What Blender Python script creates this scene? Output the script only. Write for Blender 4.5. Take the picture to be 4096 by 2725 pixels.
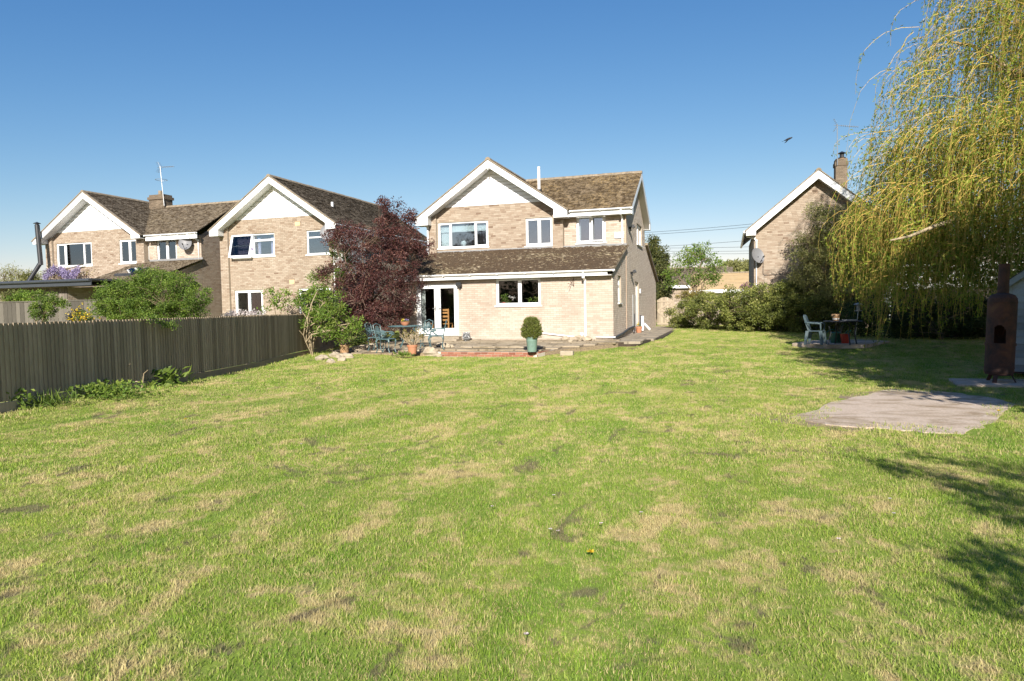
import bpy, math, random
import numpy as np
from mathutils import Matrix, Vector
random.seed(7); rng = np.random.default_rng(11)
for o in list(bpy.data.objects): bpy.data.objects.remove(o)
scene = bpy.context.scene; COL = scene.collection
rad = math.radians
# ---------------------------------------------------------------- camera (24 mm lens, 1.55 m above the lawn)
F, CX, CY, H = 2731., 2048., 1362.5, 1.55
YAW, ROLL, PITCH = rad(17.7), 0.0174, math.atan((1362.5-1226)/2731.)
f0 = np.array([-math.sin(YAW), math.cos(YAW), 0]); r0 = np.array([math.cos(YAW), math.sin(YAW), 0]); zv = np.array([0, 0, 1.])
FW = math.cos(PITCH)*f0-math.sin(PITCH)*zv; u0 = math.sin(PITCH)*f0+math.cos(PITCH)*zv
RT = math.cos(ROLL)*r0-math.sin(ROLL)*u0; UP = math.cos(ROLL)*u0+math.sin(ROLL)*r0
CAM = np.array([0, 0, H])
cd = bpy.data.cameras.new('camera'); cam = bpy.data.objects.new('camera', cd); COL.objects.link(cam)
cd.sensor_width = 36; cd.lens = 24; cd.clip_start = .05; cd.clip_end = 3000
cam.matrix_world = Matrix(((RT[0], UP[0], -FW[0], 0), (RT[1], UP[1], -FW[1], 0), (RT[2], UP[2], -FW[2], H), (0, 0, 0, 1)))
scene.camera = cam
# ---------------------------------------------------------------- sky, sun, exposure
SUN_EL, SUN_B = rad(27), rad(12.8)      # light travels into the garden (+Y) and slightly to the left
LD = np.array([-math.sin(SUN_B)*math.cos(SUN_EL), math.cos(SUN_B)*math.cos(SUN_EL), -math.sin(SUN_EL)])
w = bpy.data.worlds.new('World'); scene.world = w; w.use_nodes = True
nt = w.node_tree; bg = nt.nodes['Background']
sky = nt.nodes.new('ShaderNodeTexSky'); sky.sky_type = 'NISHITA'; sky.sun_disc = False
sky.sun_elevation = SUN_EL
sky.sun_rotation = math.atan2(-LD[0], -LD[1])
sky.air_density = 1.0; sky.dust_density = .35; sky.ozone_density = 2.2; sky.altitude = 60
sep = nt.nodes.new('ShaderNodeSeparateColor'); cmb = nt.nodes.new('ShaderNodeCombineColor'); nt.links.new(sky.outputs[0], sep.inputs[0])
EXPO = 1.3
for i, (g_, k_) in enumerate(((1.5, 1.18), (1.06, .885), (.68, .875))):      # deeper blue overhead, the same response in every direction
    a_ = nt.nodes.new('ShaderNodeMath'); a_.operation = 'MULTIPLY'; a_.inputs[1].default_value = .126; nt.links.new(sep.outputs[i], a_.inputs[0])
    m1 = nt.nodes.new('ShaderNodeMath'); m1.operation = 'MINIMUM'; m1.inputs[1].default_value = 1; nt.links.new(a_.outputs[0], m1.inputs[0])
    m2 = nt.nodes.new('ShaderNodeMath'); m2.operation = 'MAXIMUM'; m2.inputs[1].default_value = 1; nt.links.new(a_.outputs[0], m2.inputs[0])
    b0 = nt.nodes.new('ShaderNodeMath'); b0.operation = 'POWER'; b0.inputs[1].default_value = g_; nt.links.new(m1.outputs[0], b0.inputs[0])
    b_ = nt.nodes.new('ShaderNodeMath'); b_.operation = 'MULTIPLY'; nt.links.new(b0.outputs[0], b_.inputs[0]); nt.links.new(m2.outputs[0], b_.inputs[1])
    c_ = nt.nodes.new('ShaderNodeMath'); c_.operation = 'MULTIPLY'; c_.inputs[1].default_value = k_/(2**EXPO*.1); nt.links.new(b_.outputs[0], c_.inputs[0]); nt.links.new(c_.outputs[0], cmb.inputs[i])
nt.links.new(cmb.outputs[0], bg.inputs[0]); bg.inputs[1].default_value = 0.1
sl = bpy.data.lights.new('sun', 'SUN'); sl.energy = 3.7; sl.angle = rad(.53); sl.color = (1., .945, .86)
sun = bpy.data.objects.new('sun', sl); COL.objects.link(sun)
sun.rotation_euler = Vector(LD).to_track_quat('-Z', 'Y').to_euler(); sun.location = (20, -30, 30)
vs = scene.view_settings; vs.view_transform = 'Standard'; vs.look = 'None'; vs.exposure = EXPO; vs.gamma = 1; vs.use_curve_mapping = False
scene.cycles.max_bounces = 6; scene.cycles.transparent_max_bounces = 12
scene.cycles.diffuse_bounces = 3

# ---------------------------------------------------------------- pixel of the 4096 px photograph -> point
def ray(u, v): return FW+RT*(u-CX)/F-UP*(v-CY)/F
def gp(u, v, z=0.): d = ray(u, v); return CAM+d*(z-H)/d[2]
def yp(u, v, Y): d = ray(u, v); return CAM+d*Y/d[1]
def xp(u, v, X): d = ray(u, v); return CAM+d*X/d[0]
def proj(p):
    d = np.asarray(p, float)-CAM; Z = d@FW
    return CX+F*(d@RT)/Z, CY-F*(d@UP)/Z, Z
def ss(a, b, x):
    t = np.clip((np.asarray(x, float)-a)/(b-a), 0, 1); return t*t*(3-2*t)
def gz(x, y):
    x = np.asarray(x, float); y = np.asarray(y, float)
    return .20*ss(19.6, 26, y)+.10*ss(26, 40, y)+.08*ss(15, 19, y)*ss(-9, -12.5, x)+.12*ss(-8.2, -10.4, x)*(1-ss(8.5, 12.5, y))+.006*np.sin(x*1.3+.4*y)*np.sin(y*.9-.3*x)
def gnd(u, v):
    z = 0.
    for _ in range(12): p = gp(u, v, z); z = float(gz(p[0], p[1]))
    return np.array([p[0], p[1], z])

# ---------------------------------------------------------------- mesh helpers
def mesh_np(name, V, Q, rnd=None, smooth=False):
    V = np.asarray(V, np.float32); Q = np.asarray(Q, np.int32); k = Q.shape[1]
    me = bpy.data.meshes.new(name); me.vertices.add(len(V)); me.vertices.foreach_set('co', V.ravel())
    me.loops.add(Q.size); me.loops.foreach_set('vertex_index', Q.ravel())
    me.polygons.add(len(Q)); me.polygons.foreach_set('loop_start', np.arange(0, Q.size, k, dtype=np.int32))
    me.polygons.foreach_set('use_smooth', np.full(len(Q), smooth))
    me.update(calc_edges=True)
    if rnd is not None:
        a = me.attributes.new('rnd', 'FLOAT', 'POINT'); a.data.foreach_set('value', np.asarray(rnd, np.float32))
    return me
def link(name, me, mat=None, parent=None, loc=None):
    o = bpy.data.objects.new(name, me)
    if mat is not None and me is not None and not me.materials: me.materials.append(mat)
    COL.objects.link(o)
    if parent is not None:
        o.parent = parent
        if loc is None and parent.get('_abs'): o.location = -parent.location
    if loc is not None: o.location = loc
    return o
def tag(o, label=None, cat=None, group=None, kind=None):
    if label: o['label'] = label
    if cat: o['category'] = cat
    if group: o['group'] = group
    if kind: o['kind'] = kind
    return o
def thing(name, label, cat, loc=(0, 0, 0), rz=0., group=None, absolute=False):
    """Empty at the thing's base. absolute: children carry world coordinates."""
    o = bpy.data.objects.new(name, None); COL.objects.link(o); o.empty_display_size = .2
    o.location = loc; o.rotation_euler = (0, 0, rz); tag(o, label, cat, group)
    if absolute: o['_abs'] = 1
    return o
class MB:
    def __init__(s): s.v = []; s.f = []; s.r = []
    def add(s, vs, fs, r=.5):
        b = len(s.v); s.v += [tuple(map(float, p)) for p in vs]; s.f += [tuple(b+i for i in f) for f in fs]; s.r += [r]*len(vs); return s
    def box(s, x0, x1, y0, y1, z0, z1, r=.5):
        return s.add([(x0, y0, z0), (x1, y0, z0), (x1, y1, z0), (x0, y1, z0), (x0, y0, z1), (x1, y0, z1), (x1, y1, z1), (x0, y1, z1)],
                     [(0, 3, 2, 1), (4, 5, 6, 7), (0, 1, 5, 4), (1, 2, 6, 5), (2, 3, 7, 6), (3, 0, 4, 7)], r)
    def obox(s, c, a, b, d, r=.5):
        """box from centre and three half axes"""
        c, a, b, d = map(lambda q: np.asarray(q, float), (c, a, b, d))
        vs = [c+i*a+j*b+k*d for k in (-1, 1) for j, i in ((-1, -1), (-1, 1), (1, 1), (1, -1))]
        return s.add(vs, [(0, 3, 2, 1), (4, 5, 6, 7), (0, 1, 5, 4), (1, 2, 6, 5), (2, 3, 7, 6), (3, 0, 4, 7)], r)
    def prism(s, poly, off, r=.5):
        """polygon (list of 3d points) swept by the vector off"""
        n = len(poly); P = [np.asarray(p, float) for p in poly]; Q = [p+np.asarray(off, float) for p in P]
        return s.add(P+Q, [tuple(range(n))[::-1], tuple(range(n, 2*n))]+[(i, (i+1) % n, n+(i+1) % n, n+i) for i in range(n)], r)
    def tube(s, pts, rr, n=6, r=.5, cap=True):
        P = np.asarray(pts, float); m = len(P); rr = np.broadcast_to(np.asarray(rr, float), (m,)); T = np.gradient(P, axis=0)
        ref = np.array([0, 0, 1.]) if abs(T[0, 2]) < .9*np.linalg.norm(T[0]) else np.array([1., 0, 0]); vs = []
        for i in range(m):
            t = T[i]/(np.linalg.norm(T[i])+1e-9); a = np.cross(t, ref); a /= np.linalg.norm(a)+1e-9; b = np.cross(t, a); ref = np.cross(a, t)*1. if False else ref
            for k in range(n): an = 2*math.pi*k/n; vs.append(P[i]+rr[i]*(a*math.cos(an)+b*math.sin(an)))
        fs = [(i*n+k, i*n+(k+1) % n, (i+1)*n+(k+1) % n, (i+1)*n+k) for i in range(m-1) for k in range(n)]
        if cap: fs += [tuple(range(n))[::-1], tuple(range((m-1)*n, m*n))]
        return s.add(vs, fs, r)
    def lathe(s, prof, c=(0, 0, 0), n=20, r=.5):
        vs = []; c = np.asarray(c, float); m = len(prof)
        for (q, z) in prof:
            for k in range(n): an = 2*math.pi*k/n; vs.append(c+np.array([q*math.cos(an), q*math.sin(an), z]))
        fs = [(i*n+k, i*n+(k+1) % n, (i+1)*n+(k+1) % n, (i+1)*n+k) for i in range(m-1) for k in range(n)]
        return s.add(vs, fs, r)
    def blob(s, c, R, seed=0, n=7, m=5, jit=.18, r=.5):
        g = random.Random(seed); vs = []
        for j in range(m):
            ph = math.pi*(j+.5)/m
            for k in range(n):
                an = 2*math.pi*k/n+.3*j; q = 1+g.uniform(-jit, jit)
                vs.append((c[0]+R[0]*q*math.sin(ph)*math.cos(an), c[1]+R[1]*q*math.sin(ph)*math.sin(an), c[2]+R[2]*q*math.cos(ph)))
        fs = [(j*n+k, j*n+(k+1) % n, (j+1)*n+(k+1) % n, (j+1)*n+k)[::-1] for j in range(m-1) for k in range(n)]
        fs += [tuple(range(n)), tuple(range((m-1)*n, m*n))[::-1]]
        return s.add(vs, fs, r)
    def mesh(s, name='m', smooth=False):
        me = bpy.data.meshes.new(name); me.from_pydata(s.v, [], s.f)
        a = me.attributes.new('rnd', 'FLOAT', 'POINT'); a.data.foreach_set('value', np.asarray(s.r, np.float32))
        if smooth:
            for p in me.polygons: p.use_smooth = True
            try: me.set_sharp_from_angle(angle=rad(42))
            except Exception: pass
        me.update(); return me
    def build(s, name, mat, parent=None, smooth=False, bevel=0., loc=None):
        o = link(name, s.mesh(name, smooth), mat, parent, loc)
        if bevel:
            b = o.modifiers.new('edge', 'BEVEL'); b.width = bevel; b.segments = 2; b.limit_method = 'ANGLE'
        return o
def bx(*a, **k): return MB().box(*a, **k)

# ---------------------------------------------------------------- materials
def mat_new(name):
    m = bpy.data.materials.new(name); m.use_nodes = True; nt = m.node_tree; return m, nt, nt.nodes['Principled BSDF'], nt.nodes['Material Output']
def node(nt, t, **k):
    n = nt.nodes.new(t)
    for a, b in k.items(): setattr(n, a, b)
    return n
def ramp(nt, fac, stops, interp='LINEAR'):
    n = node(nt, 'ShaderNodeValToRGB'); cr = n.color_ramp; cr.interpolation = interp
    while len(cr.elements) < len(stops): cr.elements.new(.5)
    for e, (p, c) in zip(cr.elements, stops): e.position = p; e.color = (*c, 1) if len(c) == 3 else c
    nt.links.new(fac, n.inputs[0]); return n.outputs[0]
def noise(nt, scale, detail=4, rough=.6, vec=None, dist=0.):
    n = node(nt, 'ShaderNodeTexNoise'); n.inputs['Scale'].default_value = scale; n.inputs['Detail'].default_value = detail
    n.inputs['Roughness'].default_value = rough; n.inputs['Distortion'].default_value = dist
    if vec is not None: nt.links.new(vec, n.inputs['Vector'])
    return n.outputs['Fac']
def pos(nt, scale=None, rot=None):
    g = node(nt, 'ShaderNodeNewGeometry'); o = g.outputs['Position']
    if scale is not None:
        mp = node(nt, 'ShaderNodeMapping'); mp.inputs['Scale'].default_value = scale
        if rot is not None: mp.inputs['Rotation'].default_value = rot
        nt.links.new(o, mp.inputs['Vector']); o = mp.outputs[0]
    return o
def mix(nt, fac, a, b, mode='MIX'):
    n = node(nt, 'ShaderNodeMix', data_type='RGBA', blend_type=mode)
    for sock, val in ((n.inputs[0], fac), (n.inputs[6], a), (n.inputs[7], b)):
        if isinstance(val, (int, float)): sock.default_value = val
        elif isinstance(val, tuple): sock.default_value = (*val, 1)
        else: nt.links.new(val, sock)
    return n.outputs[2]
def bump(nt, bsdf, h, strength=.3, dist=.01):
    b = node(nt, 'ShaderNodeBump'); b.inputs['Strength'].default_value = strength; b.inputs['Distance'].default_value = dist
    nt.links.new(h, b.inputs['Height']); nt.links.new(b.outputs[0], bsdf.inputs['Normal'])
def attr(nt, name='rnd'):
    return node(nt, 'ShaderNodeAttribute', attribute_name=name).outputs['Fac']
def simple(name, col, rough=.6, var=.12, scale=6., metal=0., dirt=None, dirt_amt=.5, bmp=.0, bscale=40., coat=0.):
    m, nt, b, out = mat_new(name); p = pos(nt)
    n = noise(nt, scale, 5, .65, p)
    lo = tuple(c*(1-var) for c in col); hi = tuple(min(1, c*(1+var)) for c in col)
    c = ramp(nt, n, [(.3, lo), (.7, hi)])
    if dirt:
        d = noise(nt, scale*.37+.8, 6, .7, p); f = ramp(nt, d, [(.45, (0, 0, 0)), (.72, (dirt_amt,)*3)]); c = mix(nt, f, c, dirt)
    nt.links.new(c, b.inputs['Base Color']); b.inputs['Roughness'].default_value = rough; b.inputs['Metallic'].default_value = metal
    if coat: b.inputs['Coat Weight'].default_value = coat
    if bmp: bump(nt, b, noise(nt, bscale, 4, .6, p), bmp)
    return m
def leafmat(name, stops, trans=.35, rough=.55, nscale=1.2, nvar=.35):
    m, nt, b, out = mat_new(name)
    c = ramp(nt, attr(nt), stops); n = noise(nt, nscale, 2, .5, pos(nt))
    v = ramp(nt, n, [(.3, (1-nvar,)*3), (.7, (1+nvar*.0,)*3)]); c = mix(nt, 1., c, v, 'MULTIPLY')
    nt.links.new(c, b.inputs['Base Color']); b.inputs['Roughness'].default_value = rough; b.inputs['Specular IOR Level'].default_value = .35
    t = node(nt, 'ShaderNodeBsdfTranslucent'); nt.links.new(c, t.inputs[0]); mx = node(nt, 'ShaderNodeMixShader'); mx.inputs[0].default_value = trans
    nt.links.new(b.outputs[0], mx.inputs[1]); nt.links.new(t.outputs[0], mx.inputs[2]); nt.links.new(mx.outputs[0], out.inputs[0]); return m
def glassmat(name, refl, tint=(.9, .95, .95)):
    m, nt, b, out = mat_new(name); nt.nodes.remove(b)
    tr = node(nt, 'ShaderNodeBsdfTransparent'); tr.inputs[0].default_value = (*tint, 1)
    gl = node(nt, 'ShaderNodeBsdfGlossy'); gl.inputs['Roughness'].default_value = .01; gl.inputs[0].default_value = (.95, .97, 1, 1)
    fr = node(nt, 'ShaderNodeFresnel'); fr.inputs[0].default_value = 1.5
    ad = node(nt, 'ShaderNodeMath', operation='ADD'); ad.inputs[1].default_value = refl; nt.links.new(fr.outputs[0], ad.inputs[0])
    mx = node(nt, 'ShaderNodeMixShader'); nt.links.new(ad.outputs[0], mx.inputs[0]); nt.links.new(tr.outputs[0], mx.inputs[1]); nt.links.new(gl.outputs[0], mx.inputs[2])
    nt.links.new(mx.outputs[0], out.inputs[0]); return m
def brickmat(name, stops, stain=(.16, .13, .09), amt=.35):
    m, nt, b, out = mat_new(name); p = pos(nt)
    c = ramp(nt, attr(nt), stops)
    n = noise(nt, 55, 4, .7, p); c = mix(nt, 1., c, ramp(nt, n, [(.25, (.82,)*3), (.75, (1.1,)*3)]), 'MULTIPLY')
    s = noise(nt, .9, 6, .62, pos(nt, (1, 1, .45)), .6); f = ramp(nt, s, [(.52, (0, 0, 0)), (.78, (amt,)*3)]); c = mix(nt, f, c, stain)
    nt.links.new(c, b.inputs['Base Color']); b.inputs['Roughness'].default_value = .9; b.inputs['Specular IOR Level'].default_value = .2
    bump(nt, b, n, 1., .014); return m
def tilemat(name, stops, moss=.0, lichen=.35, lich_col=(.38, .25, .08), sc=3.5):
    m, nt, b, out = mat_new(name); p = pos(nt)
    c = ramp(nt, attr(nt), stops)
    l = noise(nt, sc*4, 6, .7, p, .5); l2 = noise(nt, .55, 3, .5, p)
    lf = node(nt, 'ShaderNodeMath', operation='MULTIPLY'); nt.links.new(ramp(nt, l, [(.46, (0, 0, 0)), (.6, (1, 1, 1))]), lf.inputs[0]); nt.links.new(ramp(nt, l2, [(.35, (.1,)*3), (.65, (lichen*1.6,)*3)]), lf.inputs[1])
    c = mix(nt, lf.outputs[0], c, lich_col)
    w_ = noise(nt, sc*9, 3, .6, p, .4); c = mix(nt, ramp(nt, w_, [(.66, (0, 0, 0)), (.74, (.45,)*3)]), c, (.42, .37, .28))
    if moss:
        q = noise(nt, sc*1.6, 7, .75, p, .6); c = mix(nt, ramp(nt, q, [(.5-.12*moss, (0, 0, 0)), (.58, (.9,)*3)]), c, (.055, .036, .018))
    nt.links.new(c, b.inputs['Base Color']); b.inputs['Roughness'].default_value = .95; b.inputs['Specular IOR Level'].default_value = .15
    bump(nt, b, l, .6, .012); return m
M = {}
M['white'] = simple('white_upvc', (.80, .80, .79), .35, .03, 3, dirt=(.55, .54, .5), dirt_amt=.12)
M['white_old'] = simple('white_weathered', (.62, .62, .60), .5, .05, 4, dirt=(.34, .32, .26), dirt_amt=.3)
M['siding'] = simple('white_cladding', (.84, .84, .84), .45, .02, 2, dirt=(.6, .58, .52), dirt_amt=.15)
M['mortar'] = simple('mortar', (.34, .28, .21), .95, .15, 9, bmp=.3)
M['mortar_side'] = M['mortar']
M['brick_buff'] = brickmat('brick_buff', [(0, (.53, .45, .375)), (.45, (.475, .395, .32)), (.8, (.42, .335, .265)), (1, (.33, .245, .185))], amt=.38)
M['brick_tan'] = brickmat('brick_tan', [(0, (.41, .34, .265)), (.4, (.35, .278, .21)), (.75, (.295, .222, .162)), (1, (.205, .14, .098))], amt=.22)
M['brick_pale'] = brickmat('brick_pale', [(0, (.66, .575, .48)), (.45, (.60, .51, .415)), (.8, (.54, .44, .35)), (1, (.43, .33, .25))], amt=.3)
M['brick_red'] = brickmat('brick_red', [(0, (.36, .16, .10)), (.5, (.30, .125, .08)), (1, (.21, .08, .05))], amt=.25)
M['spruce'] = None
M['brick_dark'] = brickmat('brick_dark', [(0, (.22, .17, .12)), (.5, (.15, .115, .08)), (1, (.09, .07, .05))], amt=.4)
TS = [(0, (.25, .195, .13)), (.35, (.175, .135, .088)), (.7, (.115, .087, .056)), (1, (.045, .034, .023))]
M['tile_main'] = tilemat('tile_lichen', TS, .12, .5, (.38, .27, .12))
M['tile_moss'] = tilemat('tile_mossy', [(0, (.34, .285, .21)), (.4, (.19, .155, .11)), (1, (.07, .056, .04))], .5, .7, (.46, .39, .25))
M['tile_plain'] = tilemat('tile_plain', [(0, (.23, .19, .14)), (.4, (.155, .125, .092)), (1, (.08, .063, .046))], .15, .35, (.32, .27, .18))
M['tile_pale'] = tilemat('tile_pale', [(0, (.36, .29, .2)), (.5, (.29, .23, .15)), (1, (.2, .15, .09))], .0, .3, (.4, .33, .2))
M['moss'] = simple('roof_moss', (.062, .038, .018), 1., .5, 14)
M['roofbase'] = simple('roof_underlay', (.06, .045, .03), .95)
M['ridge'] = simple('ridge_tile', (.25, .20, .14), .95, .3, 8, dirt=(.1, .08, .05), dirt_amt=.6, bmp=.4)
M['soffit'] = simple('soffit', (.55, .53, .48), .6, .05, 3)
M['glass_up'] = glassmat('glass_upper', .17, (.82, .88, .9))
M['glass_lo'] = glassmat('glass_lower', -.015, (.9, .93, .93))
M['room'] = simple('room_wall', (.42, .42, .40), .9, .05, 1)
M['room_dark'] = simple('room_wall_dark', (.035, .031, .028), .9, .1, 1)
M['curtain'] = simple('curtain_white', (.7, .7, .68), .9, .06, 5)
M['lilac'] = simple('curtain_lilac', (.62, .53, .70), .9, .1, 4)
M['black_metal'] = simple('black_metal', (.025, .026, .028), .4, .2, 8)
M['grey_metal'] = simple('grey_metal', (.35, .36, .36), .4, .15, 8, metal=.6)
M['lead'] = simple('lead_flashing', (.22, .22, .22), .6, .15, 6)
M['dish'] = simple('dish_grey', (.17, .17, .175), .5, .06, 4)
M['fence'] = None
def woodmat(name, a, bcol, green=None, gamt=.4, grain=(30, 30, 1.6), rough=.9):
    m, nt, b, out = mat_new(name)
    n = noise(nt, 3., 6, .7, pos(nt, grain)); c = ramp(nt, n, [(.25, a), (.75, bcol)])
    r = ramp(nt, attr(nt), [(0, (.66,)*3), (1, (1.22,)*3)]); c = mix(nt, 1., c, r, 'MULTIPLY')
    if green: c = mix(nt, ramp(nt, noise(nt, 1.3, 5, .7, pos(nt, (1, 1, .5))), [(.4, (0, 0, 0)), (.7, (gamt,)*3)]), c, green)
    nt.links.new(c, b.inputs['Base Color']); b.inputs['Roughness'].default_value = rough; b.inputs['Specular IOR Level'].default_value = .2
    bump(nt, b, n, .5, .006); return m
M['fence'] = woodmat('fence_board', (.30, .225, .155), (.52, .42, .305), (.26, .22, .13), .3)
M['fence_nb'] = woodmat('fence_grey', (.085, .075, .06), (.15, .135, .11))
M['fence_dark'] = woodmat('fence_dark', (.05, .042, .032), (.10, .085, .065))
M['gate'] = woodmat('gate_wood', (.30, .24, .17), (.44, .37, .28), (.25, .22, .14), .3)
M['shed'] = woodmat('shed_paint', (.23, .255, .275), (.34, .37, .39), None, 0, (1.6, 30, 30), .75)
M['concrete'] = simple('concrete', (.43, .36, .30), .95, .28, 3.5, dirt=(.13, .105, .065), dirt_amt=.95, bmp=.5, bscale=30)
M['slab'] = simple('patio_slab', (.43, .36, .26), .95, .2, 3, dirt=(.10, .085, .055), dirt_amt=.8, bmp=.4, bscale=25)
M['pathslab'] = simple('path_slab', (.30, .25, .185), .95, .2, 3, dirt=(.09, .08, .05), dirt_amt=.6, bmp=.4, bscale=25)
M['stone'] = simple('limestone', (.36, .30, .215), .9, .2, 7, dirt=(.25, .19, .12), dirt_amt=.6, bmp=.6, bscale=22)
M['terracotta'] = simple('terracotta', (.42, .17, .085), .8, .12, 5, dirt=(.42, .3, .22), dirt_amt=.4)
M['terra_old'] = simple('terracotta_mossy', (.36, .21, .11), .9, .2, 6, dirt=(.12, .11, .06), dirt_amt=.6)
M['greenpot'] = simple('pot_green_glaze', (.16, .245, .20), .35, .06, 4)
M['soil'] = simple('soil', (.05, .036, .024), 1., .4, 20, bmp=.6)
M['verdigris'] = simple('verdigris_metal', (.065, .115, .12), .45, .25, 12, dirt=(.16, .21, .21), dirt_amt=.3)
M['plastic_green'] = simple('plastic_weathered_green', (.055, .085, .095), .55, .2, 9, dirt=(.2, .23, .23), dirt_amt=.5)
M['can_green'] = simple('plastic_green', (.02, .11, .065), .4, .1, 4)
M['bucket'] = simple('plastic_red', (.40, .035, .018), .4, .1, 4)
M['slate'] = simple('dark_tabletop', (.03, .03, .032), .5, .25, 8)
def slabmat(name, a, b_, moss, pale):
    m, nt, b, out = mat_new(name); p = pos(nt); n1 = noise(nt, 2.2, 6, .65, p, .4); c = ramp(nt, n1, [(.3, a), (.7, b_)])
    c = mix(nt, ramp(nt, noise(nt, 1.1, 7, .72, pos(nt, (.7, 1.5, 1)), 1.0), [(.47, (0, 0, 0)), (.62, (.9,)*3)]), c, moss)
    c = mix(nt, ramp(nt, noise(nt, 3.4, 6, .7, pos(nt, (1, 1, 1)), .7), [(.60, (0, 0, 0)), (.70, (.7,)*3)]), c, pale)
    g_ = noise(nt, 45, 4, .7, p); c = mix(nt, 1., c, ramp(nt, g_, [(.3, (.72,)*3), (.7, (1.12,)*3)]), 'MULTIPLY')
    nt.links.new(c, b.inputs['Base Color']); b.inputs['Roughness'].default_value = .95; b.inputs['Specular IOR Level'].default_value = .15; bump(nt, b, g_, .5, .01); return m
M['concrete'] = slabmat('old_concrete', (.50, .395, .305), (.60, .495, .40), (.27, .20, .12), (.66, .58, .50))
M['slab'] = slabmat('patio_slab', (.33, .265, .18), (.44, .365, .26), (.17, .135, .08), (.50, .44, .34))
def rust():
    m, nt, b, out = mat_new('rusty_steel'); p = pos(nt)
    n = noise(nt, 4, 7, .7, p, .4); c = ramp(nt, n, [(.28, (.022, .016, .015)), (.45, (.06, .028, .02)), (.62, (.105, .042, .024)), (.8, (.17, .08, .035))])
    nt.links.new(c, b.inputs['Base Color']); b.inputs['Roughness'].default_value = .85; bump(nt, b, noise(nt, 60, 4, .6, p), .35, .004); return m
M['rust'] = rust()
M['ink'] = simple('black_inside', (.012, .011, .01), .95)
M['oak'] = simple('oak', (.42, .19, .06), .5, .25, 9)
M['bark'] = simple('bark', (.15, .115, .08), .95, .35, 14, bmp=.7, bscale=25)
M['bark_pale'] = simple('bark_pale', (.33, .26, .16), .9, .3, 14)
M['twig'] = simple('twig', (.20, .15, .09), .9, .3, 10)
M['twig_red'] = simple('twig_reddish', (.17, .115, .08), .9, .3, 10)
M['willow_twig'] = simple('willow_twig', (.52, .35, .085), .8, .25, 5)
M['willow_leaf'] = leafmat('willow_leaf', [(0, (.13, .20, .022)), (.5, (.27, .36, .036)), (1, (.50, .52, .08))], .45)
M['plum_leaf'] = leafmat('plum_leaf', [(0, (.045, .018, .018)), (.5, (.105, .038, .034)), (.85, (.18, .075, .056)), (1, (.27, .14, .10))], .25, .5)
M['leaf_mid'] = leafmat('leaf_mid', [(0, (.07, .125, .018)), (.5, (.135, .21, .03)), (1, (.25, .32, .06))], .38)
M['leaf_bright'] = leafmat('leaf_bright', [(0, (.10, .18, .025)), (.5, (.19, .30, .04)), (1, (.34, .42, .08))], .42)
M['leaf_privet'] = leafmat('leaf_privet', [(0, (.055, .105, .014)), (.5, (.125, .205, .025)), (1, (.28, .37, .06))], .35)
M['leaf_dark'] = leafmat('leaf_dark', [(0, (.025, .05, .014)), (.5, (.05, .085, .022)), (1, (.10, .14, .035))], .3)
M['leaf_hedge'] = leafmat('leaf_hedge', [(0, (.07, .09, .022)), (.45, (.19, .225, .05)), (.8, (.34, .365, .08)), (1, (.52, .50, .16))], .32, .45)
M['leaf_olive'] = leafmat('leaf_olive', [(0, (.17, .18, .06)), (.5, (.34, .345, .115)), (1, (.52, .49, .19))], .45)
M['leaf_conifer'] = leafmat('leaf_conifer', [(0, (.05, .065, .018)), (.5, (.10, .115, .03)), (1, (.18, .17, .05))], .25)
M['spruce'] = leafmat('spruce_needle', [(0, (.09, .125, .025)), (.5, (.19, .235, .04)), (1, (.34, .36, .07))], .3)
M['leaf_dusky'] = leafmat('leaf_dusky', [(0, (.03, .03, .03)), (.5, (.055, .05, .055)), (1, (.10, .095, .10))], .2)
M['leaf_bronze'] = leafmat('leaf_bronze', [(0, (.12, .12, .03)), (.5, (.26, .22, .05)), (1, (.42, .33, .08))], .35)
M['wisteria'] = leafmat('wisteria_flower', [(0, (.20, .15, .33)), (.6, (.36, .29, .50)), (1, (.58, .53, .68))], .3)
M['flower_white'] = leafmat('flower_white', [(0, (.55, .42, .42)), (1, (.82, .78, .74))], .3)
M['flower_yellow'] = leafmat('flower_yellow', [(0, (.62, .38, .02)), (1, (.85, .68, .05))], .2)
M['flower_violet'] = leafmat('flower_violet', [(0, (.12, .06, .25)), (.6, (.3, .2, .5)), (1, (.75, .7, .8))], .2)
M['lilac_fl'] = leafmat('lilac_flower', [(0, (.16, .05, .12)), (1, (.34, .14, .26))], .2)
M['dark_clad'] = simple('anthracite', (.045, .05, .058), .45, .12, 3)
M['timber_clad'] = woodmat('timber_cladding', (.14, .12, .10), (.26, .22, .18))
M['red_door'] = simple('brown_door', (.11, .045, .025), .5)
M['leafmould'] = simple('leaf_litter', (.24, .18, .11), 1., .5, 25, bmp=.8)
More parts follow.
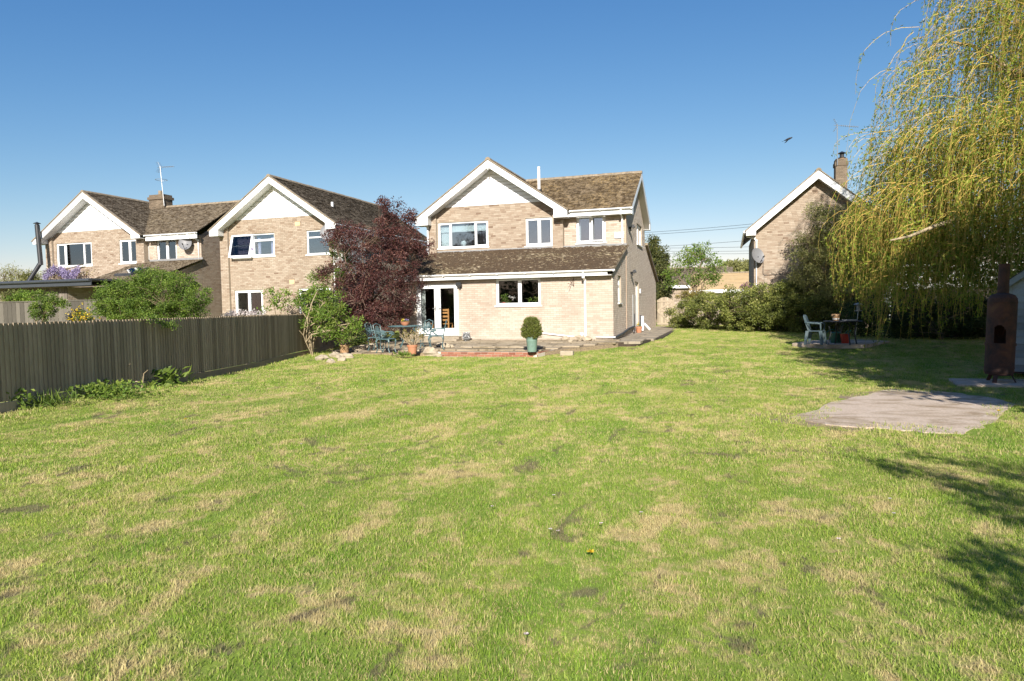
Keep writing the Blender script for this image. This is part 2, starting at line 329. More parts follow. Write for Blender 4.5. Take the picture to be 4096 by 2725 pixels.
# ---------------------------------------------------------------- ground
gx = np.unique(np.concatenate([np.linspace(-900, -60, 10), np.linspace(-60, -18, 15), np.arange(-18, 14.01, .5), np.linspace(15, 60, 14), np.linspace(60, 900, 10)]))
gy = np.unique(np.concatenate([np.linspace(-300, -10, 8), np.arange(-10, 44.01, .5), np.linspace(45, 120, 20), np.linspace(120, 1800, 14)]))
GX, GY = np.meshgrid(gx, gy); GZ = gz(GX, GY)
nx = len(gx); idx = np.arange(GX.size).reshape(GX.shape)
Q = np.stack([idx[:-1, :-1], idx[:-1, 1:], idx[1:, 1:], idx[1:, :-1]], -1).reshape(-1, 4)
def half(nt, a):
    m_ = node(nt, 'ShaderNodeMath', operation='MULTIPLY'); nt.links.new(a, m_.inputs[0]); m_.inputs[1].default_value = .5; return m_.outputs[0]
def lawncolor(nt, blade):
    """green turf with dry straw and clippings; the same patches for blades and thatch"""
    p0 = pos(nt, (1, 1, 0), None); A = YAW
    big = noise(nt, .16, 3, .55, p0); med = noise(nt, 1.1, 6, .7, pos(nt, (1.2, .7, 0), (0, 0, .3)), .5); fine = noise(nt, 4.2, 6, .72, pos(nt, (1, 1.2, 0)), 1.); tiny = noise(nt, 130, 3, .6, p0)
    g = ramp(nt, big, [(.35, (.155, .265, .032)), (.65, (.235, .33, .046))])
    stripe = noise(nt, 1., 3, .6, pos(nt, (1.9, .14, 0), (0, 0, -.12)), .3); g = mix(nt, ramp(nt, stripe, [(.42, (0, 0, 0)), (.6, (.5,)*3)]), g, (.10, .235, .018))
    g = mix(nt, ramp(nt, med, [(.35, (0, 0, 0)), (.7, (.6,)*3)]), g, (.36, .44, .07))
    add = node(nt, 'ShaderNodeMath', operation='ADD'); nt.links.new(med, add.inputs[0]); nt.links.new(fine, add.inputs[1])
    dry = ramp(nt, add.outputs[0], [(.5, (0, 0, 0)), (.64, (.85,)*3)]) if False else None
    sub = node(nt, 'ShaderNodeMath', operation='MULTIPLY'); nt.links.new(add.outputs[0], sub.inputs[0]); sub.inputs[1].default_value = .5
    dry = ramp(nt, sub.outputs[0], [(.50, (0, 0, 0)), (.575, (.85,)*3)])
    if blade:
        r = attr(nt); sd = noise(nt, 1.5, 4, .6, pos(nt, (1, 1, 0), (0, 0, .9)), .6); st = node(nt, 'ShaderNodeMath', operation='ADD'); nt.links.new(attr(nt, 'straw'), st.inputs[0]); nt.links.new(sd, st.inputs[1])
        g = mix(nt, 1., g, ramp(nt, r, [(0, (.6, .66, .6)), (.6, (1.15, 1.1, 1.)), (1, (1.75, 1.5, 1.7))]), 'MULTIPLY')
        c = mix(nt, dry, g, (.56, .45, .235)); c = mix(nt, ramp(nt, st.outputs[0], [(1.12, (0, 0, 0)), (1.22, (.85,)*3)]) if False else ramp(nt, half(nt, st.outputs[0]), [(.60, (0, 0, 0)), (.66, (.85,)*3)]), c, (.54, .43, .21))
    else:
        c = mix(nt, .22, g, (.26, .205, .09)); c = mix(nt, dry, c, (.48, .36, .18))
    d = noise(nt, 1.7, 6, .72, pos(nt, (1, .8, 0), (0, 0, 1.1)), 1.2); c = mix(nt, ramp(nt, d, [(.59, (0, 0, 0)), (.64, (.75,)*3)]), c, (.17, .135, .085))
    if not blade: c = mix(nt, 1., c, ramp(nt, tiny, [(.3, (.6,)*3), (.7, (1.15,)*3)]), 'MULTIPLY')
    return c, tiny
def lawnmat():
    m, nt, b, out = mat_new('lawn_thatch'); c, t = lawncolor(nt, False)
    nt.links.new(c, b.inputs['Base Color']); b.inputs['Roughness'].default_value = 1; b.inputs['Specular IOR Level'].default_value = .1; bump(nt, b, t, .3, .01); return m
def blademat():
    m, nt, b, out = mat_new('grass_blade'); c, t = lawncolor(nt, True)
    nt.links.new(c, b.inputs['Base Color']); b.inputs['Roughness'].default_value = .55; b.inputs['Specular IOR Level'].default_value = .35
    tr = node(nt, 'ShaderNodeBsdfTranslucent'); nt.links.new(c, tr.inputs[0]); mx = node(nt, 'ShaderNodeMixShader'); mx.inputs[0].default_value = .3
    nt.links.new(b.outputs[0], mx.inputs[1]); nt.links.new(tr.outputs[0], mx.inputs[2]); nt.links.new(mx.outputs[0], out.inputs[0]); return m
M['lawn'] = lawnmat(); M['blade'] = blademat()
lawn = link('ground', mesh_np('ground', np.stack([GX, GY, GZ], -1).reshape(-1, 3), Q, smooth=True), M['lawn']); tag(lawn, 'mown lawn with dry straw patches running up to the houses', kind='structure')

# hard surfaces
def sheet(name, pts, top, mat, thick=.08, label=None):
    poly = [(p[0], p[1], float(gz(p[0], p[1]))+top-thick) for p in pts]
    o = MB().prism(poly, (0, 0, thick)).build(name, mat); tag(o, label, kind='structure'); return o
def densify(pts, n=4, jit=.06, seed=1):
    g = random.Random(seed); out = []
    for i in range(len(pts)):
        a, b = np.array(pts[i][:2]), np.array(pts[(i+1) % len(pts)][:2])
        for k in range(n): p = a+(b-a)*k/n; out.append((p[0]+g.uniform(-jit, jit), p[1]+g.uniform(-jit, jit)))
    return out
PAD = [gnd(*q)[:2] for q in [(3165, 1674), (3350, 1707), (3600, 1722), (3850, 1742), (3960, 1690), (4062, 1622), (3960, 1592), (3760, 1566), (3560, 1560), (3380, 1600)]]
pad_poly = densify(PAD, 5, .06, 3)
PADZ = float(np.mean([float(gz(p[0], p[1])) for p in pad_poly]))+.002
soilpoly = densify([gnd(*q)[:2] for q in [(2930, 1643), (3120, 1690), (3340, 1716), (3600, 1730), (3860, 1749), (3975, 1697), (4085, 1624), (3960, 1580), (3760, 1557), (3550, 1552), (3350, 1592), (3180, 1628)]], 5, .13, 9)
tag(MB().prism([(p[0], p[1], PADZ-.075) for p in soilpoly], (0, 0, .071)).build('bare_earth', M['leafmould']), 'bare earth and litter round the broken concrete base', kind='structure')
tag(MB().prism([(p[0], p[1], PADZ-.06) for p in pad_poly], (0, 0, .068)).build('concrete_base', M['concrete']), 'old pinkish concrete base in the lawn', kind='structure')
sp = [gnd(*q)[:2] for q in [(3168, 1385), (3300, 1398), (3460, 1393), (3560, 1372), (3440, 1362), (3270, 1364)]]
SPZ = max(float(gz(p[0], p[1])) for p in sp)+.03
seatpad = tag(MB().prism([(p[0], p[1], SPZ-.12) for p in densify(sp, 3, .03, 5)], (0, 0, .12)).build('seating_base', M['concrete']), 'small concrete seating base under the willow', kind='structure')
stv = gp(3985, 1527, .05)
tag(MB().prism([(stv[0]-.75, stv[1]-.5, -.03), (stv[0]+1.6, stv[1]-.65, -.03), (stv[0]+1.6, stv[1]+.5, -.03), (stv[0]-.6, stv[1]+.55, -.03)], (0, 0, .075)).build('stove_base', M['concrete']), 'dirty concrete base under the rusty stove', kind='structure')

# ---------------------------------------------------------------- brickwork and tiling
PARTS_MAX = 300
def visible(u, v): return -60 < u < 4156 and -60 < v < 2785
class House:
    def __init__(s, name, label, base, maxb=300, maxt=300, **k):
        s.e = thing(name, label, 'house', base, absolute=True); s.b = []; s.t = []; s.wall = MB(); s.extra = []; s.maxb = maxb; s.maxt = maxt
    def apart(s, name):
        s.keep = s.wall; s.wall = MB(); s.extra.append((name, s.wall))
    def back(s): s.wall = s.keep
    # wall frame: O at z=0, ux along the wall, n outwards
    def face(s, O, ux, n, outline, holes=(), matkey='brick_buff', reveal=.11, shift=0., tone=(0, 1), bricks=True, dz=0.):
        """outline: list of (x, z) convex-ish polygon; holes: (x0, x1, z0, z1)"""
        O, ux, n = (np.asarray(q, float) for q in (O, ux, n)); up = np.array([0, 0, 1.])
        W = lambda x, z, d=0.: O+ux*x+up*z+n*d
        zs = sorted(set([z for _, z in outline]+[h[2] for h in holes]+[h[3] for h in holes])); zs = [z for z in zs]
        def span(z):
            xs = []
            for (xa, za), (xb, zb) in zip(outline, outline[1:]+outline[:1]):
                if (za <= z < zb) or (zb <= z < za): xs.append(xa+(xb-xa)*(z-za)/(zb-za))
            xs.sort(); return [(xs[i], xs[i+1]) for i in range(0, len(xs)-1, 2)]
        def cut(sp, z0, z1):
            for h in holes:
                if h[2] < z1-1e-4 and h[3] > z0+1e-4:
                    out = []
                    for a, b in sp:
                        if h[1] <= a or h[0] >= b: out.append((a, b)); continue
                        if h[0] > a: out.append((a, h[0]))
                        if h[1] < b: out.append((h[1], b))
                    sp = out
            return sp
        for z0, z1 in zip(zs, zs[1:]):
            if z1-z0 < 1e-4: continue
            lo, hi = cut(span(z0+1e-4), z0, z1), cut(span(z1-1e-4), z0, z1)
            if len(lo) == len(hi):
                for (a, b), (c, d) in zip(lo, hi): s.wall.add([W(a, z0), W(b, z0), W(d, z1), W(c, z1)], [(0, 1, 2, 3)])
            else:
                for a, b in (lo or hi): s.wall.add([W(a, z0), W(b, z0), W(b, z1), W(a, z1)], [(0, 1, 2, 3)])
        for h in holes:
            c = [(h[0], h[2]), (h[1], h[2]), (h[1], h[3]), (h[0], h[3])]
            for (xa, za), (xb, zb) in zip(c, c[1:]+c[:1]): s.wall.add([W(xa, za), W(xb, zb), W(xb, zb, -reveal), W(xa, za, -reveal)], [(0, 1, 2, 3)])
        if not bricks: return
        zmin = min(z for _, z in outline); zmax = max(z for _, z in outline); k = 0; z = zmin
        bh, bl, j, pr = .065, .215, .010, .011
        while z+bh < zmax+.03:
            zt = min(z+bh, zmax); sp = cut([(max(a, c), min(b, d)) for (a, b), (c, d) in zip(span(z+.002), span(min(zt, zmax-.001)-.001))], z, zt)
            for a, b in sp:
                x = a-(.1125 if k % 2 else 0)-shift % .225
                while x < b:
                    xa, xb = max(x, a), min(x+bl, b)
                    if xb-xa > .03: s.b.append((O, ux, n, xa, xb, z+j*.5, zt+j*.5-.0, abs(xb-xa-bl) < 1e-4 and abs(zt-z-bh) < 1e-4, tone[0]+(tone[1]-tone[0])*min(1, max(0, random.gauss(.42, .24))), matkey))
                    x += bl+j
            z += bh+j; k += 1
    def roof(s, O, ux, uv, rows, spanfn, matkey, gauge=.1, tw=.165, seed=0, lift=.014, rough=.35, indiv=True):
        """O: eave corner, ux: along the eave, uv: unit vector up the slope, spanfn(s)->(a,b)"""
        O, ux, uv = (np.asarray(q, float) for q in (O, ux, uv)); n = np.cross(ux, uv)
        if n[2] < 0: n = -n
        g = random.Random(seed)
        for k in range(rows):
            d = k*gauge; r = spanfn(d+gauge*.5)
            if r is None: continue
            a, b = r; x = a-(tw*.5 if k % 2 else 0)
            while x < b:
                xa, xb = max(x, a), min(x+tw-.004, b)
                if xb-xa > .025: s.t.append((O+ux*xa+uv*d, ux, uv, n, xb-xa, gauge+.012, lift*(1+g.uniform(-rough, rough)), g.uniform(-.004, .007), (g.uniform(.8, 1) if g.random() < .15 else g.random()**1.1*.8), matkey, abs(xb-xa-tw+.004) < 1e-4 and indiv))
                x += tw
    def finish(s, mortar='mortar'):
        for nm, mb in s.extra: link(nm, mb.mesh(nm), M[mortar], s.e)
        wall = link('wall', s.wall.mesh('wall'), M[mortar], s.e)
        # bricks: the largest in view as single parts, the rest joined
        def cen(b): return b[0]+b[1]*(b[3]+b[4])*.5+np.array([0, 0, (b[5]+b[6])*.5])
        sc = []
        for i, b in enumerate(s.b):
            c = cen(b); u, v, Z = proj(c); f = -(b[2]@(c-CAM))/np.linalg.norm(c-CAM)
            sc.append((f/Z**2 if (b[7] and visible(u, v) and f > .5 and abs(b[1][0]-1) < 1e-6) else -1, i))
        sc.sort(reverse=True); pick = set(i for q, i in sc[:s.maxb] if q > 0)
        variants = {}; groups = {}
        for i, b in enumerate(s.b):
            O, ux, n, xa, xb, z0, z1, full, tone, mk = b
            if i in pick:
                q = round(tone*11)/11; key = (mk, q)
                if key not in variants:
                    variants[key] = MB().box(-.1075, .1075, -.011, .002, -.0325, .0325, q).mesh('brick'); variants[key].materials.append(M[mk])
                c = cen(b); o = bpy.data.objects.new('brick', variants[key]); COL.objects.link(o); o.parent = wall; o.location = (c[0], c[1]+random.uniform(-.0015, .0015), c[2])
                if True: o.location = (o.location[0], o.location[1], o.location[2])
            else: groups.setdefault(mk, []).append(b)
        for mk, L in groups.items():
            V = np.zeros((len(L), 8, 3)); R = np.zeros((len(L), 8))
            for i, (O, ux, n, xa, xb, z0, z1, full, tone, _) in enumerate(L):
                jt = random.uniform(-.0015, .0015)-(.0065 if abs(n[0]) > .5 else 0); R[i] = tone
                for k, (x, z, d) in enumerate(((xa, z0, -.002), (xb, z0, -.002), (xb, z1, -.002), (xa, z1, -.002), (xa, z0, .011+jt), (xb, z0, .011+jt), (xb, z1, .011+jt), (xa, z1, .011+jt))): V[i, k] = O+ux*x+np.array([0, 0, z])+n*d
            fq = np.array([(4, 5, 6, 7), (0, 1, 5, 4), (1, 2, 6, 5), (2, 3, 7, 6), (3, 0, 4, 7)]); Q = (np.arange(len(L))[:, None, None]*8+fq[None]).reshape(-1, 4)
            tag(link('brickwork', mesh_np('brickwork', V.reshape(-1, 3), Q, R.ravel()), M[mk], wall), kind='stuff')
        sc = []
        for i, t in enumerate(s.t):
            u, v, Z = proj(t[0]); f = -(t[3]@(t[0]-CAM))/np.linalg.norm(t[0]-CAM)
            sc.append((f/Z**2 if (t[10] and visible(u, v) and f > .02) else -1, i))
        sc.sort(reverse=True); pick = set(i for q, i in sc[:s.maxt] if q > 0)
        roof = s.roofpart; variants = {}; groups = {}
        for i, t in enumerate(s.t):
            if i in pick:
                q = round(t[8]*15)/15; key = (t[9], q, tuple(np.round(t[1], 3)))
                if key not in variants:
                    variants[key] = tilemesh([(np.zeros(3),)+t[1:8]+(q,)]); variants[key].materials.append(M[t[9]])
                o = bpy.data.objects.new('tile', variants[key]); COL.objects.link(o); o.parent = roof; o.location = t[0]+t[3]*t[7]
            else: groups.setdefault(t[9], []).append(t)
        for mk, L in groups.items(): tag(link('tiling', tilemesh(L), M[mk], roof), kind='stuff')
def tilemesh(L):
    V = np.zeros((len(L), 6, 3)); R = np.zeros((len(L), 6))
    for i, t in enumerate(L):
        O, ux, uv, n, wd, ln, lift, jit, q = t[:9]; R[i] = q; sk = jit*.8
        V[i] = [O+n*.002, O+ux*wd+n*.002, O+ux*wd+n*(lift+.006+jit+sk), O+n*(lift+.006+jit), O+ux*wd+uv*ln+n*.002, O+uv*ln+n*.002]
    fq = np.array([(0, 1, 2, 3), (3, 2, 4, 5)]); Q = (np.arange(len(L))[:, None, None]*6+fq[None]).reshape(-1, 4)
    tr = np.array([(0, 3, 5, 5), (1, 4, 2, 2)])
    return mesh_np('tile', V.reshape(-1, 3), Q, R.ravel())
def moss_lumps(parent, O, ux, uv, wfn, smax, N, seed, size=(.03, .10), hmax=.035):
    g = np.random.default_rng(seed); O, ux, uv = (np.asarray(q, float) for q in (O, ux, uv)); n = np.cross(ux, uv); n = n if n[2] > 0 else -n
    V = []; Qs = []; cnt = 0; cl = g.random((60, 2)); tries = 0
    while cnt < N and tries < N*8:
        tries += 1; c = cl[g.integers(60)]; s_ = np.clip(c[1]*smax+g.normal(0, .25), 0, smax); a, b = wfn(s_); x = a+(b-a)*c[0]+g.normal(0, .55)
        if x < a+.05 or x > b-.05: continue
        R = g.uniform(*size); h = min(hmax, R*.55); P = O+ux*x+uv*s_+n*.012; ring = []
        for k in range(6): an = 2*math.pi*k/6+g.uniform(-.3, .3); ring.append(P+ux*R*1.3*math.cos(an)*g.uniform(.6, 1.2)+uv*R*.8*math.sin(an)*g.uniform(.6, 1.2))
        b0 = cnt*7; V += ring+[P+n*h]; Qs += [(b0+k, b0+(k+1) % 6, b0+6) for k in range(6)]; cnt += 1
    tag(link('moss', mesh_np('moss', V, Qs, smooth=True), M['moss'], parent), kind='stuff')

# ---------------------------------------------------------------- joinery
def window(h, x0, x1, z0, z1, Y, lights, glass='glass_up', fr=.062, sill=True, label=None, room='room', rd=2.2, inset=.05, transom=None, roomz=None, sillmat='white', skip=()):
    """front-facing window: lights = list of relative widths; transom: {index: height fraction of a top light}"""
    Yf = Y+inset; f = MB(); f.box(x0, x1, Yf, Yf+.07, z0, z0+fr); f.box(x0, x1, Yf, Yf+.07, z1-fr, z1)
    f.box(x0, x0+fr, Yf+.001, Yf+.069, z0+fr, z1-fr); f.box(x1-fr, x1, Yf+.001, Yf+.069, z0+fr, z1-fr)
    tot = sum(lights); x = x0+fr; Wd = x1-x0-2*fr; panes = []
    for i, l in enumerate(lights):
        xa = x; xb = x+Wd*l/tot; x = xb
        if i < len(lights)-1: f.box(xb-.03, xb+.03, Yf+.001, Yf+.069, z0+fr, z1-fr)
        a = xa+(.03 if i else 0); b = xb-(.03 if i < len(lights)-1 else 0); za, zb = z0+fr, z1-fr
        if transom and i in transom:
            zt = zb-(zb-za)*transom[i]; f.box(a, b, Yf+.001, Yf+.069, zt-.03, zt+.03); panes.append((a, b, zt+.03, zb)); zb = zt-.03
        panes.append((a, b, za, zb))
    # opening sashes stand a little proud
    for i, (a, b, za, zb) in enumerate(panes):
        if i in skip: continue
        if len(lights) > 1 and (i == 0 or i == len(panes)-1):
            q = .035; f.box(a, b, Yf-.012, Yf+.03, za, za+q); f.box(a, b, Yf-.012, Yf+.03, zb-q, zb); f.box(a, a+q, Yf-.0115, Yf+.0295, za+q, zb-q); f.box(b-q, b, Yf-.0115, Yf+.0295, za+q, zb-q)
    o = f.build('window', M['white'], h.e, bevel=.004)
    if label: o['label'] = label
    for i, (a, b, za, zb) in enumerate(panes):
        if i in skip: continue
        bx(a-.005, b+.005, Yf+.032, Yf+.038, za-.005, zb+.005).build('pane', M[glass], o)
    if sill: bx(x0-.05, x1+.05, Y-.05, Yf+.06, z0-.05, z0-.003).build('sill', M[sillmat], o, bevel=.006)
    if room:
        r = MB(); e = .55; ya, yb = Yf+.1, Yf+rd; za, zb = (roomz or (z0-.9, z1+.25)); xa, xb = x0-e, x1+e
        r.add([(xa, yb, za), (xb, yb, za), (xb, yb, zb), (xa, yb, zb)], [(0, 1, 2, 3)])
        r.add([(xa, ya, za), (xa, yb, za), (xa, yb, zb), (xa, ya, zb)], [(0, 1, 2, 3)]); r.add([(xb, ya, za), (xb, yb, za), (xb, yb, zb), (xb, ya, zb)], [(0, 1, 2, 3)])
        r.add([(xa, ya, za), (xb, ya, za), (xb, yb, za), (xa, yb, za)], [(0, 1, 2, 3)]); r.add([(xa, ya, zb), (xb, ya, zb), (xb, yb, zb), (xa, yb, zb)], [(0, 1, 2, 3)])
        # front wall of the room round the opening
        for q in ((xa, x0, za, zb), (x1, xb, za, zb), (x0, x1, za, z0), (x0, x1, z1, zb)): r.add([(q[0], ya, q[2]), (q[1], ya, q[2]), (q[1], ya, q[3]), (q[0], ya, q[3])], [(0, 1, 2, 3)])
        r.build('room', M[room], h.e)
    return o
def curtain(h, x0, x1, z0, z1, Y, mat, folds=9, amp=.035, name='curtain'):
    n = folds*6; V = []; Q = []
    for i in range(n+1):
        x = x0+(x1-x0)*i/n; y = Y+amp*math.sin(i/6*2*math.pi)+.01*math.sin(i*1.7)
        V += [(x, y, z0), (x+.01*math.sin(i), y*1., z1)]
    Q = [(2*i, 2*i+2, 2*i+3, 2*i+1) for i in range(n)]
    return link(name, mesh_np(name, V, Q, smooth=True), M[mat], h.e)
def barge(h, xa, za, xl, zl, xr, zr, Y, wd=.24, th=.03, boxw=.5, boxdrop=.28, wallY=None, left=True, right=True):
    """white barge boards with boxed ends; (xa,za) apex, (xl,zl),(xr,zr) eave tips on the top line"""
    for sx, (xe, ze) in ((-1, (xl, zl)), (1, (xr, zr))):
        if (sx < 0 and not left) or (sx > 0 and not right): continue
        d = np.array([xe-xa, ze-za]); L = np.hypot(*d); d /= L; nrm = np.array([d[1], -d[0]])*(1 if sx < 0 else -1)
        if nrm[1] > 0: nrm = -nrm
        w_ = wd/abs(nrm[1])
        xi = xe-sx*boxw                                   # inner side of the boxed end
        zi = za+(ze-za)*(abs(xi-xa)/abs(xe-xa)); zb = ze-boxdrop
        poly = [(xa, Y, za), (xe, Y, ze), (xe, Y, zb), (xi, Y, zb), (xi, Y, min(zi-w_, zb+.35) if zi-w_ > zb else zb+.001), (xa, Y, za-w_)]
        MB().prism(poly[::sx], (0, th, 0)).build('barge_board', M['white'], h.e, bevel=.004)
        dd = np.array([xe-xa, ze-za])/L; xo, zo = xe+dd[0]*.06, ze+dd[1]*.06; MB().prism([(xa, Y-.045, za+.012), (xo, Y-.045, zo+.012), (xo, Y-.045, zo+.062), (xa, Y-.045, za+.066)][::sx], (0, .16, 0)).build('verge', M['ridge'], h.e)
        # soffit under the verge
        s_ = MB(); p = [(xa, za-w_+.03), (xi, zi-w_+.03)]
        s_.add([(p[0][0], Y+th, p[0][1]), (p[1][0], Y+th, p[1][1]), (p[1][0], wallY+.1, p[1][1]), (p[0][0], wallY+.1, p[0][1])], [(0, 1, 2, 3)])
        s_.box(min(xi, xe), max(xi, xe), Y+th+.001, wallY+.12, zb, zb+.02)
        s_.add([(xi, Y+th, zb), (xi, wallY+.12, zb), (xi, wallY+.12, zi-w_+.03), (xi, Y+th, zi-w_+.03)], [(0, 1, 2, 3)])
        s_.build('soffit', M['white_old'], h.e)
def cladding(h, xa, za, zb, slope, Y, n, mat='siding', bot_l=None, bot_r=None):
    """horizontal boards in the gable triangle: apex (xa,za), bottom zb"""
    dz = (za-zb)/n; MB().prism([(xa-(za-zb)/slope, Y+.012, zb), (xa+(za-zb)/slope, Y+.012, zb), (xa, Y+.012, za)], (0, .02, 0)).build('backing_board', M['soffit'], h.e)
    for k in range(n):
        z0, z1 = zb+k*dz+.018, zb+(k+1)*dz; hw0 = (za-z0)/slope; hw1 = max(.02, (za-z1)/slope)
        MB().add([(xa-hw0, Y-.034, z0), (xa+hw0, Y-.034, z0), (xa+hw1, Y-.006, z1), (xa-hw1, Y-.006, z1), (xa-hw0, Y+.01, z0), (xa+hw0, Y+.01, z0), (xa+hw1, Y+.01, z1), (xa-hw1, Y+.01, z1)],
                 [(0, 1, 2, 3), (0, 4, 5, 1), (1, 5, 6, 2), (2, 6, 7, 3), (3, 7, 4, 0)]).build('cladding_board', M[mat], h.e)
def gutter_x(h, x0, x1, Y, z, r=.058, fascia=True, fz=.18, fy=.06, mat='white', fx0=None, fx1=None):
    prof = [(-r, 0), (-r, -.02), (-r*.8, -r*.75), (0, -r*1.1), (r*.8, -r*.75), (r, -.02), (r, 0), (r*.8, 0), (r*.6, -r*.55), (0, -r*.85), (-r*.6, -r*.55), (-r*.8, 0)]
    MB().prism([(x0, Y+a, z+b) for a, b in prof], (x1-x0, 0, 0)).build('gutter', M[mat], h.e)
    n = max(2, int((x1-x0)/1.0)); m_ = MB()
    for k in range(n+1): x = x0+.04+(x1-x0-.08)*k/n; bx(x-.018, x+.018, Y-r-.006, Y+fy, z-r*1.2, z-.002).build('gutter_bracket', M[mat], h.e)
    if fascia: bx(fx0 if fx0 is not None else x0+.02, fx1 if fx1 is not None else x1-.02, Y+fy, Y+fy+.03, z-fz-.02, z-.005).build('fascia', M[mat], h.e)
def pipe(h, pts, r=.034, mat='white', name='downpipe', clips=True):
    m_ = MB(); m_.tube(pts, r, 10)
    for a in pts[1:-1]: m_.tube([np.array(a)-[0, 0, .045], np.array(a)+[0, 0, .045]], r*1.25, 10)
    o = m_.build(name, M[mat], h.e, smooth=True); return o
def ridge(h, A, B, r=.12, mat='ridge', seg=.42, name='ridge_tile'):
    A, B = np.array(A, float), np.array(B, float); L = np.linalg.norm(B-A); n = max(1, int(L/seg)); d = (B-A)/L
    s = np.cross(d, [0, 0, 1.]); s /= np.linalg.norm(s); me = None
    prof = [(-1, -.55), (-.8, .0), (-.4, .32), (0, .42), (.4, .32), (.8, .0), (1, -.55)]
    for k in range(n):
        ln = L/n; P = A+d*ln*k
        if me is None:
            q = MB(); a = [s*r*x+np.array([0, 0, r*z]) for x, z in prof]; b = [p+d*(ln-.012) for p in a]; m_ = len(a)
            q.add(a+b, [(i, i+1, m_+i+1, m_+i) for i in range(m_-1)]+[tuple(range(m_))[::-1], tuple(range(m_, 2*m_))]); me = q.mesh('ridge_tile'); me.materials.append(M[mat])
        o = bpy.data.objects.new(name, me); COL.objects.link(o); o.parent = h.roofpart; o.location = P+np.array([0, 0, random.uniform(-.006, .006)])
def dish(h, c, r, face, name='satellite_dish'):
    c = np.array(c, float); f = np.array(face, float); f /= np.linalg.norm(f); a = np.cross(f, [0, 0, 1.]); a /= np.linalg.norm(a); b = np.cross(a, f); m_ = MB(); n = 18; vs = []
    for (q, d) in ((0, -.09), (.5, -.068), (.85, -.025), (1, 0), (1, -.012), (.85, -.04), (.5, -.085), (0, -.11)):
        for k in range(n): an = 2*math.pi*k/n; vs.append(c+f*r/.35*d+(a*math.cos(an)*.92+b*math.sin(an))*q*r)
    m_.add(vs, [(i*n+k, i*n+(k+1) % n, (i+1)*n+(k+1) % n, (i+1)*n+k) for i in range(7) for k in range(n)])
    o = m_.build(name, M['dish'], h.e, smooth=True)
    MB().tube([c-b*r*.95, c+f*.28-b*r*.5], .012, 6).tube([c+f*.26-b*r*.52, c+f*.36-b*r*.46], .03, 8).build('receiver_arm', M['black_metal'], o)
    return o
def aerial(h, base, top, yagi_dir, ln, name='aerial'):
    m_ = MB(); base = np.array(base, float); top = np.array(top, float); m_.tube([base, top], .02, 6); d = np.array(yagi_dir, float); d /= np.linalg.norm(d); s = np.cross(d, [0, 0, 1.]); s /= np.linalg.norm(s)
    p0 = top-np.array([0, 0, .06]); m_.tube([p0-d*.15, p0+d*ln], .012, 5)
    for k in range(9): q = p0+d*ln*(.2+.8*k/8); m_.tube([q-s*.09, q+s*.09], .006, 4); m_.tube([q-np.array([0, 0, .05]), q+np.array([0, 0, .05])], .006, 4)
    for sg in (-1, 1):
        for k in range(4): q = p0+d*(-.02-.04*k)+np.array([0, 0, sg*(.05+.07*k)]); m_.tube([q-s*.16, q+s*.16], .006, 4)
        m_.tube([p0, p0+d*(-.16)+np.array([0, 0, sg*.3])], .008, 4)
    return m_.build(name, M['grey_metal'], h.e)
def floodlight(h, c, out, name='floodlight'):
    c = np.array(c, float); o_ = np.array(out, float); m_ = MB(); m_.obox(c+o_*.04, (.03, .03, 0), (-.03, .03, 0), (0, 0, .05)); m_.tube([c+o_*.04, c+o_*.12+np.array([0, 0, .03])], .018, 6)
    s = np.cross(o_, [0, 0, 1.]); m_.obox(c+o_*.17+np.array([0, 0, .05]), s*.10, o_*.05+np.array([0, 0, .03]), np.array([0, 0, .055])-o_*.03); m_.blob(c+o_*.08-np.array([0, 0, .09]), (.035, .035, .04), 1)
    return m_.build(name, M['black_metal'], h.e)
def vec(*a): return np.array(a, float)
def unit(v): v = np.asarray(v, float); return v/np.linalg.norm(v)
EX, EY, EZ = vec(1, 0, 0), vec(0, 1, 0), vec(0, 0, 1)
# ================================================================ main house
XC = -3.92; Z0 = .22
h = House('detached_house', 'buff brick house with white gable, mossy lean-to roof and glazed double doors', (-8.1, 27.4, Z0))
YP, YPA, YR = 27.15, 27.27, 27.40; XA, ZA, SL = -9.44, 7.60, .676
GL, GR = -12.32, -6.42                 # gable wing
RB = MB()                              # roof underlay
# gable wing front: two piers and a recessed panel
h.face((GL, YP, 0), EX, -EY, [(0, 2.6), (.32, 2.6), (.32, ZA-SL*(XA-GL-.32)-.32), (0, ZA-SL*(XA-GL)-.32)], [], 'brick_tan')
zp = lambda x: ZA-SL*abs(x-XA)-.32
wL = (-11.98, -9.67, 4.09, 5.19); w2 = (-8.03, -6.88, 4.03, 5.17); w3 = (-5.92, -4.73, 4.06, 5.16)
SID = 5.80; XP0, XP1 = -12.0, -6.86
hole = lambda w_, ox: (w_[0]-ox, w_[1]-ox, w_[2]-.05, w_[3])
h.face((XP0, YPA, 0), EX, -EY, [(0, 2.6), (XP1-XP0, 2.6), (XP1-XP0, zp(XP1)), ((ZA-.32-SID)/SL+XA-XP0, SID), (XA-(ZA-.32-SID)/SL-XP0, SID), (0, zp(XP0))], [hole(wL, XP0), hole(w2, XP0)], 'brick_tan')
h.face((XP1, YP, 0), EX, -EY, [(0, 2.6), (GR-XP1, 2.6), (GR-XP1, zp(GR)), (0, zp(XP1))], [], 'brick_tan')
h.wall.add([(XP0-.001, YP, 2.6), (XP0-.001, YPA, 2.6), (XP0-.001, YPA, 5.6), (XP0-.001, YP, 5.6)], [(0, 1, 2, 3)]); h.wall.add([(GR, YP, 2.6), (GR, YR, 2.6), (GR, YR, 5.2), (GR, YP, 5.2)], [(0, 1, 2, 3)])
h.face((GR, YR, 0), EX, -EY, [(0, 2.6), (XC-GR, 2.6), (XC-GR, 5.25), (0, 5.25)], [hole(w3, GR)], 'brick_buff')
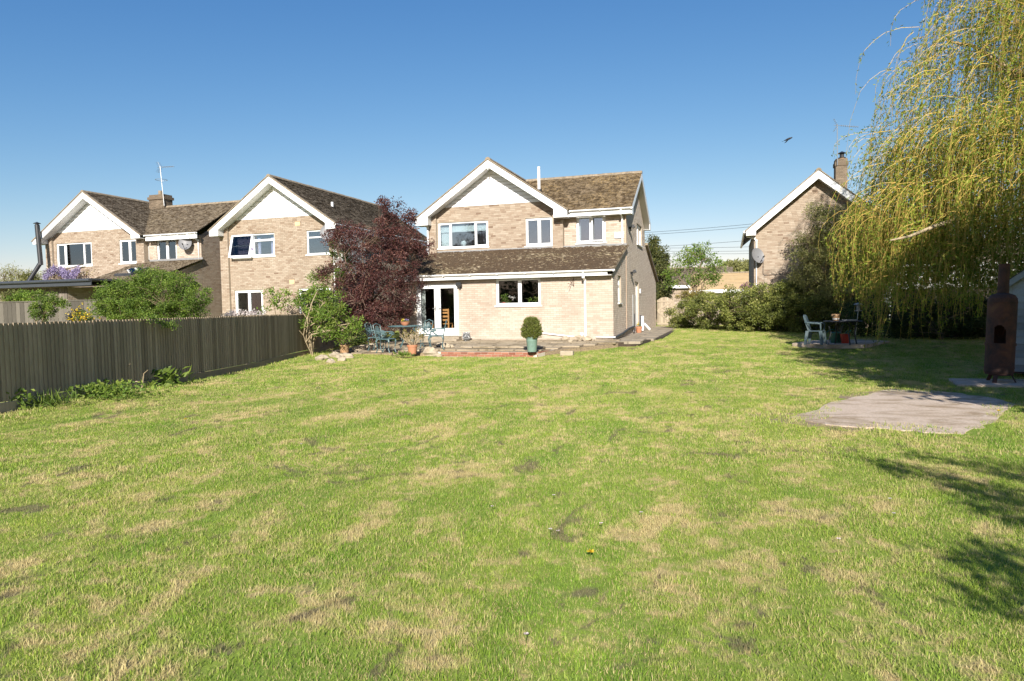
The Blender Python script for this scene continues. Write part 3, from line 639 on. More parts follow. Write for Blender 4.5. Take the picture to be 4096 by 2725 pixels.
h.face((GL, 34, 0), -EY, -EX, [(0, .2), (6.85, .2), (6.85, 5.3), (0, 5.3)], [], 'brick_tan', bricks=False)
# lean-to
YE = 24.10; XL = -12.3
dr = (-11.56, -9.80, .50, 2.47); wk = (-8.29, -6.56, 1.58, 2.60)
h.face((XL, YE, 0), EX, -EY, [(0, Z0), (XC-XL, Z0), (XC-XL, 2.66), (0, 2.66)], [(dr[0]-XL, dr[1]-XL, dr[2]-.02, dr[3]), (wk[0]-XL, wk[1]-XL, wk[2]-.05, wk[3])], 'brick_buff', tone=(0, .8))
h.face((XL, 27.2, 0), -EY, -EX, [(0, Z0), (3.1, Z0), (3.1, 2.66), (0, 3.7)], [], 'brick_tan', bricks=False)
# side wall (one plane), seen along the passage
sd = lambda y: y-YE
ew = (25.22, 25.98, 1.62, 2.62); sw = (30.75, 32.6, 4.24, 5.14); sdo = (29.95, 31.25, .42, 2.52)
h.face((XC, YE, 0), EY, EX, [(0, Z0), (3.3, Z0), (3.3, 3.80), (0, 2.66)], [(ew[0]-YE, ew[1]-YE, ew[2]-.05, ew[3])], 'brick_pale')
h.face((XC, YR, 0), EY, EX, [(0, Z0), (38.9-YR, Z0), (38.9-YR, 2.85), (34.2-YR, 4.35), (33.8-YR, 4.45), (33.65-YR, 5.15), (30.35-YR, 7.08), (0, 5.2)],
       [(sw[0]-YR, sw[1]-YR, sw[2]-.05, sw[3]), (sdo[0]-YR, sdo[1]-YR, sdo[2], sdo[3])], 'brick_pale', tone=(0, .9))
bx(XC-.02, XC+.018, YR-.07, YR+.01, .3, 5.1).build('joint_strip', simple('joint_strip', (.50, .36, .25), .9), h.e)
# damp-proof kerb at the foot of the wall
bx(XL, XC-.6, YE-.016, YE-.004, Z0-.05, .32).build('plinth', simple('plinth_render', (.40, .34, .26), .9, .2, 5), h.e)
# ---- roofs
roof = MB(); th = .05
EAV = 5.36; yE = 27.02; rz_ = 7.27; yR = 30.36; sr = (rz_-EAV)/(yR-yE)      # right wing
zg = lambda x: ZA-SL*abs(x-XA)
xv = lambda z: XA+(ZA-z)/SL                                               # valley x at height z
XV = XC+.30
roof.add([(xv(EAV), yE, EAV), (XV, yE, EAV), (XV, yR, rz_), (xv(rz_), yR, rz_)], [(0, 1, 2, 3)])
roof.add([(XV, yR, rz_), (XV, 33.75, EAV), (-12.5, 33.75, EAV), (-12.5, yR, rz_)], [(0, 1, 2, 3)])
yG = 26.72
xl, xr = -12.78, -6.12
roof.add([(xl, yG, zg(xl)), (XA, yG, ZA), (XA, 34, ZA), (xl, 34, zg(xl))], [(0, 1, 2, 3)])
yv = lambda z: yE+(z-EAV)/sr
roof.add([(xr, yG, zg(xr)), (xr, yv(zg(xr)), zg(xr)), (xv(rz_), yR, rz_), (xv(rz_), 34, rz_), (XA, 34, ZA), (XA, yG, ZA)], [(5, 4, 3, 2, 1, 0)])
ly0, lz0, ly1, lz1 = 23.74, 2.80, 27.38, 3.92
roof.add([(XL-.1, ly0, lz0), (XC+.10, ly0, lz0), (XC+.10, ly1, lz1), (XL-.1, ly1, lz1)], [(0, 1, 2, 3)])
roof.add([(XC+.12, 33.9, 4.50), (XC+.12, 39.1, 2.84), (-8, 39.1, 2.84), (-8, 33.9, 4.5)], [(0, 1, 2, 3)])
h.roofpart = link('roof', roof.mesh('roof'), M['roofbase'], h.e)
uvR = unit((0, yR-yE, rz_-EAV)); LR = math.hypot(yR-yE, rz_-EAV)
h.roof((0, yE-.03, EAV-.005), EX, uvR, int(LR/.1)+1, lambda s: (xv(EAV+s*uvR[2])+.02, XV), 'tile_main', seed=1, lift=.017, rough=.5)
gs = unit((-1, 0, SL)); LG = (XA*0+(ZA-zg(xr)))/gs[2]
h.roof((xr+.03, 0, zg(xr+.03)+.003), EY, gs, int(LG/.1)+1, lambda s: (yG-.02, max(yG+.1, yv(zg(xr+.03)+s*gs[2])) if zg(xr+.03)+s*gs[2] < rz_ else 34.), 'tile_moss', seed=2)
gl_ = unit((1, 0, SL)); h.roof((xl-.03, 0, zg(xl-.03)+.003), EY, gl_, int(LG/.1)+1, lambda s: (yG-.02, 34.), 'tile_plain', seed=3, indiv=False)
uvL = unit((0, ly1-ly0, lz1-lz0)); LL = math.hypot(ly1-ly0, lz1-lz0)
h.roof((0, ly0-.03, lz0-.004), EX, uvL, int(LL/.1), lambda s: (XL-.1, XC+.12), 'tile_moss', seed=4, lift=.019, rough=.6)
moss_lumps(h.roofpart, (0, ly0, lz0), EX, uvL, lambda s: (XL, XC+.08), LL-.12, 5200, 5, (.035, .11), .045)
moss_lumps(h.roofpart, (0, yE, EAV), EX, uvR, lambda s: (xv(EAV+s*uvR[2])+.1, XV-.05), LR-.12, 500, 6, (.02, .06), .022)
moss_lumps(h.roofpart, (xr, 0, zg(xr)), EY, gs, lambda s: (yG, max(yG+.2, min(34, yv(zg(xr)+s*gs[2])))), LG-.1, 260, 8, (.03, .08), .03)
ridge(h, (XA, yG-.02, ZA+.03), (XA, 34, ZA+.03)); ridge(h, (xv(rz_)+.1, yR, rz_+.035), (XV+.02, yR, rz_+.035))
# verge of the right-hand gable: barge, soffit, boxed ends
for (y0_, z0_, y1_, z1_, nm) in ((yE, EAV, yR, rz_, 'near'), (33.72, EAV, yR, rz_, 'far')):
    P = [(XV-.03, y0_, z0_-.02), (XV-.03, y1_, z1_-.02), (XV-.03, y1_, z1_-.26), (XV-.03, y0_+(.42 if nm == 'near' else -.42), z0_-.02), (XV-.03, y0_+(.42 if nm == 'near' else -.42), z0_-.27), (XV-.03, y0_, z0_-.27)]
    MB().prism(P, (.03, 0, 0)).build('barge_board', M['white'], h.e)
    MB().add([(XC-.1, y0_, z0_-.2), (XV-.03, y0_, z0_-.2), (XV-.03, y1_, z1_-.2), (XC-.1, y1_, z1_-.2)], [(0, 1, 2, 3)]).box(XC-.05, XV-.031, min(y0_, y0_+(.42 if nm == 'near' else -.42)), max(y0_, y0_+(.42 if nm == 'near' else -.42)), z0_-.268, z0_-.25).build('soffit', M['soffit'], h.e)
# lean-to and catslide verge edges
MB().prism([(XC-.02, ly0, lz0-.05), (XC-.02, ly1, lz1-.05), (XC-.02, ly1, lz1+.0), (XC-.02, ly0, lz0)], (.14, 0, 0)).build('verge', M['ridge'], h.e)
MB().prism([(XC-.02, 33.9, 4.42), (XC-.02, 39.1, 2.76), (XC-.02, 39.1, 2.86), (XC-.02, 33.9, 4.52)], (.15, 0, 0)).build('verge', M['ridge'], h.e)
# bargeboards, cladding of the front gable
barge(h, XA, ZA-.03, xl+.02, zg(xl)-.02, xr-.02, zg(xr)-.02, yG, .25, boxw=.56, boxdrop=.27, wallY=YP)
MB().prism([(XA-.05, yG-.006, ZA-.28), (XA+.05, yG-.006, ZA-.28), (XA, yG-.006, ZA-.46)], (0, .03, 0)).build('finial', M['white'], h.e)
cladding(h, XA, ZA-.22, SID, SL, YPA, 10)
# fascia, gutters, pipes
bx(GR+.2, XC+.27, 27.0, 27.03, 5.10, 5.30).build('fascia', M['white'], h.e); bx(GR, XC+.2, 27.03, YR, 5.10, 5.12).build('soffit', M['white_old'], h.e)
gutter_x(h, xr+.0, XV+.03, 26.93, 5.33, fascia=False)
gutter_x(h, XL-.1, XC+.13, 23.72, 2.78, r=.062, fx1=XC-.14)
bx(XL, XC, 23.79, YE, 2.58, 2.60).build('soffit', M['white_old'], h.e)
pipe(h, [(XC-.13, 26.95, 5.28), (XC-.13, 26.96, 5.12), (XC-.13, YR-.06, 4.98), (XC-.13, YR-.06, 3.95)], .036)
dp = yp(2340, 1200, YE-.07)[0]
pipe(h, [(dp, 23.73, 2.72), (dp, 23.76, 2.55), (dp, YE-.06, 2.42), (dp, YE-.06, .30)], .042)
pipe(h, [(GL-.35, 26.95, 5.28), (GL-.3, 26.97, 5.15), (GL-.05, YP-.05, 5.0), (GL-.05, YP-.05, 3.8)], .036)
pipe(h, [(dp-.12, YE-.07, .30), (dp-.13, YE-.07, .52), (dp-.13, YE-.06, .56)], .05, name='waste_pipe')
pipe(h, [(dp-.1, YE-.05, .38), yp(2150, 1331, YE-.05)], .026, name='waste_pipe')
pipe(h, [yp(2106, 1283, YE-.04), yp(2106, 1300, YE-.05)], .03, name='waste_pipe')
pipe(h, [yp(2385, 1348, YE-.07), yp(2462, 1349, YE-.07)], .028, name='waste_pipe')
pipe(h, [(XC+.05, 24.05, .37), (XC+.05, 26., .44), (XC+.05, 27.6, .56), (XC+.05, 29.2, .6)], .05, 'black_metal', name='black_hose')
# lead flashing over the lean-to
bx(XL, XC+.05, YPA-.03, YPA-.014, 3.84, 3.97).build('flashing', M['lead'], h.e)
# windows
window(h, *wL, YPA, [.9, 1.9, .9], label='wide white window with a blind and curtain'); window(h, *w2, YPA, [1, 1])
o = window(h, *w3, YR, [1, 1], label='white window with one sash ajar')
MB().box(-5.28, -4.80, YR-.05, YR-.01, 4.12, 4.16).box(-5.28, -4.80, YR-.10, YR-.06, 5.06, 5.10).box(-5.28, -5.23, YR-.08, YR-.03, 4.16, 5.06).box(-4.85, -4.80, YR-.02, YR+.0, 4.16, 5.06).build('open_sash', M['white'], o)
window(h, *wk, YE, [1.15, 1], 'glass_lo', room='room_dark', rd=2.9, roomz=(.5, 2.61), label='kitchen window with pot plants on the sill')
bl = MB()
for k in range(5): bl.box(-11.9, -9.75, YPA+.16+.012*k, YPA+.19+.012*k, 4.78+.05*k, 4.84+.05*k)
bl.build('blind', M['curtain'], h.e)
curtain(h, -11.9, -11.45, 4.1, 5.0, YPA+.22, 'curtain', 5); curtain(h, -9.85, -9.75, 4.1, 5.0, YPA+.22, 'curtain', 2)
curtain(h, -5.88, -5.78, 4.1, 5.1, YR+.22, 'curtain', 2)
# double doors
Yd = YE+.03; d = MB(); x0, x1, z0, z1 = dr
d.box(x0, x1, Yd, Yd+.08, z1-.06, z1).box(x0, x0+.06, Yd, Yd+.08, z0, z1-.06).box(x1-.06, x1, Yd, Yd+.08, z0, z1-.06).box(x0, x1, Yd-.03, Yd+.1, z0-.05, z0)
d.build('door_frame', M['white'], h.e, bevel=.004); xm = (x0+x1)/2
for a, b in ((x0+.065, xm-.004), (xm+.004, x1-.065)):
    m_ = MB(); q = .12; m_.box(a, b, Yd-.01, Yd+.055, z0+.005, z0+.26).box(a, b, Yd-.01, Yd+.055, z1-.065-q, z1-.065).box(a, a+q, Yd-.0095, Yd+.0545, z0+.26, z1-.065-q).box(b-q, b, Yd-.0095, Yd+.0545, z0+.26, z1-.065-q)
    dd = m_.build('door', M['white'], h.e, bevel=.006); bx(a+q-.005, b-q+.005, Yd+.02, Yd+.026, z0+.255, z1-.06-q).build('pane', M['glass_lo'], dd)
    hx = xm-.07 if a < xm-.2 else xm+.07; MB().box(hx-.02, hx+.02, Yd-.025, Yd-.01, 1.40, 1.62).tube([(hx, Yd-.05, 1.52), (hx+(-.11 if a < xm-.2 else .11), Yd-.05, 1.52)], .012, 6).build('handle', M['grey_metal'], dd)
r = MB(); xa, xb, ya, yb, za, zb = x0-.5, x1+.5, Yd+.12, Yd+2.95, z0-.03, 2.6
for q in ([(xa, yb, za), (xb, yb, za), (xb, yb, zb), (xa, yb, zb)], [(xa, ya, za), (xa, yb, za), (xa, yb, zb), (xa, ya, zb)], [(xb, ya, za), (xb, yb, za), (xb, yb, zb), (xb, ya, zb)], [(xa, ya, za), (xb, ya, za), (xb, yb, za), (xa, yb, za)], [(xa, ya, zb), (xb, ya, zb), (xb, yb, zb), (xa, yb, zb)]): r.add(q, [(0, 1, 2, 3)])
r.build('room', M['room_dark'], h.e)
curtain(h, x0+.1, x0+.3, z0, z1-.1, Yd+.2, 'room', 3)
for k in range(2): bx(x0-.1-.2*k, x1+.12+.02*k, YE-.32-.3*k, YE-.012, .24-.0*k, .46-.09*k-.002*k).build('step', M['pathslab'], h.e, bevel=.01)
# side windows and door
f = MB(); X = XC-.06
def sidewin(y0, y1, z0, z1, split=None, door=False):
    f = MB(); q = .07; f.box(X-.06, X, y0, y1, z0, z0+q).box(X-.06, X, y0, y1, z1-q, z1).box(X-.059, X-.001, y0, y0+q, z0+q, z1-q).box(X-.059, X-.001, y1-q, y1, z0+q, z1-q)
    if split: f.box(X-.058, X-.002, y0+q, y1-q, split-.04, split+.04)
    elif not door: f.box(X-.058, X-.002, (y0+y1)/2-.04, (y0+y1)/2+.04, z0+q, z1-q)
    o = f.build('door' if door else 'window', M['white'], h.e, bevel=.004)
    if door: bx(X-.05, X-.015, y0+q, y1-q, z0+q, z1-q-.5).build('door_panel', M['white'], o); bx(X-.04, X-.03, y0+q, y1-q, z1-q-.5, z1-q).build('pane', M['glass_up'], o)
    else: bx(X-.035, X-.03, y0+q, y1-q, z0+q, z1-q).build('pane', M['glass_up'], o); bx(X-.06, XC+.06, y0-.05, y1+.05, z0-.05, z0-.003).build('sill', M['white'], o)
    bx(X-.5, X-.45, y0-.2, y1+.2, z0-.3, z1+.2).build('room', M['room_dark'], h.e)
sidewin(*ew, split=2.25); sidewin(*sw); sidewin(*sdo, door=True)
# fittings
bx(-4.36, -3.99+.0, YR-.075, YR-.012, 4.18, 4.43).build('alarm_box', M['white'], h.e, bevel=.02)
floodlight(h, yp(1842, 1144, YE), -EY); floodlight(h, (XC, 28.3, 4.67), EX); floodlight(h, (XC, 28.6, 2.85), EX)
m_ = MB(); br = yp(2295, 1130, YE-.02); m_.tube([br+vec(0, 0, .16), br-vec(0, 0, .16)], .012, 5).tube([br+vec(0, 0, .14), br+vec(-.12, -.3, -.18)], .008, 5).tube([br-vec(0, 0, .12), br+vec(-.15, -.3, .14)], .008, 5)
m_.build('basket_bracket', M['rust'], h.e)
MB().tube([(-7.60, 27.9, 5.9), (-7.60, 27.9, 7.28)], .062, 12).tube([(-7.6, 27.9, 7.28), (-7.6, 27.9, 7.36)], [.055, .07], 12).build('flue', M['white'], h.e, smooth=True)
bx(-7.7, -7.5, 27.78, 28.0, 6.2, 6.42).build('flue_flashing', M['black_metal'], h.e)
GB = simple('grey_board', (.17, .155, .15), .8)
for y_ in (29.3, 31.35, 31.85): bx(XC+.005, XC+.03, y_, y_+.45, .35, 1.05+.1*(y_ < 30)).build('leaning_board', GB, h.e)
bx(XC+.012, XC+.05, 29.05, 29.17, .4, 1.95).build('ladder_plank', M['grey_metal'], h.e); bx(XC+.03, XC+.13, 31.95, 32.12, .33, 1.0).build('white_post', M['white'], h.e)
pipe(h, [(XC+.12, 32.3, .62), (XC+.32, 32.6, .36)], .07, name='vent_hose')
bx(XC+.0, XC+.05, 31.6, 31.75, 2.05, 2.25).build('vent', M['white'], h.e)
h.finish(); MAIN = h

# ================================================================ middle house (gable end towards the garden)
h = House('gabled_house', 'brick gable house behind the purple tree, lilac curtains in an open window', (-20.2, 27.4, Z0))
XA2, ZA2 = -20.1, 7.72; L2, R2 = -23.28, -17.23; Yp, Ypa = 27.15, 27.27; zp = lambda x: ZA2-SL*abs(x-XA2)-.3; SID2 = 5.85
a1 = (-22.70, -20.28, 4.11, 5.19); a2 = (-18.55, -17.36, 4.09, 5.20); a3 = (-22.64, -21.03, .3, 2.55); a4 = (-19.06, -17.36, 1.2, 2.55)
x0, x1 = L2+.45, R2+.0
h.face((L2, Yp, 0), EX, -EY, [(0, 0.1), (.45, 0.1), (.45, zp(x0)), (0, zp(L2))], [], 'brick_tan')
h.wall.add([(x0, Yp, .1), (x0, Ypa, .1), (x0, Ypa, 5.6), (x0, Yp, 5.6)], [(0, 1, 2, 3)])
hh = [(q[0]-x0, min(q[1], R2-.02)-x0, q[2]-.05, q[3]) for q in (a1, a2, a3, a4)]
h.face((x0, Ypa, 0), EX, -EY, [(0, .1), (x1-x0, .1), (x1-x0, zp(x1)), ((ZA2-.3-SID2)/SL+XA2-x0, SID2), (XA2-(ZA2-.3-SID2)/SL-x0, SID2), (0, zp(x0))], hh, 'brick_tan')
YB = 37.5
h.face((R2, Ypa, 0), EY, EX, [(0, .1), (YB-Ypa, .1), (YB-Ypa, 5.2), (0, 5.2)], [], 'brick_tan', bricks=False)
h.face((L2, YB, 0), -EY, -EX, [(0, .1), (YB-Yp, .1), (YB-Yp, 5.2), (0, 5.2)], [], 'brick_tan', bricks=False)
xl, xr = -23.55, -16.68; zg = lambda x: ZA2-SL*abs(x-XA2); yG = 26.74
rf = MB(); rf.add([(xl, yG, zg(xl)), (XA2, yG, ZA2), (XA2, YB, ZA2), (xl, YB, zg(xl))], [(0, 1, 2, 3)]).add([(xr, yG, zg(xr)), (XA2, yG, ZA2), (XA2, YB, ZA2), (xr, YB, zg(xr))], [(3, 2, 1, 0)])
h.roofpart = link('roof', rf.mesh('roof'), M['roofbase'], h.e); LG = (ZA2-zg(xr))/gs[2]
h.roof((xr+.03, 0, zg(xr+.03)), EY, gs, int(LG/.1)+1, lambda s: (yG-.02, YB), 'tile_plain', seed=12, lift=.017, rough=.5)
h.roof((xl-.03, 0, zg(xl-.03)), EY, gl_, int(LG/.1)+1, lambda s: (yG-.02, YB), 'tile_plain', seed=13, indiv=False)
ridge(h, (XA2, yG-.02, ZA2+.03), (XA2, YB, ZA2+.03))
barge(h, XA2, ZA2-.03, xl+.02, zg(xl)-.02, xr-.02, zg(xr)-.02, yG, .25, boxw=.5, boxdrop=.25, wallY=Yp)
cladding(h, XA2, ZA2-.22, SID2, SL, Ypa, 8)
window(h, a1[0], a1[1], a1[2], a1[3], Ypa, [1, 1.02], skip=(0,), transom={1: .25}, label='window with lilac curtains, left sash propped open')
MB().obox((-22.08, Ypa-.10, 4.63), (.58, 0, 0), (0, .012, 0), (0, .0, .035)).build('window_stay', M['white'], h.e)
# top-hung sash swung out at the bottom
sh = MB(); t_ = vec(0, -.28, -1); t_ = t_/np.linalg.norm(t_); A_ = vec(-22.66, Ypa-.01, 5.16)
for (p, a, b) in ((A_+vec(.60, 0, 0)+t_*.03, (.60, 0, 0), t_*.035), (A_+vec(.60, 0, 0)+t_*1.07, (.60, 0, 0), t_*.04), (A_+vec(.03, 0, 0)+t_*.55, (.035, 0, 0), t_*.55), (A_+vec(1.17, 0, 0)+t_*.55, (.035, 0, 0), t_*.55)): sh.obox(p, a, b, np.cross(unit(a), unit(b))*.025)
o = sh.build('open_sash', M['white'], h.e); MB().obox(A_+vec(.6, 0, 0)+t_*.55, (.55, 0, 0), t_*.5, np.cross(EX, t_)*.004).build('pane', M['glass_lo'], o)
curtain(h, -22.5, -21.55, 4.15, 5.1, Ypa+.16, 'lilac', 8); curtain(h, -20.62, -20.36, 4.15, 5.0, Ypa+.2, 'lilac', 3); curtain(h, -21.35, -21.2, 4.15, 5.0, Ypa+.2, 'lilac', 2)
window(h, a2[0], R2-.10, a2[2], a2[3], Ypa, [1], transom={0: .27})
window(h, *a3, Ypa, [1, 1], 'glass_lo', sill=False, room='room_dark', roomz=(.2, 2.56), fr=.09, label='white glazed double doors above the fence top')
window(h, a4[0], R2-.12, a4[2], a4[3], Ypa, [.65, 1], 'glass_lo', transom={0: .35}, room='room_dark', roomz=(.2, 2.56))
for q in ((-19.12, -18.86, 5.44, 5.62), (-19.52, -19.27, 2.78, 2.96)): bx(q[0], q[1], Ypa-.022, Ypa-.003, q[2], q[3]).build('air_brick', simple('air_brick', (.62, .46, .24), .8), h.e)
MB().tube([(-18.35, 29.2, 5.8), (-18.35, 29.2, 6.75)], .06, 10).build('flue', M['white'], h.e, smooth=True)
dish(h, (R2+.12, 26.75, 5.0), .36, (.25, -1, .25)); MB().tube([(R2+.05, 27.2, 4.9), (R2+.1, 26.8, 4.95)], .02, 6).build('dish_bracket', M['grey_metal'], h.e)
prof = MB(); prof.tube([(xr-.02, yG, zg(xr)-.06), (xr-.02, YB, zg(xr)-.06)], .055, 8); prof.build('gutter', M['white'], h.e)
bx(R2, xr-.05, yG+.4, YB, zg(xr)-.28, zg(xr)-.26).build('soffit', M['white_old'], h.e); bx(xr-.12, xr-.09, yG+.4, YB, zg(xr)-.28, zg(xr)-.04).build('fascia', M['white'], h.e)
pipe(h, [(R2+.05, 27.35, 5.1), (R2+.05, 27.35, .3)], .036)
h.finish(); MID = h

# ================================================================ left house
h = House('far_gabled_house', 'leftmost brick house with white gable, chimney aerial and wisteria', (-30, 27.5, Z0))
XA3, ZA3 = -31.33, 7.76; L3, R3 = -34.55, -27.95; X3 = -24.7; Yp, Ypa, Yr = 27.2, 27.32, 27.5; SID3 = 5.82; SL3 = .655; zp = lambda x: ZA3-SL3*abs(x-XA3)-.3
x0, x1 = L3+.45, R3-.5
b1 = (-33.95, -31.5, 4.05, 5.27); b2 = (-29.67, -28.5, 4.08, 5.28); b3 = (-27.45, -26.2, 4.09, 5.23)
h.face((L3, Yp, 0), EX, -EY, [(0, .1), (.45, .1), (.45, zp(x0)), (0, zp(L3))], [], 'brick_tan'); h.wall.add([(x0, Yp, .1), (x0, Ypa, .1), (x0, Ypa, 5.6), (x0, Yp, 5.6)], [(0, 1, 2, 3)])
h.face((x0, Ypa, 0), EX, -EY, [(0, .1), (x1-x0, .1), (x1-x0, zp(x1)), ((ZA3-.3-SID3)/SL3+XA3-x0, SID3), (XA3-(ZA3-.3-SID3)/SL3-x0, SID3), (0, zp(x0))], [(q[0]-x0, min(q[1], x1-.01)-x0, q[2]-.05, q[3]) for q in (b1, b2)], 'brick_tan')
h.face((x1, Yp, 0), EX, -EY, [(0, .1), (.5, .1), (.5, zp(R3)), (0, zp(x1))], [], 'brick_tan')
h.wall.add([(R3, Yp, .1), (R3, Yr, .1), (R3, Yr, 5.3), (R3, Yp, 5.3)], [(0, 1, 2, 3)])
h.face((R3, Yr, 0), EX, -EY, [(0, 2.6), (X3-R3, 2.6), (X3-R3, 5.3), (0, 5.3)], [(b3[0]-R3, b3[1]-R3, b3[2]-.05, b3[3])], 'brick_buff')
EAV3 = 5.42; yE3 = 27.1; rz3 = 7.1+.25; yR3 = 30.5; sr3 = (rz3-EAV3)/(yR3-yE3)
h.face((X3, 24.0, 0), EY, EX, [(0, .1), (34-24., .1), (34-24., 5.3), (30.5-24, 7.15), (27.5-24, 5.3), (3.5, 4.0), (0, 2.8)], [], 'brick_tan', tone=(0, .8))
xl, xr = -34.92, -27.75; zg = lambda x: ZA3-SL3*abs(x-XA3); xv3 = lambda z: XA3+(ZA3-z)/SL3; yv3 = lambda z: yE3+(z-EAV3)/sr3; yG = 26.78; XV3 = X3+.12
rf = MB(); rf.add([(xv3(EAV3), yE3, EAV3), (XV3, yE3, EAV3), (XV3, yR3, rz3), (xv3(rz3), yR3, rz3)], [(0, 1, 2, 3)]).add([(XV3, yR3, rz3), (XV3, 34.1, EAV3), (-34, 34.1, EAV3), (-34, yR3, rz3)], [(0, 1, 2, 3)])
rf.add([(xl, yG, zg(xl)), (XA3, yG, ZA3), (XA3, 34, ZA3), (xl, 34, zg(xl))], [(0, 1, 2, 3)]).add([(xr, yG, zg(xr)), (xr, yE3, zg(xr)), (xv3(rz3), yR3, rz3), (xv3(rz3), 34, rz3), (XA3, 34, ZA3), (XA3, yG, ZA3)], [(5, 4, 3, 2, 1, 0)])
rf.add([(-28.5, 23.8, 2.86), (XV3, 23.8, 2.86), (XV3, 27.48, 4.12), (-28.5, 27.48, 4.12)], [(0, 1, 2, 3)])
h.roofpart = link('roof', rf.mesh('roof'), M['roofbase'], h.e)
uv3 = unit((0, yR3-yE3, rz3-EAV3)); L3r = math.hypot(yR3-yE3, rz3-EAV3); gs3 = unit((-1, 0, SL3)); LG3 = (ZA3-zg(xr))/gs3[2]
h.roof((0, yE3-.03, EAV3), EX, uv3, int(L3r/.1)+1, lambda s: (xv3(EAV3+s*uv3[2])+.02, XV3), 'tile_plain', seed=21, lift=.017, rough=.5)
h.roof((xr+.03, 0, zg(xr+.03)), EY, gs3, int(LG3/.1)+1, lambda s: (yG-.02, max(yG+.1, yv3(zg(xr+.03)+s*gs3[2])) if zg(xr+.03)+s*gs3[2] < rz3 else 34), 'tile_plain', seed=22)
gl3 = unit((1, 0, SL3)); h.roof((xl-.03, 0, zg(xl-.03)), EY, gl3, int(LG3/.1)+1, lambda s: (yG-.02, 34), 'tile_plain', seed=23, indiv=False)
uvl3 = unit((0, 3.68, 1.26)); h.roof((0, 23.77, 2.86), EX, uvl3, 39, lambda s: (-28.5, XV3), 'tile_plain', seed=24)
ridge(h, (XA3, yG-.02, ZA3+.03), (XA3, 34, ZA3+.03)); ridge(h, (xv3(rz3)+.1, yR3, rz3+.035), (XV3+.02, yR3, rz3+.035))
barge(h, XA3, ZA3-.03, xl+.02, zg(xl)-.02, xr-.02, zg(xr)-.02, yG, .26, boxw=.55, boxdrop=.15, wallY=Yp)
cladding(h, XA3, ZA3-.22, SID3, SL3, Ypa, 9)
window(h, *b1, Ypa, [.8, 1.9, .8]); window(h, b2[0], x1-.01, b2[2], b2[3], Ypa, [1.15, 1]); window(h, *b3, Yr, [1, 1])
curtain(h, -33.85, -33.5, 4.1, 5.2, Ypa+.22, 'curtain', 4); curtain(h, -33.2, -32.9, 4.1, 5.2, Ypa+.22, 'curtain', 4)
gutter_x(h, xr, XV3+.02, yE3-.06, 5.40, fz=.26); pipe(h, [(X3-.42, yE3-.06, 5.35), (X3-.30, yE3, 5.2), (X3-.12, Yr-.06, 5.05), (X3-.12, Yr-.06, 4.05)], .036)
bx(R3-.8, X3+.08, Yr-.03, Yr-.012, 4.05, 4.22).build('flashing', M['lead'], h.e)
dish(h, (-25.35, 27.15, 4.92), .34, (.45, -1, .3)); MB().tube([(-25.1, 27.48, 4.8), (-25.3, 27.2, 4.85)], .02, 6).build('dish_bracket', M['black_metal'], h.e)
c0 = yp(612, 780, 30.6)[0]; c1 = yp(672, 780, 30.6)[0]
h.apart('chimney'); h.face((c0, 30.3, 0), EX, -EY, [(0, 7.), (c1-c0, 7.), (c1-c0, 7.95), (0, 7.95)], [], 'brick_dark'); h.face((c1, 30.3, 0), EY, EX, [(0, 7.), (.6, 7.), (.6, 7.95), (0, 7.95)], [], 'brick_dark')
h.back(); MB().box(c0-.06, c1+.06, 30.24, 30.96, 7.78, 7.92).box(c0+.01, c1-.01, 30.31, 30.9, 7.9, 8.05).build('chimney_cap', M['brick_dark'], h.e)
MB().lathe([(.12, 8.0), (.11, 8.3), (.09, 8.3), (.09, 8.05)], ((c0+c1)/2, 30.6, 0), 12).build('chimney_pot', M['ridge'], h.e, smooth=True)
t_ = yp(640, 665, 30.2); aerial(h, (t_[0]+.12, 30.25, 7.4), (t_[0], 30.2, t_[2]), (1, -.1, -.06), 1.0); q = yp(645, 720, 30.2)
MB().tube([q+vec(.3*math.cos(a), .3*math.sin(a), 0) for a in np.linspace(0, 6.28, 14)], .012, 5, cap=False).build('ring_aerial', M['grey_metal'], h.e)
# skylight in the lean-to
MB().obox((-27.0, 25.5, 3.51), (.5, 0, 0), uvl3*.55, np.cross(EX, uvl3)*.05).build('skylight_frame', M['dark_clad'], h.e); MB().obox((-27.0, 25.5, 3.56), (.43, 0, 0), uvl3*.48, np.cross(EX, uvl3)*.01).build('skylight_pane', M['glass_up'], h.e)
# lower wing at the far left
h.apart('side_wing_wall'); h.face((-38.0, 31, 0), EX, -EY, [(0, .1), (3.4, .1), (3.4, 4.5), (.4, 4.3), (0, 4.1)], [], 'brick_tan'); h.wall.add([(-35., 31, .1), (-35., 33, .1), (-35., 33, 5), (-35., 31, 5)], [(0, 1, 2, 3)])
h.back(); MB().prism([(-38.6, 30.7, 4.35), (-35.3, 30.7, 5.65), (-35.3, 30.7, 5.3), (-37.6, 30.7, 4.35), (-37.6, 30.7, 4.1), (-38.6, 30.7, 4.1)], (0, .04, 0)).build('barge_board', M['white'], h.e)
MB().prism([(-38.75, 30.66, 4.35), (-35.2, 30.66, 5.75), (-35.2, 30.66, 5.83), (-38.75, 30.66, 4.43)], (0, 6, 0)).build('side_roof', M['ridge'], h.e)
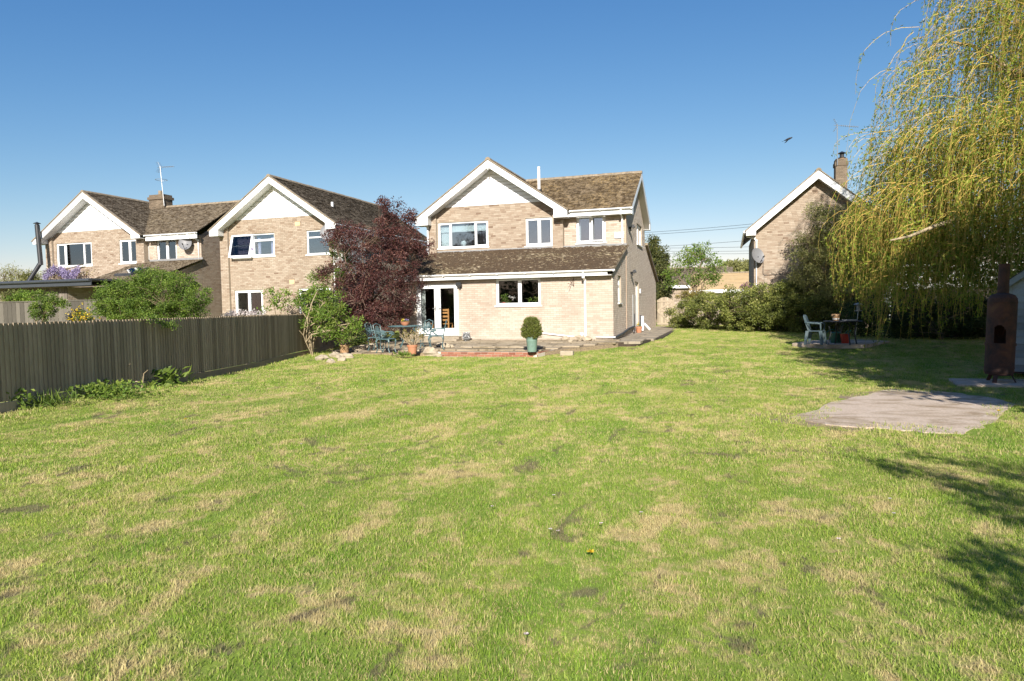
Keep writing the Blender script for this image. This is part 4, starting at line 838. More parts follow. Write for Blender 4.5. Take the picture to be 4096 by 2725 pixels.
# flat-roofed garden room
zf = 3.04; fl = MB()
h.apart('garden_room_wall'); h.face((-36, 22.9, 0), EX, -EY, [(0, .1), (8.1, .1), (8.1, 2.2), (0, 2.2)], [(1., 3.2, .3, 2.15), (4.45, 6.6, .3, 2.15)], 'brick_buff', tone=(0, .5))
h.face((-27.9, 22.9, 0), EY, EX, [(0, .1), (4.2, .1), (4.2, 2.75), (0, 2.75)], [], 'brick_buff')
h.back()
for k in range(54): bx(-36+.15*k, -36+.15*k+.14, 22.86+.004*(k % 3), 22.9, 2.2, 2.78, r=(k*37 % 10)/10).build('cladding_board', M['timber_clad'], h.e)
bx(-37, -25.9, 22.35, 27.1, 2.98, 3.06).build('flat_roof', M['dark_clad'], h.e); bx(-37, -25.85, 22.3, 22.35, 2.76, 3.02).build('fascia', M['dark_clad'], h.e); MB().tube([(-37, 22.24, 2.98), (-25.85, 22.24, 2.98)], .06, 8).build('gutter', M['dark_clad'], h.e)
bx(-37, -25.9, 22.36, 22.9, 2.74, 2.76).build('soffit', M['timber_clad'], h.e)
for a, b in ((-35, -32.8), (-31.55, -29.4)):
    m_ = MB(); m_.box(a, b, 22.95, 23.02, 2.07, 2.15).box(a, a+.07, 22.95, 23.02, .3, 2.07).box(b-.07, b, 22.95, 23.02, .3, 2.07).box((a+b)/2-.05, (a+b)/2+.05, 22.95, 23.02, .3, 2.07)
    o = m_.build('window', M['dark_clad'], h.e); bx(a+.05, b-.05, 22.98, 22.985, .35, 2.1).build('pane', M['glass_lo'], o); bx(a-.3, b+.3, 24.2, 24.25, .1, 2.4).build('room', M['room_dark'], h.e)
bx(-27.0, -25.4, 26.9, 26.95, .2, 2.4).build('door', M['red_door'], h.e); floodlight(h, (-28.55, 22.9, 1.95), -EY)
bp = [yp(148, 900, 26.6), yp(163, 1060, 26.6), yp(110, 1125, 26.2)]
m_ = MB(); m_.tube([bp[0], bp[1]], .115, 12).tube([bp[1]+vec(0, 0, .12), bp[2]-vec(.1, 0, .2)], .105, 12); m_.tube([bp[0]+vec(0, 0, .0), bp[0]+vec(0, 0, .06)], .08, 10); m_.lathe([(.0, .16), (.17, .08), (.17, .06), (0, .07)], bp[0], 14)
m_.build('flue', M['black_metal'], h.e, smooth=True)
h.finish(); LEFT = h

# ================================================================ right house
h = House('brick_house', 'brick gable house behind the hedge and willow, chimney with aerial', (3.8, 33.5, .25))
Y4 = 33.3; XA4, ZA4, SL4 = 3.73, 7.34, .83; SLr = .83; L4, R4 = 1.07, 6.45
pl = yp(2977, 928, Y4-.5); ap = yp(3275, 678, Y4-.5); XA4, ZA4 = ap[0], ap[2]; SL4 = (ap[2]-pl[2])/(ap[0]-pl[0]); R4 = XA4+(XA4-L4)
zp = lambda x: ZA4-SL4*abs(x-XA4)-.28
h.face((L4, Y4, 0), EX, -EY, [(0, .1), (R4-L4, .1), (R4-L4, zp(R4)), (XA4-L4, ZA4-.28), (0, zp(L4))], [], 'brick_tan', tone=(.05, 1))
h.face((L4, 42, 0), -EY, -EX, [(0, .1), (42-Y4, .1), (42-Y4, zp(L4)), (0, zp(L4))], [], 'brick_tan', bricks=False)
xl = pl[0]+.06; xr = 2*XA4-xl; zg = lambda x: ZA4-SL4*abs(x-XA4); yG = Y4-.5
rf = MB(); rf.add([(xl, yG, zg(xl)), (XA4, yG, ZA4), (XA4, 42, ZA4), (xl, 42, zg(xl))], [(0, 1, 2, 3)]).add([(xr, yG, zg(xr)), (XA4, yG, ZA4), (XA4, 42, ZA4), (xr, 42, zg(xr))], [(3, 2, 1, 0)])
h.roofpart = link('roof', rf.mesh('roof'), M['roofbase'], h.e); g4 = unit((1, 0, SL4)); g5 = unit((-1, 0, SL4)); LG4 = (ZA4-zg(xl))/g4[2]
h.roof((xl-.03, 0, zg(xl-.03)), EY, g4, int(LG4/.1)+1, lambda s: (yG-.03, 42), 'tile_pale', seed=31); h.roof((xr+.03, 0, zg(xr+.03)), EY, g5, int(LG4/.1)+1, lambda s: (yG-.03, 42), 'tile_pale', seed=32, indiv=False)
ridge(h, (XA4, yG-.03, ZA4+.03), (XA4, 42, ZA4+.03))
barge(h, XA4, ZA4-.03, xl+.02, zg(xl)-.02, xr-.02, zg(xr)-.02, yG, .27, boxw=.42, boxdrop=.2, wallY=Y4)
MB().tube([(xl-.05, yG+.03, zg(xl)-.05), (xl-.05, 42, zg(xl)-.05)], .055, 8).build('gutter', M['white'], h.e)
pipe(h, [(xl+.05, Y4-.12, zg(xl)-.22), (L4+.02, Y4-.07, 4.45), (L4+.10, Y4-.06, 4.35), (L4+.10, Y4-.06, .5)], .042)
dc = yp(3033, 1022, Y4-.35); dish(h, dc, .37, (.5, -.6, .25)); MB().tube([(dc[0], Y4, dc[2]-.25), dc-vec(0, -.05, .05)], .02, 6).build('dish_bracket', M['black_metal'], h.e)
cb = [yp(3053, 1030, Y4-.02), yp(3052, 1095, Y4-.02), yp(3058, 1102, Y4-.02), yp(3110, 1098, Y4-.02), yp(3190, 1096, Y4-.02)]
MB().tube(cb, .014, 5).build('cable', M['black_metal'], h.e)
c0, c1 = yp(3343, 690, 36.2)[0], yp(3390, 690, 36.2)[0]; zt = yp(3360, 637, 36.2)[2]; zb_ = 6.2
h.apart('chimney'); h.face((c0, 36.2, 0), EX, -EY, [(0, zb_), (c1-c0, zb_), (c1-c0, zt), (0, zt)], [], 'brick_dark', tone=(0, .7)); h.face((c1, 36.2, 0), EY, EX, [(0, zb_), (.6, zb_), (.6, zt), (0, zt)], [], 'brick_dark'); h.face((c0, 36.8, 0), -EY, -EX, [(0, zb_), (.6, zb_), (.6, zt), (0, zt)], [], 'brick_dark')
h.back(); MB().box(c0-.04, c1+.04, 36.16, 36.84, zt-.3, zt-.12).box(c0, c1, 36.2, 36.8, zt-.02, zt+.03).build('chimney_cap', M['brick_dark'], h.e)
cx = (c0+c1)/2+.05; MB().lathe([(.15, 0), (.13, .12)], (cx, 36.5, zt), 12).build('chimney_pot', M['terra_old'], h.e); MB().lathe([(.10, .1), (.10, .3), (.22, .32), (.02, .42)], (cx, 36.5, zt), 12).lathe([(.17, .1), (.17, .12), (.1, .12)], (cx, 36.5, zt), 12).build('cowl', M['black_metal'], h.e)
tp = yp(3349, 497, 36.1); aerial(h, (tp[0]+.02, 36.1, zt-.3), tp, (1, .2, -.12), .95)
h.finish(); RIGHT = h
# ================================================================ fences, gate, garden wall
def closeboard(name, label, A, B, ztop, zbot_fn, mat, bw=.105, gravel=True, side=1, cap=False, posts=True, step=None):
    """feather-edge boards from A to B (xy), face on the side of the normal"""
    A, B = np.array(A, float), np.array(B, float); L = np.linalg.norm(B-A); d = (B-A)/L; n = np.array([d[1], -d[0]])*side
    t = thing(name, label, 'fence', (A[0], A[1], float(zbot_fn(*A))), absolute=True); step = step or bw-.012; N = int(L/step); g = random.Random(3)
    for k in range(N):
        p = A+d*step*k; q = p+d*bw; zb = float(zbot_fn(*p))+(.17 if gravel else .02); zt = (ztop(p) if callable(ztop) else ztop)+g.uniform(-.006, .006)
        i0, i1, o0, o1 = .012, .002, .026+g.uniform(0, .003), .010
        P = [p+n*i0, q+n*i1, q+n*o1, p+n*o0]
        MB().add([(*x, zb) for x in P]+[(*x, zt) for x in P], [(3, 2, 1, 0), (4, 5, 6, 7), (0, 1, 5, 4), (1, 2, 6, 5), (2, 3, 7, 6), (3, 0, 4, 7)], g.random()).build('board', M[mat], t)
    k = 0; s = 0
    while s < L-.05:
        e = min(s+2.4, L); p, q = A+d*s, A+d*e
        if gravel:
            zb0, zb1 = float(zbot_fn(*p)), float(zbot_fn(*q)); P = [p+n*.003, q+n*.003, q+n*.04, p+n*.04]
            MB().add([(P[0][0], P[0][1], zb0-.05), (P[1][0], P[1][1], zb1-.05), (P[2][0], P[2][1], zb1-.05), (P[3][0], P[3][1], zb0-.05), (P[0][0], P[0][1], zb0+.16), (P[1][0], P[1][1], zb1+.16), (P[2][0], P[2][1], zb1+.16), (P[3][0], P[3][1], zb0+.16)],
                     [(3, 2, 1, 0), (4, 5, 6, 7), (0, 1, 5, 4), (1, 2, 6, 5), (2, 3, 7, 6), (3, 0, 4, 7)], g.random()).build('gravel_board', M[mat], t)
        for zz in (.45, 1.15): 
            c = (p+q)/2-n*.03; MB().obox((c[0], c[1], float(zbot_fn(*p))+zz), (*(d*(e-s)/2), 0), (*(n*.025), 0), (0, 0, .04)).build('rail', M[mat], t)
        if posts: 
            c = p-n*.09; zt = ztop(p) if callable(ztop) else ztop; MB().obox((c[0], c[1], (float(zbot_fn(*p))-.1+zt-.04)/2), (*(d*.05), 0), (*(n*.05), 0), (0, 0, (zt+.06-float(zbot_fn(*p)))/2)).build('post', M[mat], t)
        if cap: c = (p+q)/2; MB().obox((c[0], c[1], (ztop(c) if callable(ztop) else ztop)+.02), (*(d*(e-s)/2*.999), 0), (*(n*.045), 0), (0, 0, .018)).build('capping', M[mat], t)
        s = e
    return t
fa = rad(14); fd = np.array([-math.sin(fa), math.cos(fa)]); FD0 = gp(1186, 1428, .08)[:2]
FP = lambda s: FD0+fd*s
closeboard('board_fence', 'dark weathered close-board fence along the left side of the lawn', FP(-15.2), FP(4.6), lambda p: 1.43, lambda x, y: float(gz(x, y))-.01, 'fence')
# neighbour's grey fence, seen over the first one
nA, nB = yp(-330, 1232, 17.2), yp(400, 1190, 18.6)
closeboard('grey_fence', "neighbour's pale grey board fence with capping below the garden room", nA[:2], nB[:2], lambda p: 1.98+.04*(p[0]-nA[0])/(nB[0]-nA[0]), lambda x, y: 0.2, 'fence_nb', bw=.14, gravel=False, cap=True, step=.165)
# dark fence under the willow
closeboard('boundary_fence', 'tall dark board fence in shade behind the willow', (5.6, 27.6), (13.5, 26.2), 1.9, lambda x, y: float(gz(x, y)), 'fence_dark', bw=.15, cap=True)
# gate
YG_ = 38.9; g0, g1 = yp(2629, 1250, YG_), yp(2690, 1250, YG_); zb = .33; t = thing('garden_gate', 'arched pale timber gate at the end of the side passage', 'gate', (g0[0], YG_, zb), absolute=True)
W_ = g1[0]-g0[0]; nb = 8; zc = yp(2660, 1200, YG_)[2]
for k in range(nb):
    xa = g0[0]+W_*k/nb; xb = xa+W_/nb-.008; f_ = lambda x: zc+.16*math.sin(math.pi*min(1, max(0, (x-g0[0])/W_)))
    MB().prism([(xa, YG_, zb), (xb, YG_, zb), (xb, YG_, f_(xb)), (xa, YG_, f_(xa))], (0, .02, 0), (k*3 % 8)/8).build('board', M['gate'], t)
for z in (zb+.06, zb+.78, zc-.12): bx(g0[0], g1[0], YG_-.03, YG_-.002, z, z+.09).build('ledge', M['gate'], t)
for za, zc_ in ((zb+.14, zb+.78), (zb+.87, zc-.12)):
    a, b = ((g0[0]+.05, zc_), (g1[0]-.05, za)) if za < zb+.5 else ((g0[0]+.05, za), (g1[0]-.05, zc_))
    d_ = unit((b[0]-a[0], 0, b[1]-a[1])); L_ = math.hypot(b[0]-a[0], b[1]-a[1]); MB().obox(((a[0]+b[0])/2, YG_-.018, (a[1]+b[1])/2), d_*L_/2, (0, .013, 0), np.cross(d_, EY)*.045).build('brace', M['gate'], t)
MB().tube([(g1[0]-.08, YG_-.06, zb+.82), (g1[0]-.08, YG_-.02, zb+.82)], .03, 8).build('latch', M['black_metal'], t)
bx(g1[0]+.005, g1[0]+.10, YG_-.05, YG_+.05, zb-.1, zc+.02).build('gate_post', M['gate'], t)
# garden wall with coping
hw = House('garden_wall', 'old brick garden wall with stone coping beside the gate', (g1[0]+.1, YG_, .25), 300, 0); hw.e['category'] = 'wall'
xw0, xw1 = g1[0]+.11, 1.0
hw.face((xw0, YG_, 0), EX, -EY, [(0, .2), (xw1-xw0, .2), (xw1-xw0, 1.68), (0, 1.68)], [], 'brick_buff', tone=(.3, 1))
hw.roofpart = bx(xw0-.03, xw1, YG_-.06, YG_+.25, 1.69, 1.75).build('coping', M['pathslab'], hw.e, bevel=.01); hw.wall.box(xw0, xw1, YG_+.002, YG_+.2, .1, 1.68); hw.finish()

# ================================================================ patio, path, brick edging
def pz(x, y): return .165+.036*(y-19.6)-.05*float(ss(-9, -11.5, x))
px0 = gp(1732, 1431)[0]; kc = gp(2148, 1430); KY = kc[1]
pat = MB(); pp = [(-13.2, 20.4), (-12.2, 19.8), (px0, KY+.12), (kc[0]-.1, KY+.12), (-4.9, 21.2), (-3.6, 23.0), (-3.6, 24.2), (-13.2, 24.2)]
pat.add([(x, y, pz(x, y)-.05) for x, y in pp]+[(x, y, -.1) for x, y in pp], [tuple(range(8))]+[(i, i+8, (i+1) % 8+8, (i+1) % 8) for i in range(8)])
patio = pat.build('patio', M['leafmould']); tag(patio, 'worn flagstone patio in front of the glazed doors', kind='structure')
g = random.Random(5); y = 19.75
def inside(x, y, poly):
    r = False; j = len(poly)-1
    for i in range(len(poly)):
        if (poly[i][1] > y) != (poly[j][1] > y) and x < (poly[j][0]-poly[i][0])*(y-poly[i][1])/(poly[j][1]-poly[i][1])+poly[i][0]: r = not r
        j = i
    return r
while y < 24.05:
    dy = g.choice([.45, .6, .6, .75]); dy = min(dy, 24.08-y); x = -13.1+g.uniform(0, .4)
    while x < -3.65:
        dx = g.choice([.45, .6, .6, .75, .9])
        if inside(x+dx/2, y+dy/2, pp) and inside(x+.12, y+.08, pp) and inside(x+dx-.12, y+.08, pp):
            q = lambda a, b: (x+a+g.uniform(-.012, .012), y+b+g.uniform(-.012, .012)); c = [q(.012, .012), q(dx-.012, .012), q(dx-.012, dy-.012), q(.012, dy-.012)]; tl = g.uniform(-.008, .012)
            MB().prism([(a, b, pz(a, b)-.045) for a, b in c], (0, 0, .045+tl)).build('flagstone', M['slab'], patio, bevel=.006)
        x += dx
    y += dy
# lifted row of slabs across the patio
for k in range(7):
    a = yp(1835+48*k, 1392, 20.6)[0]; MB().obox((a+.2, 20.85+.03*math.sin(k*2), pz(a, 20.85)+.035), (.2, .0, .004*(k % 3-1)), (0, .10, 0), (0, 0, .022)).build('flagstone', M['stone'] if k in (0, 5) else M['slab'], patio, bevel=.008)
edg = thing('brick_edging', 'low red brick edging along the front of the patio', 'edging', (px0, KY, 0), absolute=True)
mort = MB().box(px0, kc[0], KY+.008, KY+.1, -.05, .158)
sdv = unit(gp(2203, 1415, .05)-gp(2148, 1430)); sl_ = 1.6
mort.obox((kc[0]+sdv[0]*sl_/2-.02, KY+.06+sdv[1]*sl_/2, .05), sdv*sl_/2, np.cross(EZ, sdv)*.04, (0, 0, .10)); mort.build('mortar_bed', simple('pale_mortar', (.5, .44, .36), .95, .2, 12), edg)
bm = [MB().box(-.1075, .1075, -.006, .09, -.0325, .0325, q).mesh('brick') for q in (.1, .35, .6, .9)]
for m_ in bm: m_.materials.append(M['brick_red'])
for c in range(2):
    x = px0-(.1125 if c else 0)
    while x < kc[0]-.2:
        if x > px0-.05:
            o = bpy.data.objects.new('brick', g.choice(bm)); COL.objects.link(o); o.parent = edg; o.location = vec(x+.1075, KY, .045+.075*c+g.uniform(-.003, .003))-vec(*edg.location)
        x += .225
    for k in range(7):
        o = bpy.data.objects.new('brick', g.choice(bm)); COL.objects.link(o); o.parent = edg; p = vec(kc[0], KY, 0)+sdv*(.14+.225*k+(.11 if c else 0)); o.location = vec(p[0], p[1], .045+.075*c)-vec(*edg.location); o.rotation_euler = (0, 0, math.atan2(sdv[1], sdv[0]))
# side path
PZ = lambda y: .30+.003*(y-24)
path = MB().prism([(-3.9, 23.2, .1), (-2.95, 23.3, .1), (-2.45, 27., .1), (-2.5, 38.85, .1), (-3.9, 38.85, .1)], (0, 0, .17)); path = path.build('path', M['soil']); tag(path, 'slab path along the side of the house', kind='structure')
yy = 23.25
while yy < 38.6:
    for a, b in ((-3.88, -3.3), (-3.28, -2.62)):
        lim = b+(-.25 if (yy < 24.2 and b > -3) else 0); MB().prism([(a, yy, .2), (lim, yy, .2), (lim, yy+.88, .2), (a, yy+.88, .2)], (0, 0, .10+g.uniform(-.01, .008))).build('paving_slab', M['pathslab'], path, bevel=.006)
    yy += .9
# limestone lumps
rock_groups = [((2250, 1378), (2345, 1368), 9, .13, 'pale stone lumps edging the patio beside the lawn'), ((1270, 1425), (1398, 1408), 10, .13, 'pale stone lumps by the mossy pot near the chairs'), ((1745, 1397), (1810, 1390), 4, .13, 'weathered stones left of the brick edging')]
for gi, (a, b, n_, R_, lb) in enumerate(rock_groups):
    for k in range(n_):
        u = a[0]+(b[0]-a[0])*(k+.5)/n_+g.uniform(-8, 8); v = a[1]+(b[1]-a[1])*(k+.5)/n_+g.uniform(-5, 10); p = gp(u, v, .2); s = R_*g.uniform(.6, 1.2)
        z = max(float(gz(p[0], p[1])), pz(p[0], p[1]) if inside(p[0], p[1], pp) else -1)
        tag(MB().blob((0, 0, 0), (s*1.25, s*.9, s*.65), 100*gi+k, 8, 6, .22).build('limestone_lump', M['stone'], loc=(p[0], p[1], z+s*.4)), ['first', 'second', 'third', 'fourth', 'fifth', 'sixth', 'seventh', 'eighth', 'ninth', 'tenth'][k]+' from left of the '+lb, 'stone', 'limestone lumps '+str(gi+1))
p = gp(1722, 1418, .06); tag(MB().blob((0, 0, 0), (.24, .16, .17), 77, 9, 7, .22).build('limestone_rock', M['stone'], loc=(p[0], p[1], .12)), 'largest pale rock standing between the leggy pot and the brick edging', 'stone')
for k, (u, v) in enumerate(((2268, 1398), (1435, 1395), (1465, 1392), (1500, 1388))):
    p = gp(u, v, .2); z = max(float(gz(p[0], p[1])), pz(p[0], p[1]) if inside(p[0], p[1], pp) else -1)
    tag(MB().box(-.2, .2, -.1, .1, -.05, .14).build('stone_block', M['stone'], bevel=.02, loc=(p[0], p[1], z+.0)), ['squared stone block at the right corner of the patio', 'squared stone block edging the bed left of the green chairs', 'stone edging block under the purple tree trunk', 'stone edging block behind the green chair legs'][k], 'stone')

# ================================================================ foliage tools
def leaves(P, D, ln, asp, r=None, curl=0.):
    N = len(P); D = D/(np.linalg.norm(D, axis=1, keepdims=True)+1e-9); A = rng.normal(size=(N, 3)); Wv = np.cross(D, A); Wv /= np.linalg.norm(Wv, axis=1, keepdims=True)+1e-9
    ln = np.broadcast_to(ln, (N,))[:, None]; Wv = Wv*ln*asp*.5; nrm = np.cross(D, Wv); nrm /= np.linalg.norm(nrm, axis=1, keepdims=True)+1e-9
    V = np.stack([P, P+D*ln*.45+Wv-nrm*ln*curl, P+D*ln, P+D*ln*.45-Wv-nrm*ln*curl], 1)
    R = np.repeat((rng.random(N) if r is None else r)[:, None], 4, 1)
    return V.reshape(-1, 3), np.arange(4*N).reshape(-1, 4), R.ravel()
def segs(A, B, ra, rb, n=3):
    A, B = np.asarray(A, float), np.asarray(B, float); N = len(A); T = B-A; T /= np.linalg.norm(T, axis=1, keepdims=True)+1e-9
    ref = np.where(np.abs(T[:, 2:3]) < .9, np.array([[0, 0, 1.]]), np.array([[1., 0, 0]])); a = np.cross(T, ref); a /= np.linalg.norm(a, axis=1, keepdims=True)+1e-9; b = np.cross(T, a)
    ra = np.broadcast_to(ra, (N,))[:, None]; rb = np.broadcast_to(rb, (N,))[:, None]; V = []
    for k in range(n): an = 2*math.pi*k/n; V.append(A+(a*math.cos(an)+b*math.sin(an))*ra)
    for k in range(n): an = 2*math.pi*k/n; V.append(B+(a*math.cos(an)+b*math.sin(an))*rb)
    V = np.stack(V, 1); fq = np.array([(k, (k+1) % n, n+(k+1) % n, n+k) for k in range(n)]); Q = (np.arange(N)[:, None, None]*2*n+fq[None]).reshape(-1, 4)
    return V.reshape(-1, 3), Q
def cat(parts):
    V = []; Q = []; R = []; b = 0
    for p in parts:
        V.append(p[0]); Q.append(p[1]+b); R.append(p[2] if len(p) > 2 else np.full(len(p[0]), .5)); b += len(p[0])
    return np.concatenate(V), np.concatenate(Q), np.concatenate(R)
def branch(a, b, n=5, wob=.1):
    a, b = np.asarray(a, float), np.asarray(b, float); t = np.linspace(0, 1, n)[:, None]; L = np.linalg.norm(b-a); P = a+(b-a)*t; P[1:-1] += rng.normal(0, wob*L/n*1.2, (n-2, 3)); P[:, 2] += np.sin(t[:, 0]*math.pi)*.06*L; return P
def crown_tree(name, label, cat_, base, blobs, nclump, nleaf, ln, asp, leafm, barkm='bark', trunk_r=.12, trunk_h=1., cl_r=.3, twigs=True, group=None, fill=.55, droop=0., stems=1, twig_r=.012, top=True, lean=(0, 0), size_tag='crown'):
    """blobs: list of (centre, radii) ellipsoids in world coordinates"""
    base = np.asarray(base, float); t = thing(name, label, cat_, base, group=group, absolute=True)
    vol = np.array([r[0]*r[1]*r[2] for _, r in blobs])**(2/3.); vol /= vol.sum(); C = []; 
    for (c, r), v in zip(blobs, vol):
        k = max(3, int(round(nclump*v))); d = rng.normal(size=(k, 3)); d /= np.linalg.norm(d, axis=1, keepdims=True); q = rng.uniform(fill, 1.04, (k, 1))**.7; q = np.where(rng.random((k, 1)) < .16, q*1.2, q)
        C.append(np.asarray(c)+d*q*np.asarray(r))
    C = np.concatenate(C); C = C[C[:, 2] > base[2]+.12]; per = max(4, nleaf//len(C)); N = per*len(C)
    sizes = rng.uniform(.6, 1.35, len(C)); tone = rng.normal(0, .16, len(C))
    off = rng.normal(size=(len(C), per, 3)); off /= np.linalg.norm(off, axis=2, keepdims=True); off *= (rng.random((len(C), per, 1))**.45)*cl_r*sizes[:, None, None]; off[:, :, 2] *= .75
    P = (C[:, None, :]+off).reshape(-1, 3); D = (off+rng.normal(0, cl_r*.6, off.shape)).reshape(-1, 3); D[:, 2] -= droop*cl_r
    ok = P[:, 2] > base[2]+.02; P, D = P[ok], D[ok]; R = np.clip(rng.normal(.5, .2, len(P))+np.repeat(tone, per)[ok], 0, 1)
    V, Q, R = leaves(P, D, ln*rng.uniform(.65, 1.3, len(P)), asp, R, .12)
    link('crown', mesh_np('crown', V, Q, R), M[leafm], t)
    # wood
    parts = []; cen = np.mean([np.asarray(c) for c, _ in blobs], 0)
    tops = []
    for s_ in range(stems):
        a = base+np.array([rng.normal(0, trunk_r*1.2*(stems > 1)), rng.normal(0, trunk_r*1.2*(stems > 1)), -.08]); tp = base+np.array([lean[0], lean[1], trunk_h])+(rng.normal(0, .25, 3)*np.array([1, 1, .3]) if stems > 1 else 0); B = branch(a, tp, 5, .06)
        rr = np.linspace(trunk_r/(stems**.5), trunk_r*.62/(stems**.5), 5); parts.append(segs(B[:-1], B[1:], rr[:-1]*1.02, rr[1:]*1.02, 7)); tops.append(B)
    if twigs:
        nl = max(4, min(16, len(C)//6)); lim = C[rng.choice(len(C), nl, replace=False)]; ends = []
        for e in lim:
            tb = tops[rng.integers(len(tops))]; a = tb[rng.integers(2, 5)]; e2 = a+(e-a)*rng.uniform(.7, .95); B = branch(a, e2, 6, .25); rr = np.linspace(trunk_r*.42, twig_r*1.2, 6); parts.append(segs(B[:-1], B[1:], rr[:-1], rr[1:], 5)); ends.append(B)
        E = np.concatenate([b[2:] for b in ends])
        for c in C:
            dd = np.linalg.norm(E-c, axis=1); a = E[np.argmin(dd)]; B = branch(a, c+rng.normal(0, cl_r*.4, 3), 4, .3); rr = np.linspace(twig_r, twig_r*.4, 4); parts.append(segs(B[:-1], B[1:], rr[:-1], rr[1:], 3))
    V, Q, _ = cat(parts); link('trunk', mesh_np('trunk', V, Q, smooth=True), M[barkm], t); return t
# ================================================================ willow
def willow():
    c = vec(10.4, 22.8, .1); t = thing('weeping_willow', 'tall weeping willow with yellow-green hanging strands on the right', 'tree', c, absolute=True)
    parts = []; tr = branch(c-vec(0, 0, .2), c+vec(-.3, -.2, 3.2), 6, .05); rr = np.linspace(.45, .34, 6); parts.append(segs(tr[:-1], tr[1:], rr[:-1], rr[1:], 9))
    dome = lambda R: 13.2-(R/6.0)**3.4*6.5
    nodes = []
    for k in range(30):
        an = 2*math.pi*k/30+rng.normal(0, .12); R = rng.uniform(2.2, 5.0); zt = dome(R)-rng.uniform(.8, 4.5); e = c+vec(R*math.cos(an), R*math.sin(an), zt)
        s_ = np.linspace(0, 1, 9)[:, None]; m1 = tr[-1]+vec(.25*R*math.cos(an), .25*R*math.sin(an), zt*.55); B = (1-s_)**2*tr[-1]+2*s_*(1-s_)*m1+s_**2*e+rng.normal(0, .08, (9, 3)); rr = np.linspace(.15, .03, 9); parts.append(segs(B[:-1], B[1:], rr[:-1], rr[1:], 6)); nodes.append(B[4:])
        for j in range(5):
            a = B[rng.integers(4, 9)]; o = unit((a-c)*vec(1, 1, 0)+rng.normal(0, .8, 3)*vec(1, 1, 0)); e2 = a+o*rng.uniform(.6, 1.8)+vec(0, 0, rng.uniform(-.3, .7)); B2 = branch(a, e2, 6, .3); rr = np.linspace(.026, .010, 6); parts.append(segs(B2[:-1], B2[1:], rr[:-1], rr[1:], 4)); nodes.append(B2[1:])
    # one long pale limb low on the near side
    B = np.array([yp(*q) for q in ((3990, 790, 20.6), (3860, 868, 19.8), (3740, 905, 19.0), (3640, 945, 18.6), (3560, 962, 18.4))]); rr = np.linspace(.08, .02, 5); parts.append(segs(B[:-1], B[1:], rr[:-1], rr[1:], 6)); nodes.append(B)
    Nn = np.concatenate(nodes); S = 5600
    an = rng.uniform(0, 6.283, S); R = 5.9*np.sqrt(rng.uniform(.06, 1, S)); A = c+np.stack([R*np.cos(an), R*np.sin(an), dome(R)-np.minimum(rng.exponential(2.3, S), 9)], 1)+rng.normal(0, .2, (S, 3)); A[:, 2] = np.maximum(A[:, 2], 2.2+rng.random(S)*2)
    ix = rng.integers(0, len(Nn), S); useN = rng.random(S) < .3; A[useN] = Nn[ix[useN]]+rng.normal(0, .3, (useN.sum(), 3))
    S2 = 5600; a2 = rng.uniform(3.0, 5.3, S2); r2 = rng.uniform(3.6, 6.2, S2); r2 = np.where(rng.random(S2) < .3, r2+.6, r2); A2 = c+np.stack([r2*np.cos(a2), r2*np.sin(a2), rng.uniform(1.9, 6.4, S2)], 1); A2[:, 2] = np.where(r2 > 6.2, np.minimum(A2[:, 2], 4.4), A2[:, 2]); A = np.concatenate([A, A2]); an = np.concatenate([an, a2]); R = np.concatenate([R, r2]); S += S2
    lump = np.sin(an*9+1.3)*.5+np.sin(an*17)*.3+np.sin(R*3+an*5)*.4; A[:, 2] += lump*.45
    out = (A-c)*vec(1, 1, 0); out /= np.linalg.norm(out, axis=1, keepdims=True)+1e-9
    out = out+rng.normal(0, .5, (S, 3))*vec(1, 1, 0); reach = rng.uniform(.1, .8, (S, 1)); L = rng.uniform(.6, 2.6, S); low = .7+rng.random(S)**.85*2.4
    low = np.where(rng.random(S) < .04, .15, low); L = np.minimum(L, np.maximum(.4, A[:, 2]-c[2]-low)); K = 8; pts = []
    sway = rng.normal(0, .2, (S, 3))*vec(1, 1, 0)
    for k in range(K):
        s_ = k/(K-1); pts.append(A+out*reach*(1-(1-s_)**2.2)+vec(0, 0, .3)*np.sin(s_*3.)*reach-vec(0, 0, 1)*(L*s_**1.35)[:, None]+sway*math.sin(s_*2.4)+rng.normal(0, .014, (S, 3)))
    P = np.stack(pts, 1); keep = (P[:, -1, 0] < c[0]+2.2) & ~((A[:, 1] > c[1]+1.2) & (A[:, 0] < c[0]-2.2) & (rng.random(S) < .75)); P = P[keep]; L = L[keep]; S = len(P)
    hero = []
    for (ut, vt, u1, v1, Yh, nn) in ((3510, 1385, 3545, 900, 20.6, 26), (3470, 1250, 3500, 850, 20.6, 12), (3350, 1215, 3380, 950, 21.5, 12), (3600, 1300, 3640, 950, 20.2, 12), (3690, 1260, 3700, 900, 19.6, 12), (3760, 1330, 3790, 900, 20.5, 8), (3420, 1180, 3440, 800, 20.8, 12), (3560, 1240, 3590, 800, 19.6, 12), (3850, 1210, 3860, 800, 19.5, 12)):
        a_, b_ = yp(u1, v1, Yh), yp(ut, vt, Yh)
        for _ in range(nn):
            o_ = rng.normal(0, .16, 3)*vec(1, 1, .6); e_ = b_+(a_-b_)*rng.random()**1.6*.75; s_ = np.linspace(0, 1, K)[:, None]; hero.append(a_+o_+(e_-a_)*s_+vec(.12, 0, .1)*np.sin(s_*3.1)*rng.normal(0, 1)+rng.normal(0, .012, (K, 3))-o_*.5*s_)
    P = np.concatenate([P, np.array(hero)]); S = len(P)
    rr = np.linspace(.006, .003, K); tw = []
    for k in range(K-1): tw.append(segs(P[:, k], P[:, k+1], rr[k], rr[k+1], 3))
    V, Q, R_ = cat(tw); tag(link('hanging_twigs', mesh_np('hanging_twigs', V, Q, R_), M['willow_twig'], t), kind='stuff')
